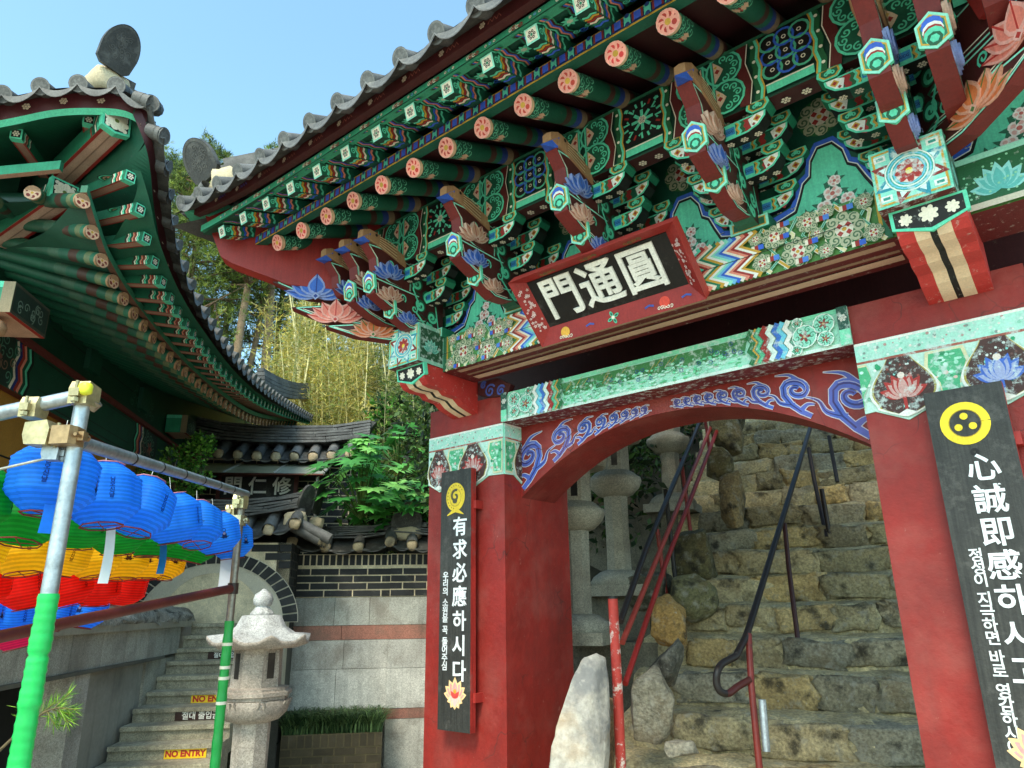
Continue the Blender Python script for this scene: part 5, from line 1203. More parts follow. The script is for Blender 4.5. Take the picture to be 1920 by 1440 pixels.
for b0 in (9.3, 11.2, 13.6): m, f = hbox(AW-.1, AW+.05, b0, b0+.35, 4.62, 4.95, col('184c39'), bottom=K['dgreen']); m.build('bracket', 'paint', hall)
m, f = hbox(AW-.3, AW-.1, 7.2, 16.2, 1.4, 3.86, K['ochre'], bottom=K['ochre']); f = F(HW(AW-.1, 0, 0), HB, Z); f.n = HA; f.L = .003
m.rect(f, 7.2, 16, 3.2, 3.22, K['black']); m.build('wall', 'stucco', hall)
m, f = hbox(-6.5, AW-.2, 7.2, 7.4, 1.4, 5.3, K['ochre']); m.build('wall', 'stucco', hall)
m, f = hbox(-6.5, AW-.1, 7.0, 7.2, 3.86, 4.9, col('144834')); m.build('wall_beam', 'paint', hall)
def beam_head2(a0, a1, b0, b1, z0, z1):
    m, f = hbox(a0, a1, b0, b1, z0, z1, col('2c8a66'), bottom=col('c49a80'), front=col('4a463a'))
    f = F(HW(a1, 0, 0), HB, Z); f.n = HA; f.L = .003
    m.rect(f, b0+.02, b1-.02, z0+.03, z1-.03, col('26352c'))
    for k in range(10): m.spiral(f, (lerp(b0+.08, b1-.08, rnd.random()), lerp(z0+.07, z1-.06, rnd.random())), .05, col('6f8070'), .01, 1.2, k)
    fb = F(HW(0, 0, z0), HB, HA); fb.n = -Z; fb.L = .003; m.rect(fb, b0, b1, a0, a0+.04, K['red']); m.rect(fb, b0, b1, a1-.04, a1, K['red'])
    ff = F(HW(0, b0, 0), HA, Z); ff.n = -HB; ff.L = .003; m.rect(ff, a0, a1, z1-.06, z1, K['mint']); m.rect(ff, a0, a1-.12, z0+.02, z1-.07, col('2f9a72')); m.rect(ff, a1-.1, a1, z0, z1, col('8a7a5c'))
    m.build('beam_head', 'paint', hall)
beam_head2(-4.35, -3.62, 6.45, 7.1, 4.20, 4.50)
beam_head2(-4.2, -3.85, 12.5, 13.0, 4.55, 4.86)
m = M(); m.rockbox(HW(-3.95, 6.55, 4.10), (HA, HB, Z), (.5, .25, .16), 5, col('c29a76'), .5, .1); m.build('bracket', 'paint', hall)
# flood lamp hung under the corner
t = thing('flood_lamp', tuple(LF(-5.30, 6.85, 5.50)), 'small dark flood lamp fixed under the corner of the hall eaves', 'lamp')
m = M(); f = F(LF(-5.30, 6.75, 5.42), (RT-FW*.1).normalized(), (Z+FW*.25).normalized()); f.n = -(FW*.9-RT*.1-Z*.2).normalized()
m.box(f, -.13, .13, -.09, .09, -.09, 0, col('26282a')); m.build('housing', 'pipepaint', t)
m = M(); f.L = .004; m.rect(f, -.10, .09, -.065, .06, col('cfcac0')); m.build('glass', 'tape', t)
m = M(); m.tube([LF(-5.30, 6.85, 5.5), LF(-5.26, 6.9, 5.62), LF(-5.35, 6.95, 5.75)], .012, K['black']); m.build('bracket', 'pipepaint', t)
# ================================================================== terrace wall, granite steps, brick gate
PA = -3.04
def HF(a=0, b=0, z=0): f = F(HW(a, b, z), HB, Z); f.n = HA; return f       # faces right (+a)
def BF_(b): return F(HW(0, b, 0), HA, Z)                                   # faces the viewer (-b): n = HA x Z
pod = thing('terrace_wall', tuple(HW(PA, 8, -.8)), 'grey granite terrace wall with a dark opening below the hall', 'wall')
def hb(a0, a1, b0, b1, z0, z1, c, **k): m = M(); m.box(HF(), b0, b1, z0, z1, a0, a1, c, **k); return m
bs = [4.2, 5.0, 5.75, 6.55, 7.35, 8.05, 8.75, 9.4, 10.0, 10.6]
for b0, b1 in zip(bs[:-1], bs[1:]): hb(PA-.3, PA+.03, b0+.006, b1-.006, 1.10, 1.425, sc(col('aaa495'), rnd.uniform(.88, 1.08))).build('granite_panel', 'granite', pod)
hb(PA-.3, PA+.02, 4.2, 10.6, 1.102, 1.42, col('4a463c')).build('backing', 'concrete', pod)
hb(PA-.3, PA+.05, 4.2, 10.0, 1.065, 1.098, col('5c584c')).build('drip_moulding', 'concrete', pod)
hb(PA-.3, PA+.08, 4.2, 10.9, 1.428, 1.50, col('968c78')).build('coping', 'concrete', pod)
m = M(); rows = []
for j in range(9):
    t = j/8; rows.append([HW(PA-.28+.36*math.sin(math.pi*t*.55)+.05*noise.noise(Vector((b*3, t*5, 1))), b, 1.49+.0*t+(.20+.05*noise.noise(Vector((b*1.7, 0, 2))))*math.cos(math.pi*t*.5)+.04*noise.noise(Vector((b*5, t*7, 4)))) for b in [4.2+6.9*i/70 for i in range(71)]])
m.grid(rows, lambda i, j: mixc(col('a39b8d'), col('857d70'), rnd.random()), True); m.build('rough_capstone', 'rock', pod)
hb(PA-.32, PA+.02, 7.55, 7.88, -.8, 1.06, col('b5aea2')).build('pilaster', 'granite', pod)
hb(PA-.34, PA-.03, 7.88, 9.5, -.8, 1.06, col('938d80')).build('concrete_wall', 'concrete', pod)
hb(PA-.2, PA+.0, 9.5, 12.2, -.8, 1.06, col('a09a8a')).build('granite_panel', 'granite', pod)
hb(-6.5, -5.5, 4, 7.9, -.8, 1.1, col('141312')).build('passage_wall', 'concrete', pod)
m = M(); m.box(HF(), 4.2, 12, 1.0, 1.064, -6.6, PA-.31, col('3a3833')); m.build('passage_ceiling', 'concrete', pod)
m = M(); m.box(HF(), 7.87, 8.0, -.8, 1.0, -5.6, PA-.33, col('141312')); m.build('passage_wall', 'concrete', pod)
m = M(); m.box(HF(), 4.0, 17, 1.42, 1.48, -8, PA-.2, col('77736a')); m.build('terrace_floor', 'paving', pod)
# steps
st = thing('granite_steps', tuple(HW(-2.4, 9, -.8)), 'flight of weathered granite steps climbing to the brick gate', 'stairs')
nb = [7.75, 8.1, 8.5, 8.61, 8.93, 9.26, 9.63, 10.0, 10.4, 10.72, 11.05, 11.5, 12.0]
nz = []
NS = [(11.64, 1.595), (11.15, 1.453), (10.83, 1.306), (10.54, 1.15), (10.23, 1.012), (9.93, .859), (9.627, .713), (9.23, .578), (8.915, .436), (8.628, .291), (8.33, .15), (8.0, .01), (7.7, -.13), (7.4, -.27)]
for i, (b, z) in enumerate(NS):
    m = M(); g = sc(col('aaa189'), rnd.uniform(.9, 1.08)); bn = NS[i-1][0] if i else 13.5
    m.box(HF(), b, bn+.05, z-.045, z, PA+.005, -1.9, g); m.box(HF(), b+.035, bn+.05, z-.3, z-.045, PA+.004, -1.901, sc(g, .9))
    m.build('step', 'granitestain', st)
def plate(i, a0, a1, txt, bg_, fg, label, size, sx=.8):
    b, z = NS[i]; f = BF_(b+.035); t = thing('warning_plate', tuple(HW((a0+a1)/2, b+.03, z-.14)), label, 'sign')
    zc = z-.045-.049; m = M(); m.box(f, a0, a1, zc-.045, zc+.045, .002, .01, bg_); m.build('plate', 'tape', t)
    fl = F(HW((a0+a1)/2, b+.035-.0105, zc), HA, Z); lettering(txt, fl, 0, 0, size, fg, t, ext=.002, bold=.045 if txt[0] == 'N' else .02, sx=sx); return t
YB, RL, WBk = col('f2c81e'), col('b3261c'), col('38201c')
plate(9, -2.475, -2.055, 'NO ENTRY', YB, RL, 'lower yellow NO ENTRY plate on the bottom visible riser', .082, .98)
plate(6, -2.53, -2.04, 'NO ENTRY', YB, RL, 'upper yellow NO ENTRY plate partly behind the green wrapped pole', .09, 1.02)
plate(7, -2.58, -1.95, '절대 출입금지', WBk, K['white'], 'brown plate with white lettering between the two yellow plates', .088, .95)
plate(3, -2.62, -2.06, '절대 출입금지', WBk, K['white'], 'brown plate with white lettering on an upper riser', .075, .95)
# brick helper
def bricks(parent, f, x0, x1, z0, z1, bl, bh, gap, c, skip=None, d=.012, var=.2, name='brickwork', soldier=False, mc=None):
    m = M(); m.box(f, x0, x1, z0, z1, -.12, 0, mc or col('d6c6a6')); r = 0; z = z0+gap*.5
    while z+bh*.6 <= z1:
        x = x0-(0 if soldier or r % 2 == 0 else bl/2)
        while x < x1:
            a, b_ = max(x+gap/2, x0), min(x+bl-gap/2, x1); zt = min(z+bh-gap, z1-.001)
            if b_-a > .02 and not (skip and skip((a+b_)/2, (z+zt)/2)):
                k = rnd.uniform(1-var, 1+var); m.box(f, a, b_, z, zt, 0, d*rnd.uniform(.7, 1.1), sc(c, k))
            x += bl
        z += bh; r += 1
    return m.build(name, 'brick', parent)
BK_ = col('2a2b2c')
# right-hand wall
wl = thing('brick_wall', tuple(HW(-.6, 12.4, -.8)), 'dark brick wall on pale granite courses with a tiled top', 'wall')
WBb = 12.4; f = BF_(WBb)
bricks(wl, f, -1.83, -.30, 1.815, 2.31, .46, .115, .02, BK_)
bricks(wl, f, -1.83, -.30, 2.31, 2.50, .105, .19, .025, BK_, soldier=True)
fp_ = BF_(WBb-.09)
bricks(wl, fp_, -.30, .6, 1.815, 2.31, .40, .115, .02, BK_); bricks(wl, fp_, -.30, .6, 2.31, 2.50, .105, .19, .025, BK_, soldier=True)
GR = [(-.8, -.02, 'bdbab0'), (-.02, .13, '9d6a5c'), (.13, .72, 'c6c4bc'), (.72, 1.155, 'bdbbb3'), (1.155, 1.375, 'a87262'), (1.375, 1.812, 'aeaea5')]
for z0, z1, c_ in GR:
    joints = {0: [-1.83, -.9, -.3], 1: [-1.83, -.3], 2: [-1.83, -1.1, -.3], 3: [-1.83, -1.0, -.3], 4: [-1.83, -1.05, -.3], 5: [-1.83, -1.18, -.62, -.3]}[[g[0] for g in GR].index(z0)]
    for a0, a1 in zip(joints[:-1], joints[1:]):
        m = M(); m.box(f, a0+.003, a1-.003, z0+.003, z1-.003, -.2, .012, sc(col(c_), rnd.uniform(.9, 1.08))); m.build('granite_slab', 'granite', wl)
    m = M(); m.box(fp_, -.3, .6, z0+.003, z1-.003, -.2, .0, sc(col(c_), rnd.uniform(.95, 1.1))); m.build('granite_slab', 'granite', wl)
def tiled_cap(parent, p, q, half, zr, ridge_h, step, r, ends=(1, 1), hips=False, slope=.55, back=True):
    """tiled roof over a wall from p to q (ridge line projected down to eave height), eave half-width `half`"""
    p, q = Vector(p), Vector(q); al = (q-p); L_ = al.length; al.normalize(); out = al.cross(Z).normalized()  # out points to the viewer side
    zf = lambda d: slope*d
    n = int(round(L_/step)); sag = lambda t: .0+.16*abs(2*t-1)**3*min(1, L_/3)
    m = M(); m.grid([[p+al*(L_*t/20)+out*(half-d)+Z*(zf(d)-.06+sag(t/20)) for t in range(21)] for d in (-.03, half*.5, half)], K['tile2'], True)
    m.grid([[p+al*(L_*t/20)-out*(half-d)+Z*(zf(d)-.06+sag(t/20)) for t in range(21)] for d in (-.03, half*.5, half)], K['tile2'], True); m.build('roof_deck', 'tile', parent)
    for i in range(n+1):
        t = i/n; e = p+al*(L_*t)+out*half+Z*sag(t); m = M(); tile_row(m, e, -out, al, half*.95, r, white=True, zf=zf, step=.3)
        if i < n: drip(m, e, p+al*(L_*(i+1)/n)+out*half+Z*sag((i+1)/n), -out, al, r*.8, r*.25, half*.6, zf)
        m.build('tile_row', 'tile', parent)
    k0 = 6
    m = M()
    for k in range(k0):
        x = 0
        while x < L_:
            l = min(rnd.uniform(.5, .9), L_-x); tm = (x+l/2)/L_; f2 = F(p+al*x+Z*(zf(half)-.03+ridge_h*k/k0+sag(x/L_)), (al*l+Z*(sag((x+l)/L_)-sag(x/L_))), Z)
            w = half*(.62-.07*k) if k < k0-1 else half*.3
            m.box(F(f2.o, f2.u, f2.u.cross(al.cross(Z)) if abs(f2.u.z) > 1e-6 else Z), 0, l-.006, 0, ridge_h/k0*.66, -w, w, sc(K['tile'], rnd.uniform(.75, 1.25))); x += l
    m.build('ridge', 'tile', parent)
    return zf(half)+ridge_h
tiled_cap(wl, HW(-1.9, 12.55, 2.60), HW(-.30, 12.55, 2.60), .38, 0, .22, .47, .10)
tiled_cap(wl, HW(-.32, 12.5, 2.62), HW(.75, 12.5, 2.62), .42, 0, .24, .42, .10)
o1 = ridge_end(HW(-.06, 12.3, 2.90), (-HB), .52, .36, .1, wl)
m = M(); m.rockbox(HW(-.06, 12.4, 2.84), (HA, HB, Z), (.5, .3, .26), 8, K['mortar'], .7, .12); m.build('ridge_mortar', 'stucco', wl)
# planter
pl = thing('brick_planter', tuple(HW(-1.1, 11.8, -.8)), 'low brown brick planter in front of the granite wall', 'planter')
fpl = BF_(11.55); OB = col('4d4432')
bricks(pl, fpl, -1.74, -.32, -.9, -.27, .30, .105, .02, OB, var=.25, mc=col('6b6044')); bricks(pl, fpl, -1.74, -.32, -.27, -.09, .11, .18, .02, OB, soldier=True, var=.25, mc=col('6b6044'))
m = M(); m.box(fpl, -1.74, -.32, -.25, -.12, -.8, -.12, col('2e261b')); m.build('soil', 'ground', pl)
gm = M(); rg = random.Random(9)
for i in range(2600):
    a = rg.uniform(-1.74, -.33); b = rg.uniform(11.56, 12.3); p = HW(a, b, -.12); L_ = rg.uniform(.3, .62); ang = rg.uniform(0, 6.28); d = (HA*math.cos(ang)+HB*math.sin(ang)-HB*.25)
    w = .012; sd2 = d.cross(Z).normalized()*w; c_ = mixc(col('2a4a2c'), col('8aa86a'), rg.random()**1.7); prev = None
    for k in range(4):
        t = k/3; q = p+Z*(L_*(t*1.15-.62*t*t))+d*(L_*.55*t*t); 
        if prev is not None: gm.face([prev-sd2*(1-(t-.33)*.8), prev+sd2*(1-(t-.33)*.8), q+sd2*(1-t*.8), q-sd2*(1-t*.8)], c_)
        prev = q
one(gm, 'grass', 'leaf', tuple(HW(-1, 11.9, -.1)), 'dark arching grass filling the brick planter', 'grass', kind='stuff')
# small brick gate
bg_ = thing('brick_gate', tuple(HW(-2.9, 11.6, .5)), 'small dark brick gate with tiled roof and arched wooden door', 'gate')
GB = 11.6; fg = BF_(GB); AC, AZ = -2.9, 1.45
bricks(bg_, fg, -4.3, -1.815, .6, 2.62, .42, .125, .02, BK_, skip=lambda x, z: (x-AC)**2+(z-AZ)**2 < 1.26**2 or z < 1.2)
m = M(); fside = HF(-1.815)
for z in range(13):
    for b in range(3): m.box(fside, GB+.02+.27*b+(.13 if z % 2 else 0), GB+.26+.27*b+(.13 if z % 2 else 0), 1.0+.125*z, 1.10+.125*z, -.02, .008, sc(BK_, rnd.uniform(.7, 1.1)))
m.box(fside, GB, 12.45, -.9, 2.62, -.2, 0, col('4a4840')); m.build('side_wall', 'brick', bg_)
for z0, z1 in ((-.9, -.2), (-.2, .5), (.5, 1.1)): m = M(); m.box(fside, GB+.01, 12.4, z0+.01, z1-.01, .0, .012, sc(col('5c5a52'), rnd.uniform(.85, 1.1))); m.build('side_panel', 'concrete', bg_)
m = M(); fr = BF_(GB-.03); n = 24
for k in range(n):                                                       # brick arch ring
    a0, a1 = math.pi*(k+.08)/n, math.pi*(k+.92)/n; m.prism(fr, [(AC+r*math.cos(a)*1.0, AZ+r*math.sin(a)*.82) for r, a in ((1.05, a0), (1.26, a0), (1.26, a1), (1.05, a1))], -.05, .0, sc(BK_, rnd.uniform(.8, 1.3)))
m.build('arch_ring', 'brick', bg_)
m = M(); rows = [[fr.P(AC+r*math.cos(math.pi*k/30), AZ+r*math.sin(math.pi*k/30)*(.82 if r > .9 else 1.0), -.02) for k in range(31)] for r in (1.27, .72)]
m.grid(rows, col('cfc6b2'), False); 
m.grid([rows[1], [fr.P(AC+.72*math.cos(math.pi*k/30), AZ+.72*math.sin(math.pi*k/30), -.5) for k in range(31)]], col('b8af9c'), True); m.box(fr, -4.3, -1.8, .4, 1.45, -.3, -.03, col('c2b9a6')); m.build('stucco_arch', 'stucco', bg_)
fd = BF_(12.35)
dr = M(); dr.box(fd, -3.0, -1.9, 1.45, 2.3, -.05, 0, col('7a4a26')); fd.L = .002
for k in range(6): dr.rect(fd, -3.0+.18*k, -2.99+.18*k, 1.5, 2.3, col('3a2212'))
for k in range(5):
    for z in (1.75, 2.0): dr.disc(fd, (-2.9+.16*k, z), .014, col('b89a4a'), 8)
dr.build('door', 'wood', bg_)
bricks(bg_, BF_(12.36), -3.9, -3.0, 1.3, 2.3, .12, .07, .012, col('303236'), name='tiled_infill')
m = M(); m.box(HF(), 12.6, 12.7, .5, 2.7, -4.3, -1.83, col('2a2a28')); m.build('rear_wall', 'brick', bg_)
def gable_roof(parent, a0, a1, b, z, half, rh, step, r):
    tiled_cap(parent, HW(a0, b, z), HW(a1, b, z), half, 0, rh, step, r)
gable_roof(bg_, -4.4, -1.75, 11.95, 2.74, .62, .30, .40, .10)
# hip end on the right: curved up ridge end and side tiles
ridge_end(HW(-1.70, 11.75, 3.05), (HA*.9-HB*.5), .36, .5, .25, bg_); ridge_end(HW(-1.55, 12.05, 3.12), (HA-HB*.2), .42, .55, .2, bg_)
m = M(); m.rockbox(HW(-1.80, 11.62, 2.97), (HA, HB, Z), (.34, .16, .26), 18, sc(K['mortar'], .8), .6, .3, 18); m.build('ridge_mortar', 'stucco', bg_); m = M(); m.rockbox(HW(-1.52, 12.05, 2.97), (HA, HB, Z), (.22, .2, .18), 28, sc(K['mortar'], .8), .6, .3, 18); m.build('ridge_mortar', 'stucco', bg_)
for i in range(4):
    m = M(); tile_row(m, HW(-1.38, 11.55+.26*i, 2.66), -HA, -HB, .5, .09, white=True, zf=lambda d: .5*d); drip(m, HW(-1.38, 11.55+.26*i, 2.66), HW(-1.38, 11.81+.26*i, 2.66), -HA, HB, .06, .02, .4, lambda d: .5*d); m.build('tile_row', 'tile', bg_)
m = M(); m.tube([HW(-1.70, 11.55, 2.90), HW(-1.22, 11.5, 2.66)], .085, K['tile'], 12); m.build('corner_tile', 'tile', bg_)
# upper gate house behind
ug = thing('brick_gatehouse', tuple(HW(-2.5, 14, 1.5)), 'upper brick gatehouse with curved tiled roof and sheet canopy', 'gatehouse')
fu = BF_(14.2)
bricks(ug, fu, -4.2, -1.0, 2.4, 4.45, .40, .135, .022, BK_)
m = M(); m.box(HF(), 14.33, 16, 2.4, 4.45, -4.2, -1.0, col('3a3936')); m.build('rear_wall', 'brick', ug)
tiled_cap(ug, HW(-4.3, 14.5, 4.42), HW(-.85, 14.5, 4.42), .75, 0, .42, .36, .105)
m = M(); m.prism(F(HW(-1.0, 14.5, 4.9), HA, Z), [(-.5, 0), (.05, .12), (.25, .38), (.16, .40), (-.1, .3), (-.6, .22)], -.16, .16, K['tile2']); m.build('ridge_end', 'tile', ug)
m = M(); e0, e1 = 4.32, 3.98
for i in range(3):
    a0, a1 = lerp(-4.05, -1.55, i/3), lerp(-4.05, -1.55, (i+1)/3); b0, b1 = lerp(-4.25, -1.60, i/3), lerp(-4.25, -1.60, (i+1)/3)
    m.face([HW(a0, 14.0, e0), HW(a1, 14.0, e0), HW(b1, 13.2, e1), HW(b0, 13.2, e1)], mixc(col('a59a6c'), col('8f9486'), i/2))
    m.face([HW(a0, 14.0, e0-.02), HW(a1, 14.0, e0-.02), HW(b1, 13.2, e1-.02), HW(b0, 13.2, e1-.02)], col('6a6450'))
m.build('canopy_sheet', 'glass', ug)
m = M()
for i in range(4): m.tube([HW(lerp(-4.05, -1.55, i/3), 14.0, e0+.012), HW(lerp(-4.25, -1.60, i/3), 13.2, e1+.012)], .022, col('c9c6ba'), 8)
m.tube([HW(-4.25, 13.2, e1-.01), HW(-1.60, 13.2, e1-.01)], .025, col('4a2a22'), 8); m.tube([HW(-1.72, 13.3, e1), HW(-1.72, 13.4, 3.0)], .03, col('a8a6a0'), 8); m.build('canopy_frame', 'metal', ug)
nb_ = thing('gatehouse_sign', tuple(HW(-2.85, 13.8, 3.65)), 'small dark sign with three white characters under the canopy', 'sign')
fs_ = BF_(13.75); m = M(); m.box(fs_, -3.52, -2.18, 3.62, 4.02, -.06, -.01, K['black']); m.build('panel', 'blackwood', nb_)
m = M()
for a0, a1, z0, z1 in ((-3.58, -2.12, 3.55, 3.62), (-3.58, -2.12, 4.02, 4.07), (-3.58, -3.51, 3.62, 4.02), (-2.19, -2.12, 3.62, 4.02)): m.box(fs_, a0, a1, z0, z1, -.07, .01, col('5a2620'))
m.build('frame', 'paint', nb_)
flx = F(HW(-2.85, 13.75, 3.83), HA, Z); lettering('門 仁 修', flx, 0, 0, .36, col('f4f2ea'), nb_, ext=.006, bold=.02, sx=.95)
# ================================================================== granite lantern near the steps
LO_ = HW(-1.10, 5.9, -.8); nl = thing('stone_lantern', tuple(LO_), 'near grey granite lantern with curved octagonal roof beside the steps', 'stone lantern'); GC = col('a89d90'); GL = col('b2b1ad')
oc = dict(n=8, sm=False, rot=R(22)+TH)
m = M(); m.lathe(LO_, [(.36, 0), (.36, .12), (.26, .2), (.2, .26)], GC, 8, False, oc['rot']); m.build('base', 'granite', nl)
m = M(); m.lathe(LO_, [(.132, .25), (.125, 1.0), (.132, 1.66)], GC, **oc); m.build('column', 'granite', nl)
m = M(); N16 = 48
m.lathe(LO_, [(.14, 1.64), (.18, 1.655), (.225, 1.70), (.245, 1.765), (.24, 1.79)], GC, N16, True, oc['rot'], lambda a, i: 1+(.06*abs(math.cos(4*a))**.6 if 0 < i < 4 else 0))
m.lathe(LO_, [(.24, 1.79), (.25, 1.795), (.25, 1.815), (.268, 1.82), (.268, 1.845), (.245, 1.855), (.245, 1.87), (.19, 1.878)], GC, 8, False, oc['rot'])
for k in range(8):                                                       # raised lotus petals round the bowl
    a = oc['rot']+math.pi*(k+.5)/4; d = Vector((math.cos(a), math.sin(a), 0)); u = Z.cross(d); pts = []
    for q in range(13):
        t = -1+2*q/12; rr = .25-.075*(abs(t)**2.2)*0; z = 1.785-.125*(1-abs(t)**2.4); w = .090*t*(1 if abs(t) < .9 else .96); rad = .252-.085*((1.79-z)/.13)**1.6
        pts.append(LO_+d*rad+u*w*(rad/.25)+Z*z)
    m.tube(pts, .008, sc(GC, .92), 6, False)
m.build('lotus_bowl', 'granite', nl)
m = M(); m.lathe(LO_, [(.185, 1.875), (.175, 2.17)], GC, **oc)
for k in range(8):
    a = oc['rot']+math.pi*(k+.5)/4; d = Vector((math.cos(a), math.sin(a), 0)); f = F(LO_+Z*1.925+d*.1665, Z.cross(d), Z)
    if f.n.dot(d) < 0: f.n = -f.n
    if k % 2 == 0:
        m.box(f, -.045, .045, 0, .2, 0, .0015, sc(GC, .85)); f.L = .003; m.rect(f, -.03, .03, .012, .188, K['black'])
m.build('light_chamber', 'granite', nl)
m = M(); md = lambda a, i: 1+[0, .03, .05, .03, .02, .0, 0][i]*math.cos(8*a)*1.0
prof = [(.28, 2.145), (.355, 2.17), (.355, 2.195), (.25, 2.235), (.175, 2.30), (.14, 2.375), (.10, 2.38)]
rows = []
for i, (r, z) in enumerate(prof):
    rows.append([LO_+Vector((math.cos(a), math.sin(a), 0))*(r*(1+(.07 if i in (1, 2) else .04)*max(0, math.cos(4*(a-oc['rot']))*0+ (abs(math.cos(4*(a-oc['rot'])))**6)))) + Z*(z+(.045 if i in (1, 2) else .015 if i == 3 else 0)*abs(math.cos(4*(a-oc['rot'])))**5) for a in [oc['rot']+2*math.pi*k/64 for k in range(64)]])
m.grid(rows, lambda i, j: GL if i > 1 else GC, True, True); m.face(rows[0][::-1], GC); m.face(rows[-1], GL); m.build('roof', 'granite', nl)
m = M(); m.lathe(LO_, [(.085, 2.375), (.09, 2.39), (.05, 2.44), (.045, 2.445)], GL, 10, False); m.lathe(LO_, [(.035, 2.435), (.066, 2.455), (.075, 2.49), (.063, 2.53), (.03, 2.552), (.012, 2.57)], GL, 18); m.build('finial', 'granite', nl)
# ================================================================== pipe frame and paper lanterns
fr = thing('pipe_scaffold', tuple(LF(-1.262, 2.0, -.5)), 'galvanised pipe frame with green taped poles carrying the paper lanterns', 'scaffold')
PC = col('a9b0b4'); GT = col('1f9a48'); GT2 = col('1fb455')
m = M(); m.tube([LF(-1.262, 2.0, -.5), LF(-1.262, 2.0, 2.20)], .0212, PC, 18); m.build('pole', 'metal', fr)
m = M(); pts = []; n = 150
for i in range(n+1):
    z = lerp(.2, 1.655, i/n); pts.append(LF(-1.262, 2.0, z))
def tw(t):
    z = lerp(.2, 1.655, t); k = .0255+.0012*math.sin(z*2*math.pi/.0155)
    for zz in (.95, 1.19, 1.36, 1.50): k -= .0035*math.exp(-((z-zz)/.008)**2); k += .002*math.exp(-((z-zz-.03)/.03)**2)
    return k
m.tube(pts, tw, GT2, 20); m.build('green_tape', 'tape', fr)
m = M(); m.tube([LF(-1.606, 4.2, -.5), LF(-1.606, 4.2, 2.20)], .0215, col('8a8378'), 16); m.build('pole', 'metal', fr)
m = M(); pts = [LF(-1.606, 4.2, lerp(.1, 1.555, i/80)) for i in range(81)]; m.tube(pts, lambda t: .026+.0012*math.sin(t*90)+.001*math.sin(t*37), col('1c9442'), 16); m.build('green_tape', 'tape', fr)
m = M()
for z in (1.43, 1.31, 1.255, 1.13): m.tube([LF(-1.606, 4.2, z-.006), LF(-1.606, 4.2, z+.010)], .0285, col('d9d4c0'), 16)
m.build('white_tape', 'tape', fr)
m = M(); m.tube([LF(-1.24, 1.985, 2.215), LF(-1.50, 1.98, 2.155), LF(-2.3, 1.96, 1.97)], .0212, PC, 18); m.build('cross_pipe', 'metal', fr)
m = M(); m.tube([LF(-1.28, 2.05, 2.085), LF(-1.60, 4.25, 2.275)], .0212, col('8d949a'), 18); 
m.build('cross_pipe', 'metal', fr)
m = M()
for k in range(6): a = LF(-1.28, 2.05, 2.085).lerp(LF(-1.60, 4.25, 2.275), .18+.13*k); d = (LF(-1.60, 4.25, 2.275)-LF(-1.28, 2.05, 2.085)).normalized(); m.tube([a-d*.005, a+d*.005], .0235, K['black'], 12)
m.build('cable_tie', 'tape', fr)
m = M(); m.tube([LF(-1.36, 1.96, 2.085), LF(-1.34, 2.06, 2.095)], .022, col('2a2522'), 14); m.tube([LF(-1.36, 1.958, 2.085), LF(-1.34, 2.06, 2.095)], .026, col('8d8a80'), 14, False); m.build('pipe_stub', 'metal', fr)
def clamp(o, ax, s_, c):
    m = M(); u = Vector(ax).normalized(); v = u.cross(Z).normalized() if abs(u.z) < .9 else RT; w = u.cross(v); f = F(o, v, w)
    m.prism(f, [(-s_, -s_*.8), (s_*.7, -s_), (s_, -s_*.3), (s_*.9, s_), (-s_*.8, s_*.95), (-s_*1.05, .2*s_)], -s_*.8, s_*.8, c)
    m.box(f, s_*.8, s_*1.5, -s_*.2, s_*.5, -s_*.4, s_*.4, sc(c, .8)); m.tube([f.P(s_*1.2, -s_*.9), f.P(s_*1.2, s_*1.1)], s_*.16, sc(c, .7), 8); m.tube([f.P(s_*1.2, s_*.6), f.P(s_*1.2, s_*.95)], s_*.32, sc(c, .9), 6, True, False)
    m.build('clamp', 'metal', fr)
CL = col('b5a67e')
clamp(LF(-1.255, 1.99, 2.215), RT, .034, CL); clamp(LF(-1.385, 1.975, 2.17), RT, .03, CL); clamp(LF(-1.35, 1.98, 2.095), FW, .036, CL); clamp(LF(-1.27, 1.97, 2.085), Z, .033, col('a58660')); clamp(LF(-1.32, 2.0, 2.045), FW, .024, col('9aa0a4'))
clamp(LF(-1.606, 4.18, 2.22), RT, .04, col('c2b98e')); clamp(LF(-1.606, 4.18, 2.11), Z, .036, col('b0a98a')); clamp(LF(-1.66, 4.2, 2.17), RT, .032, CL)
m = M(); m.rockbox(LF(-1.232, 1.955, 2.222), (RT, FW, Z), (.036, .034, .038), 4, col('d8d838'), .7, .12); m.build('yellow_cap', 'tape', fr)
m = M(); m.tube([LF(-1.24, 2.02, 2.21), LF(-1.26, 2.02, 2.19)], .028, col('8b8272'), 10); m.build('clamp_plate', 'metal', fr)
m = M(); m.tube(crom([LF(-1.33, 2.0, 2.03), LF(-1.45, 2.02, 2.01), LF(-1.7, 2.03, 1.955)], 6), .004, col('b8b4a4'), 6); m.build('wire', 'metal', fr)
m = M(); m.tube([LF(-1.61, 4.17, 1.728), LF(-1.95, 2.75, 1.515), LF(-2.3, 1.6, 1.33)], .024, col('5a2520'), 14); m.build('rail', 'pipepaint', fr)
m = M(); m.tube([LF(-1.606, 4.2, 1.70), LF(-1.606, 4.2, 1.76)], .03, col('3a2a24'), 12); m.build('clamp', 'pipepaint', fr)
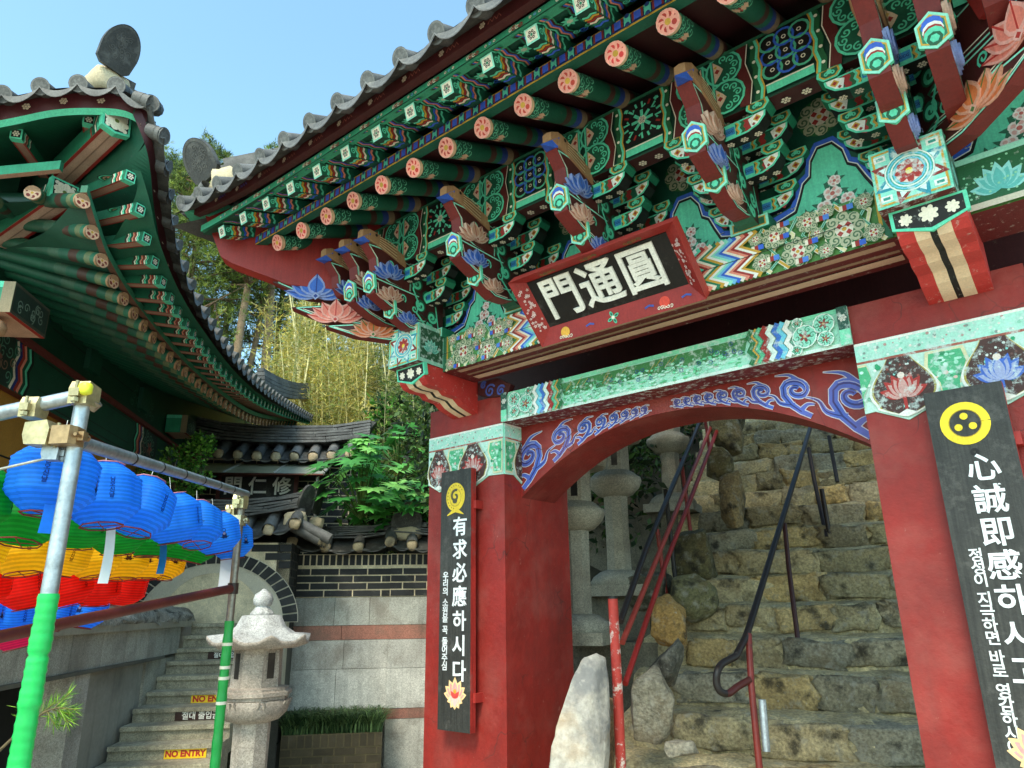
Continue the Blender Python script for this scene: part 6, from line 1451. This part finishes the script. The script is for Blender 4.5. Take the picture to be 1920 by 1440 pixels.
# ---- one lantern of each colour, copied along its row
def paper_lantern(c, label, ring_c, key):
    t = thing('paper_lantern', (0, 0, 0), label, 'lantern'); n = 8; sub_ = 3
    prof = [(.062, .118)]; rib = 30
    for i in range(rib+1):
        u = i/rib; z = lerp(.112, -.112, u)
        if u < .26: r = lerp(.066, .132, (u/.26)**.85)
        elif u > .74: r = lerp(.132, .070, ((u-.74)/.26)**1.15)
        else: r = .132
        prof.append((r*(1-.024*(i % 2)), z))
    md = lambda a, i: .93+.07*abs(math.cos(4*(a)))**.5 if True else 1
    m = M(); N = 48; rows = []
    for r, z in prof: rows.append([Vector((r*md(a, 0)*math.cos(a), r*md(a, 0)*math.sin(a), z)) for a in [2*math.pi*k/N for k in range(N)]])
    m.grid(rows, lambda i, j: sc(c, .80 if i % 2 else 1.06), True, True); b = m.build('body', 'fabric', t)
    for z, r, cc, nm_ in ((.119, .068, ring_c, 'top_frame'), (-.118, .074, col('7a1f1c'), 'bottom_frame')):
        m = M(); p = [Vector((r*math.cos(math.pi*k/4), r*math.sin(math.pi*k/4), z)) for k in range(9)]; m.tube(p, .0028, cc, 6)
        m.tube([p[0], p[4]], .002, cc, 5); m.tube([p[2], p[6]], .002, cc, 5)
        if z > 0: m.tube([Vector((0, 0, .119)), Vector((0, 0, .20))], .0012, K['white'], 4)
        m.build(nm_, 'pipepaint', t)
    m = M()                                                            # seam lines and drawn flower in ink
    ink = {'b': col('18306a'), 'g': col('0f3a1c'), 'y': col('5a2a12'), 'r': col('5a1010')}[key]
    for k in range(8):
        a = math.pi*(k+.5)/4; r0 = .1325*(.93+.07*abs(math.cos(4*a))**.5); d = Vector((math.cos(a), math.sin(a), 0)); f = F(d*(r0+.0025), Z.cross(d), Z)
        if f.n.dot(d) < 0: f.n = -f.n
        f.L = 0
        if k % 4 == 0:
            m.lotus(f, (0, -.035), .03, ink, None); m.ring(f, (0, .008), .010, ink, .003, 10); m.stroke(f, [(-.018, -.04), (0, -.02), (.018, -.04)], .006, ink); m.stroke(f, [(-.012, -.028), (-.004, 0), (.004, 0), (.012, -.028)], .004, ink); m.disc(f, (0, -.01), .008, mixc(c, K['gold'], .5), 8)
    m.build('painted_motif', 'fabric', t)
    for k in (2, 6):
        a = math.pi*(k+.5)/4; d = Vector((math.cos(a), math.sin(a), 0)); f = F(d*.1255, Z.cross(d), Z); f.n = d
        lettering('부처님오신날' if k == 2 else '님오신날', f, 0, .045 if k == 2 else .03, .021, ink, t, 'fabric', True, .0006, .01, 1, .95)
    return t
BL_, GN_, YL_, RD_, PK_ = col('309cff'), col('12a83a'), col('ffd21e'), col('f02214'), col('ec2f7c')
ORD = ['nearest', 'second', 'third', 'fourth', 'fifth', 'sixth', 'seventh', 'eighth']
def row(c, key, ring_c, pts, nm, grp, labs):
    base = None
    for i, p in enumerate(pts):
        if base is None: base = paper_lantern(c, '', ring_c, key); o = base
        else: o = copytree(base)
        o.location = LF(p[0], p[1], p[2]+.022); o.rotation_euler = (R(rnd.uniform(-13, 13)), R(rnd.uniform(-13, 13)), YAW+rnd.uniform(-.3, .3)+.4*i); o['group'] = grp; o['label'] = labs(i, len(pts)); s_ = rnd.uniform(.88, .97); o.scale = (s_, s_, s_)
BLUE = [(-1.436, 2.2, 1.985), (-1.475, 2.55, 1.985), (-1.50, 2.87, 1.99), (-1.548, 3.25, 1.99), (-1.59, 3.6, 2.0), (-1.632, 3.95, 1.995), (-1.68, 4.3, 1.99)]
row(BL_, 'b', col('c07a88'), BLUE, 'blue', 'bright blue paper lanterns in the top row', lambda i, n: ['big blue paper lantern crossed by the near grey pole', 'blue paper lantern just right of the near grey pole', 'third blue paper lantern from the near pole', 'middle blue paper lantern of the top row', 'fifth blue paper lantern from the near pole', 'blue paper lantern next to last in the top row', 'last small blue paper lantern beside the far pole'][i])
GRN = [(-1.66, 2.15, 1.92), (-1.70, 2.5, 1.925), (-1.73, 2.85, 1.935), (-1.76, 3.2, 1.94), (-1.79, 3.55, 1.95), (-1.83, 3.9, 1.96), (-1.87, 4.25, 1.97)]
row(GN_, 'g', col('7a2a22'), GRN, 'green', 'green paper lanterns in the second row', lambda i, n: ['green paper lantern cut by the left edge below the blue row', 'second green paper lantern from the left edge', 'green paper lantern below the biggest blue one', 'middle green paper lantern in the second row', 'fifth green paper lantern from the left edge', 'green paper lantern next to last in its row', 'last green paper lantern under the far blue ones'][i])
YEL = [(-1.98, 2.65, 1.835), (-2.0, 2.95, 1.84), (-2.02, 3.25, 1.85), (-2.05, 3.55, 1.855), (-2.07, 3.85, 1.865), (-2.10, 4.15, 1.875), (-2.13, 4.45, 1.885)]
row(YL_, 'y', col('8a2a1c'), YEL, 'yellow', 'yellow paper lanterns in the third row', lambda i, n: ['yellow paper lantern at the left edge of the third row', 'second yellow paper lantern from the left edge', 'third yellow paper lantern from the left edge', 'middle yellow paper lantern of the third row', 'fifth yellow paper lantern from the left edge', 'yellow paper lantern next to last in its row', 'last yellow paper lantern nearest the brick arch'][i])
RED = [(-2.22, 3.05, 1.715), (-2.25, 3.4, 1.72), (-2.29, 3.75, 1.73), (-2.33, 4.1, 1.735), (-2.36, 4.45, 1.745)]
row(RD_, 'r', col('7a1c18'), RED, 'red', 'red paper lanterns below the yellow row', lambda i, n: ['red paper lantern at the left edge under the yellow row', 'red paper lantern just left of the near pole', 'red paper lantern behind the near pole', 'fourth red paper lantern right of the near pole', 'last red paper lantern under the yellow ones'][i])
BL2 = [(-2.55, 3.5, 1.60), (-2.59, 3.85, 1.605), (-2.62, 4.2, 1.61), (-2.66, 4.6, 1.615)]
row(BL_, 'b', col('7a2a30'), BL2, 'blue', 'blue paper lanterns in the low row under the red ones', lambda i, n: ['low blue paper lantern at the left edge under red ones', 'low blue paper lantern left of the green taped pole', 'low blue paper lantern behind the green taped pole', 'last low blue paper lantern right of the green taped pole'][i])
PNK = [(-2.83, 3.9, 1.49), (-2.87, 4.3, 1.50)]
row(PK_, 'r', col('a0305a'), PNK, 'pink', 'pink paper lanterns at the bottom left', lambda i, n: ['pink paper lantern at the far left edge', 'pink paper lantern beside the green taped pole'][i])
# white wish slips and cloth tails
def slip(p, w, h, c, label, name='wish_slip', cat='paper slip', tw_=0, mt='paper'):
    m = M(); rows = []
    for i in range(9):
        t = i/8; a = tw_*t; b = .012*math.sin(t*3); d = RT*math.cos(a)+FW*math.sin(a); rows.append([Vector(p)+d*(-w/2)+FW*b-Z*h*t, Vector(p)+d*(w/2)+FW*b-Z*h*t])
    m.grid(rows, c, True); m.grid([[v+FW*.0015 for v in r] for r in rows], c, True); one(m, name, mt, tuple(p), label, cat)
slip(LF(-1.47, 2.62, 1.905), .032, .20, col('dfe4e2'), 'long white paper slip hanging below the second blue lantern', tw_=.5)
slip(LF(-1.685, 4.28, 1.905), .085, .19, col('d3dde8'), 'wide white paper slip hanging beside the far pole')
slip(LF(-1.385, 2.12, 2.0), .035, .17, col('309cff'), 'blue cloth streamer hanging from the nearest blue lantern', 'streamer', 'streamer', .9, 'fabric')
slip(LF(-1.60, 3.3, 1.9), .03, .13, col('2a8ac0'), 'blue cloth streamer hanging over the green lanterns', 'streamer', 'streamer', .4, 'fabric')
# ================================================================== ground, hill and vegetation
def gh(a, b):
    """hill height in the hall frame"""
    h = -.8
    if b > 13.5: h = max(h, -.8+ (b-13.5)*.60 + .45*noise.noise(Vector((a*.2, b*.2, 0))))
    if b > 13.5: h = min(h, 12.5+.10*(b-38)+1.2*noise.noise(Vector((a*.07, b*.07, 5))))
    return h
m = M(); m.grid([[HW(a, b, -.82 if b < 200 else -.82) for a in (-400, -40, 0, 40, 400)] for b in (-300, -20, 0, 30, 400)], col('a79e8d'), False); tag(m.build('ground', 'ground', None, off=(0, 0, 0)), kind='structure')
m = M(); m.grid([[HW(a, b, gh(a, b)) for a in [-70+2*i for i in range(56)]] for b in [13.2+1.4*j for j in range(70)]], lambda i, j: col('3d3a22'), True); tag(m.build('hillside', 'ground', None, off=(0, 0, 0)), kind='structure')
# slope behind the stone stairway
m = M(); m.grid([[ST(q, s, 1.0+max(0, s-7.0)*.67+.25*noise.noise(Vector((q*.6, s*.6, 2)))+(0 if q < -1.7 or q > 1.7 else -.5)+max(0, -q-2)*.35+max(0, q-1.8)*.5) for q in [-3.5+.4*i for i in range(46)]] for s in [7.0+.5*j for j in range(40)]], lambda i, j: col('3a3424'), True); tag(m.build('wooded_slope', 'ground', None, off=(0, 0, 0)), kind='structure')
m = M(); m.box(F((0, 0, 0), X, Y), -1.2, 6, -8, 5.4, -.81, 0, col('c4bcab')); m.box(F((0, 0, 0), X, Y), -4.6, -1.2, 3.4, 5.4, -.81, -.003, col('c4bcab')); tag(m.build('forecourt', 'paving', None, off=(0, 0, 0)), kind='structure')
rv = random.Random(77)
def rdir(r): 
    z = r.uniform(-1, 1); a = r.uniform(0, 6.283); s_ = math.sqrt(1-z*z); return Vector((s_*math.cos(a), s_*math.sin(a), z))
def leafball(m, ctr, rad, n, L_, w, cols, r, squash=.8, shell=.55):
    for i in range(n):
        d = rdir(r); k = (shell+(1-shell)*r.random())*r.uniform(.85, 1.08); p = Vector(ctr)+Vector((d.x*rad*k, d.y*rad*k, d.z*rad*squash*k))
        m.leafq(p, (d*.5+rdir(r)*.8), (d+rdir(r)*.6).normalized(), L_*r.uniform(.6, 1.3), w*r.uniform(.7, 1.3), r.choice(cols))
# ---- pines
PG = [col(c) for c in ('566c2a', '6b8236', '42561f', '8a9a42', '7a8c3a', '34461c', '9aa448')]
def pine(base, lean, h, r0, seed, crown, label):
    r = random.Random(seed); t = thing('pine_tree', tuple(base), label, 'tree', 'pine trees on the hill'); base = Vector(base)
    top = base+lean+Z*h; pts = crom([base-Z*.3, base+lean*.3+Z*h*.33+rdir(r)*.25, base+lean*.7+Z*h*.7+rdir(r)*.3, top], 6); m = M(); m.tube(pts, lambda q: r0*(1-.75*q), col('8a735a'), 10)
    tips = []
    for i in range(crown[0]):
        q = lerp(crown[2], .98, (i+.5)/crown[0]); p0 = pts[int(q*(len(pts)-1))]; a = r.uniform(0, 6.283); L_ = crown[1]*(1.15-.75*((q-crown[2])/(1-crown[2]+.01)))*r.uniform(.6, 1.2); d = Vector((math.cos(a), math.sin(a), r.uniform(.05, .5)))
        p2 = p0+d*L_; mid = p0.lerp(p2, .5)+Z*r.uniform(-.1, .2); m.tube([p0, mid, p2], lambda k: r0*.28*(1-.7*k), col('6f5a44'), 6)
        for s_ in (.45, .7, .9, 1.05): tips.append((p0.lerp(p2, s_)+rdir(r)*.35*L_*.5, L_*.30))
        for k in range(2): e = mid+rdir(r)*L_*.45; m.tube([mid, e], .015+r0*.06, col('5f4c3a'), 5); tips.append((e, L_*.26))
    m.build('trunk', 'bark', t); m = M()
    for p, s_ in tips:
        for k in range(crown[3]):
            c0 = p+rdir(r)*s_*r.uniform(.2, 1.1); c_ = sc(r.choice(PG), r.uniform(.7, 1.2)); ax = (rdir(r)*.7+Z*.8).normalized()
            for q in range(13):
                d = (ax*.7+rdir(r)*.9).normalized(); m.leafq(c0, d, rdir(r), r.uniform(.16, .32), .024, c_)
    m.build('crown', 'leaf', t); return t
def hp(l, f_):
    a, b, _ = LFH(l, f_, 0); return LF(l, f_, gh(a, b))
pine(hp(-13.4, 27), RT*-.3, 12.8, .20, 1, (40, 2.7, .30, 12), 'tall pine at the left behind the hall eaves')
pine(hp(-11.0, 26.5), RT*.3, 12.6, .21, 2, (34, 2.5, .50, 12), 'pine with a bare straight trunk left of the gate corner')
pine(hp(-10.2, 28), RT*.2, 12.2, .24, 3, (32, 2.6, .54, 12), 'thick trunked pine nearest the gate corner')
pine(hp(-12.3, 31), RT*.6, 10.8, .16, 4, (34, 2.5, .36, 12), 'pine with open branches between the two straight trunks')
pine(hp(-8.8, 33), RT*.5, 9.5, .14, 5, (24, 2.0, .40, 8), 'thin pine showing against the white gap of sky')
pine(hp(-12.0, 34), RT*.3, 10.6, .18, 16, (46, 2.8, .22, 9), 'distant pine low between the hall roof and the trunks')
pine(hp(-14.2, 33), RT*.3, 11.2, .18, 17, (46, 3.0, .22, 9), 'distant pine close behind the curved hall eaves')
pine(hp(-10.6, 36), RT*-.3, 9.0, .16, 18, (40, 2.6, .22, 9), 'distant small pine just left of the sky gap')
pine(hp(-15.5, 30), RT*-.6, 12.5, .2, 6, (36, 2.7, .30, 11), 'pine mostly hidden behind the hall roof')
# ---- bamboo
BG = [col(c) for c in ('c4ac44', 'd0bc5c', 'b09e40', 'd4c474', 'a09c44', '8e9640', '76863a')]  # sunlight on the grove is put into these yellows
BD = [col(c) for c in ('5a7030', '47602a', '75863a', '39502a', '8a9140')]
def bamboo_mesh(seed, h, cols, leafy):
    r = random.Random(seed); lean = Vector((r.uniform(-.12, .12)*h, r.uniform(-.12, .12)*h, 0)); P = lambda t: Vector((lean.x*t*t, lean.y*t*t, h*t)); m = M(); c_ = mixc(r.choice(cols), col('d8cf94'), .5)
    m.tube([P(i/14) for i in range(15)], lambda t: .034*(1-.75*t), lambda i, j: sc(c_, .9 if i % 2 else 1.15), 6); m2 = M()
    for i in range(leafy):
        t = r.uniform(.22, 1)**.8; p0 = P(t); d = rdir(r); d.z = abs(d.z)*.5+.15; L_ = r.uniform(.25, .85)*(1.1-.5*t); e = p0+d*L_; m2.tube([p0, e], .003, c_, 3, False)
        for k in range(5): q = p0.lerp(e, r.uniform(.45, 1)); m2.leafq(q, (d*.6+rdir(r)*.8-Z*.25), rdir(r), r.uniform(.10, .22), r.uniform(.018, .03), sc(r.choice(cols), r.uniform(.7, 1.2)))
    return m, m2
protos = []
for k in range(8):
    t = thing('bamboo', (0, 0, 0), 'bamboo stalk coloured sunlit yellow in the thick grove on the hillside' if k < 5 else 'greener bamboo stalk at the right side of the grove', 'bamboo', 'yellow bamboo stalks in the grove' if k < 5 else 'green bamboo stalks in the grove')
    a, b = bamboo_mesh(k+40, [6.4, 5.6, 6.0, 5.2, 6.8, 5.6, 5.0, 6.0][k], BG if k < 5 else BD, 120); a.build('culm', 'leaf', t); b.build('foliage', 'leaf', t); protos.append([t, False])
def put(k, p, rz, s_):
    t, used = protos[k]
    if used: t = copytree(t)
    else: protos[k][1] = True
    t.location = p; t.rotation_euler = (0, 0, rz); t.scale = (s_, s_, s_)
rb = random.Random(5)
for i in range(175):
    f_ = rb.uniform(16.5, 25); px = rb.uniform(470, 770)+ (0 if f_ < 20 else 10); l = (px-960)*.953/1331*f_; g = px > 700 or rb.random() < .12
    put(rb.randrange(5, 8) if g else rb.randrange(5), hp(l, f_)-Z*.1, rb.uniform(0, 6.28), rb.uniform(.8, 1.15))
for i in range(22):
    f_ = rb.uniform(13.5, 16.5); px = rb.uniform(690, 815); l = (px-960)*.953/1331*f_; put(rb.randrange(5, 8), hp(l, f_)-Z*.1, rb.uniform(0, 6.28), rb.uniform(.8, 1.2))
r3 = random.Random(31)
tb = thing('bamboo', (0, 0, 0), 'tall pale bare bamboo stalk rising against the pines', 'bamboo', 'bare bamboo stalks'); a, b = bamboo_mesh(91, 7.6, [col('d8cc98'), col('cfc48a')], 8); a.build('culm', 'leaf', tb); b.build('foliage', 'leaf', tb)
for i in range(20):
    f_ = r3.uniform(17, 23); px = r3.uniform(490, 745); o = tb if i == 0 else copytree(tb); o.location = hp((px-960)*.953/1331*f_, f_); o.rotation_euler = (r3.uniform(-.06, .06), r3.uniform(-.06, .06), r3.uniform(0, 6.3)); s_ = r3.uniform(.8, 1.25); o.scale = (s_, s_, s_)
# ---- undergrowth that reads as one mass
m = M(); ru = random.Random(8); UG = [col(c) for c in ('24381a', '2f4a20', '1c2c16', '3d5a26', '4a6a2c', '18240f')]; UY = [col(c) for c in ('b0a03a', 'c0ac44', '8f9238', 'ccb850', '6f7830')]  # the yellow set carries the sunlight in its leaf colour
for i in range(520):
    f_ = ru.uniform(13.5, 27); px = ru.uniform(430, 830); l = (px-960)*.953/1331*f_; p = hp(l, f_); s_ = ru.uniform(.5, 1.1); dark = px > 690+ru.uniform(-60, 60) or f_ > 25 or ru.random() < .15
    leafball(m, p+Z*s_*.5, s_, 48, .26, .06, UG if dark else UY, ru, .9, .3)
tag(m.build('undergrowth', 'leaf', None, off=(0, 0, 0)), kind='stuff')
m = M()
for i in range(170):
    l = ru.uniform(-13, -1.0); f_ = ru.uniform(27, 33); s_ = ru.uniform(.9, 1.9); leafball(m, hp(l, f_)+Z*s_*.6, s_, 90, .3, .09, UG[:5], ru, .8, .4)
tag(m.build('far_thicket', 'leaf', None, off=(0, 0, 0)), kind='stuff')
# ---- bushes
def bush(ctr, blobs, n, L_, w, cols, label, seed, name='bush', stems=True):
    r = random.Random(seed); t = thing(name, tuple(ctr), label, 'bush'); m = M(); s_ = M()
    for (dx, dy, dz, rad) in blobs:
        c0 = Vector(ctr)+RT*dx+FW*dy+Z*dz; leafball(m, c0, rad, n, L_, w, cols, r, .85, .45); s_.tube([Vector(ctr)-Z*.1, Vector(ctr).lerp(c0, .6)+rdir(r)*.05, c0], lambda q: .025*(1-.6*q), col('5a4a34'), 6)
    m.build('foliage', 'leaf', t); s_.build('stem', 'bark', t)
LG = [col(c) for c in ('4f8a2c', '6aa23a', '3a6a22', '86b84a', '2c521c')]
bush(LF(-5.33, 11.0, 3.22), [(0, 0, .62, .34), (.28, 0, .75, .30), (-.3, 0, .45, .30), (.1, -.1, .30, .36), (.42, 0, .95, .20), (.35, 0, .35, .28)], 330, .075, .04, LG, 'small clipped light green bush left of the upper gatehouse', 3)
bush(LF(-1.9, 13.2, 2.6), [(0, 0, .5, .8), (.8, 0, .4, .8), (-.7, 0, .3, .7), (.4, -.2, 1.2, .7), (1.3, .2, 1.1, .7), (-.4, 0, 1.0, .6), (1.6, 0, .2, .7)], 420, .15, .07, UG+LG[2:3], 'dark leafy shrub between the tiled wall and the red pillar', 4)
bush(LF(-.9, 15.0, 3.9), [(0, 0, .8, 1.0), (.5, 0, 1.8, 1.0), (-.8, 0, 1.4, .9), (-.5, 0, 2.6, .8), (.4, .2, 3.0, .8)], 420, .2, .08, UG, 'tall dark evergreen shrub behind the red pillar', 6)
bush(LF(-3.0, 16.0, 4.6), [(0, 0, .7, .8), (-.8, 0, .4, .7), (.7, .3, 1.0, .8), (.2, 0, 1.4, .6)], 380, .2, .09, LG+UG[:3], 'mid green shrub under the bamboo above the tiled roof', 7)
# fatsia: big palmate leaves on stalks
FG = [col(c) for c in ('4f9a42', '6ab552', '357a34', '8aca68', '428a3c')]
def palmate(m, p, d, r, R_, c):
    d = d.normalized(); u = d.cross(Z); u = u.normalized() if u.length > .01 else X; n_ = u.cross(d); 
    for k in range(8):
        a = -2.2+4.4*k/7; q = (d*math.cos(a)+u*math.sin(a)-n_*-.12-Z*.18).normalized(); m.leafq(p, q, n_, R_*(1-.12*abs(a)/2.2), R_*.30, sc(c, r.uniform(.85, 1.15)))
def fatsia(ctr, n, rad, label, seed, hgt):
    r = random.Random(seed); t = thing('broadleaf_shrub', tuple(ctr), label, 'shrub', 'broadleaf shrubs beside the brick gate'); m = M(); s_ = M(); ctr = Vector(ctr)
    for i in range(n):
        a = r.uniform(0, 6.283); k = r.random()**.6; e = ctr+Vector((math.cos(a)*rad*k, math.sin(a)*rad*k, hgt*(1-.45*k*k)*r.uniform(.15, 1.1))); mid = ctr.lerp(e, .5)+Z*.15; s_.tube([ctr+Z*.05, mid, e], .009, col('4f6a30'), 5, False); palmate(m, e, Vector((math.cos(a)*.7, math.sin(a)*.7, 0))-FW*.55-Z*r.uniform(.35, .9), r, r.uniform(.24, .36), r.choice(FG))
    m.build('foliage', 'leaf', t); s_.build('stem', 'leaf', t)
fatsia(LF(-2.55, 11.9, 3.0), 64, .8, 'broadleaf shrub with large palmate leaves leaning over the tiled roof', 3, 1.35)
fatsia(LF(-1.75, 12.6, 2.9), 62, .75, 'broadleaf shrub with palmate leaves beside the red pillar', 8, .95)
fatsia(LF(-2.3, 14.0, 4.2), 36, .8, 'smaller palmate leaved shrub higher under the bamboo', 9, 1.0)
# dark hedge behind the stone lanterns and woods above the stairs
m = M(); rh = random.Random(12)
for i in range(230):
    q = rh.uniform(-5.5, -2.1); s = rh.uniform(8.2, 13); s_ = rh.uniform(.35, .75); p = ST(q, s, 1.2+max(0, s-7)*.67+max(0, -q-2)*.35+rh.uniform(-.1, 1.2)); leafball(m, p, s_, 60, .13, .06, UG+[col('3f5a24')], rh, .9, .35)
tag(m.build('hedge', 'leaf', None, off=(0, 0, 0)), kind='stuff')
m = M()
for i in range(150):
    q = rh.uniform(-4, 6); s = rh.uniform(12.0, 16); s_ = rh.uniform(.6, 1.2); leafball(m, ST(q, s, 1.0+(s-7)*.67+rh.uniform(.2, 2.2)), s_, 46, .22, .09, UG, rh, .9, .35)
tag(m.build('upper_woods', 'leaf', None, off=(0, 0, 0)), kind='stuff')
t = thing('added_shade_tree', tuple(ST(2.6, 8.6, 2.0)), 'unseen tree added behind the gate roof to shade the upper stairs', 'tree'); m = M(); s_ = M(); re_ = random.Random(6)  # out-of-view tree, put in so its crown shades the upper steps
s_.tube(crom([ST(2.6, 8.6, 1.6), ST(2.4, 8.6, 4.2), ST(1.6, 8.6, 6.2), ST(.6, 8.4, 7.6)], 6), lambda k: .22*(1-.7*k), col('5a4a3a'), 9)
for i in range(80):
    c0 = Vector((re_.uniform(-4.2, 1.4), re_.uniform(5.4, 9.2), re_.uniform(6.4, 8.4))); leafball(m, c0, re_.uniform(.5, .9), 90, .36, .20, UG, re_, .8, .3)
m.build('crown', 'leaf', t); s_.build('trunk', 'bark', t)
# ---- pine branch in the near bottom-left corner
t = thing('pine_branch', tuple(LF(-1.75, 2.45, .95)), 'green pine branch reaching into the bottom left corner', 'branch'); m = M(); s_ = M(); rp_ = random.Random(4)
path = crom([LF(-1.85, 2.5, .95), LF(-1.66, 2.42, 1.13), LF(-1.55, 2.4, 1.24), LF(-1.46, 2.38, 1.31), LF(-1.40, 2.36, 1.33)], 8)
s_.tube(path, lambda k: .006*(1-.6*k), col('6a5c40'), 7)
tw_ = [(path[int(len(path)*q)], d) for q, d in ((.62, (-.2, .5)), (.72, (.5, .5)), (.8, (.6, -.6)), (.9, (.4, .6)), (.99, (.8, -.1)), (.85, (.9, -.3)), (.95, (.5, -.7)))]
tw_ += [(LF(-1.70, 2.4, 1.08), (.5, .2)), (LF(-1.66, 2.4, 1.05), (.3, .7)), (LF(-1.62, 2.4, 1.0), (.8, .1)), (LF(-1.60, 2.4, 1.06), (.4, .6)), (LF(-1.64, 2.4, 1.1), (.1, .9)), (LF(-1.56, 2.42, .98), (.7, .3)), (LF(-1.60, 2.42, 1.0), (.2, .8))]
s_.tube(crom([LF(-1.85, 2.5, .9), LF(-1.70, 2.42, 1.0), LF(-1.6, 2.4, 1.06)], 5), .005, col('6a5c40'), 6)
for p, (dx, dz) in tw_:
    ax = (RT*dx+Z*dz+FW*rp_.uniform(-.3, .3)).normalized(); e = p+ax*.055; s_.tube([p, e], .0022, col('7a7040'), 5)
    for k in range(46):
        q = p.lerp(e, rp_.random()); d = (ax*.9+rdir(rp_)*.75).normalized(); m.leafq(q, d, rdir(rp_), rp_.uniform(.03, .055), .0022, sc(rp_.choice([col('7aa52c'), col('5a8a28'), col('98bc40'), col('3f6a20')]), rp_.uniform(.8, 1.2)))
m.build('needles', 'leaf', t); s_.build('twig', 'bark', t)
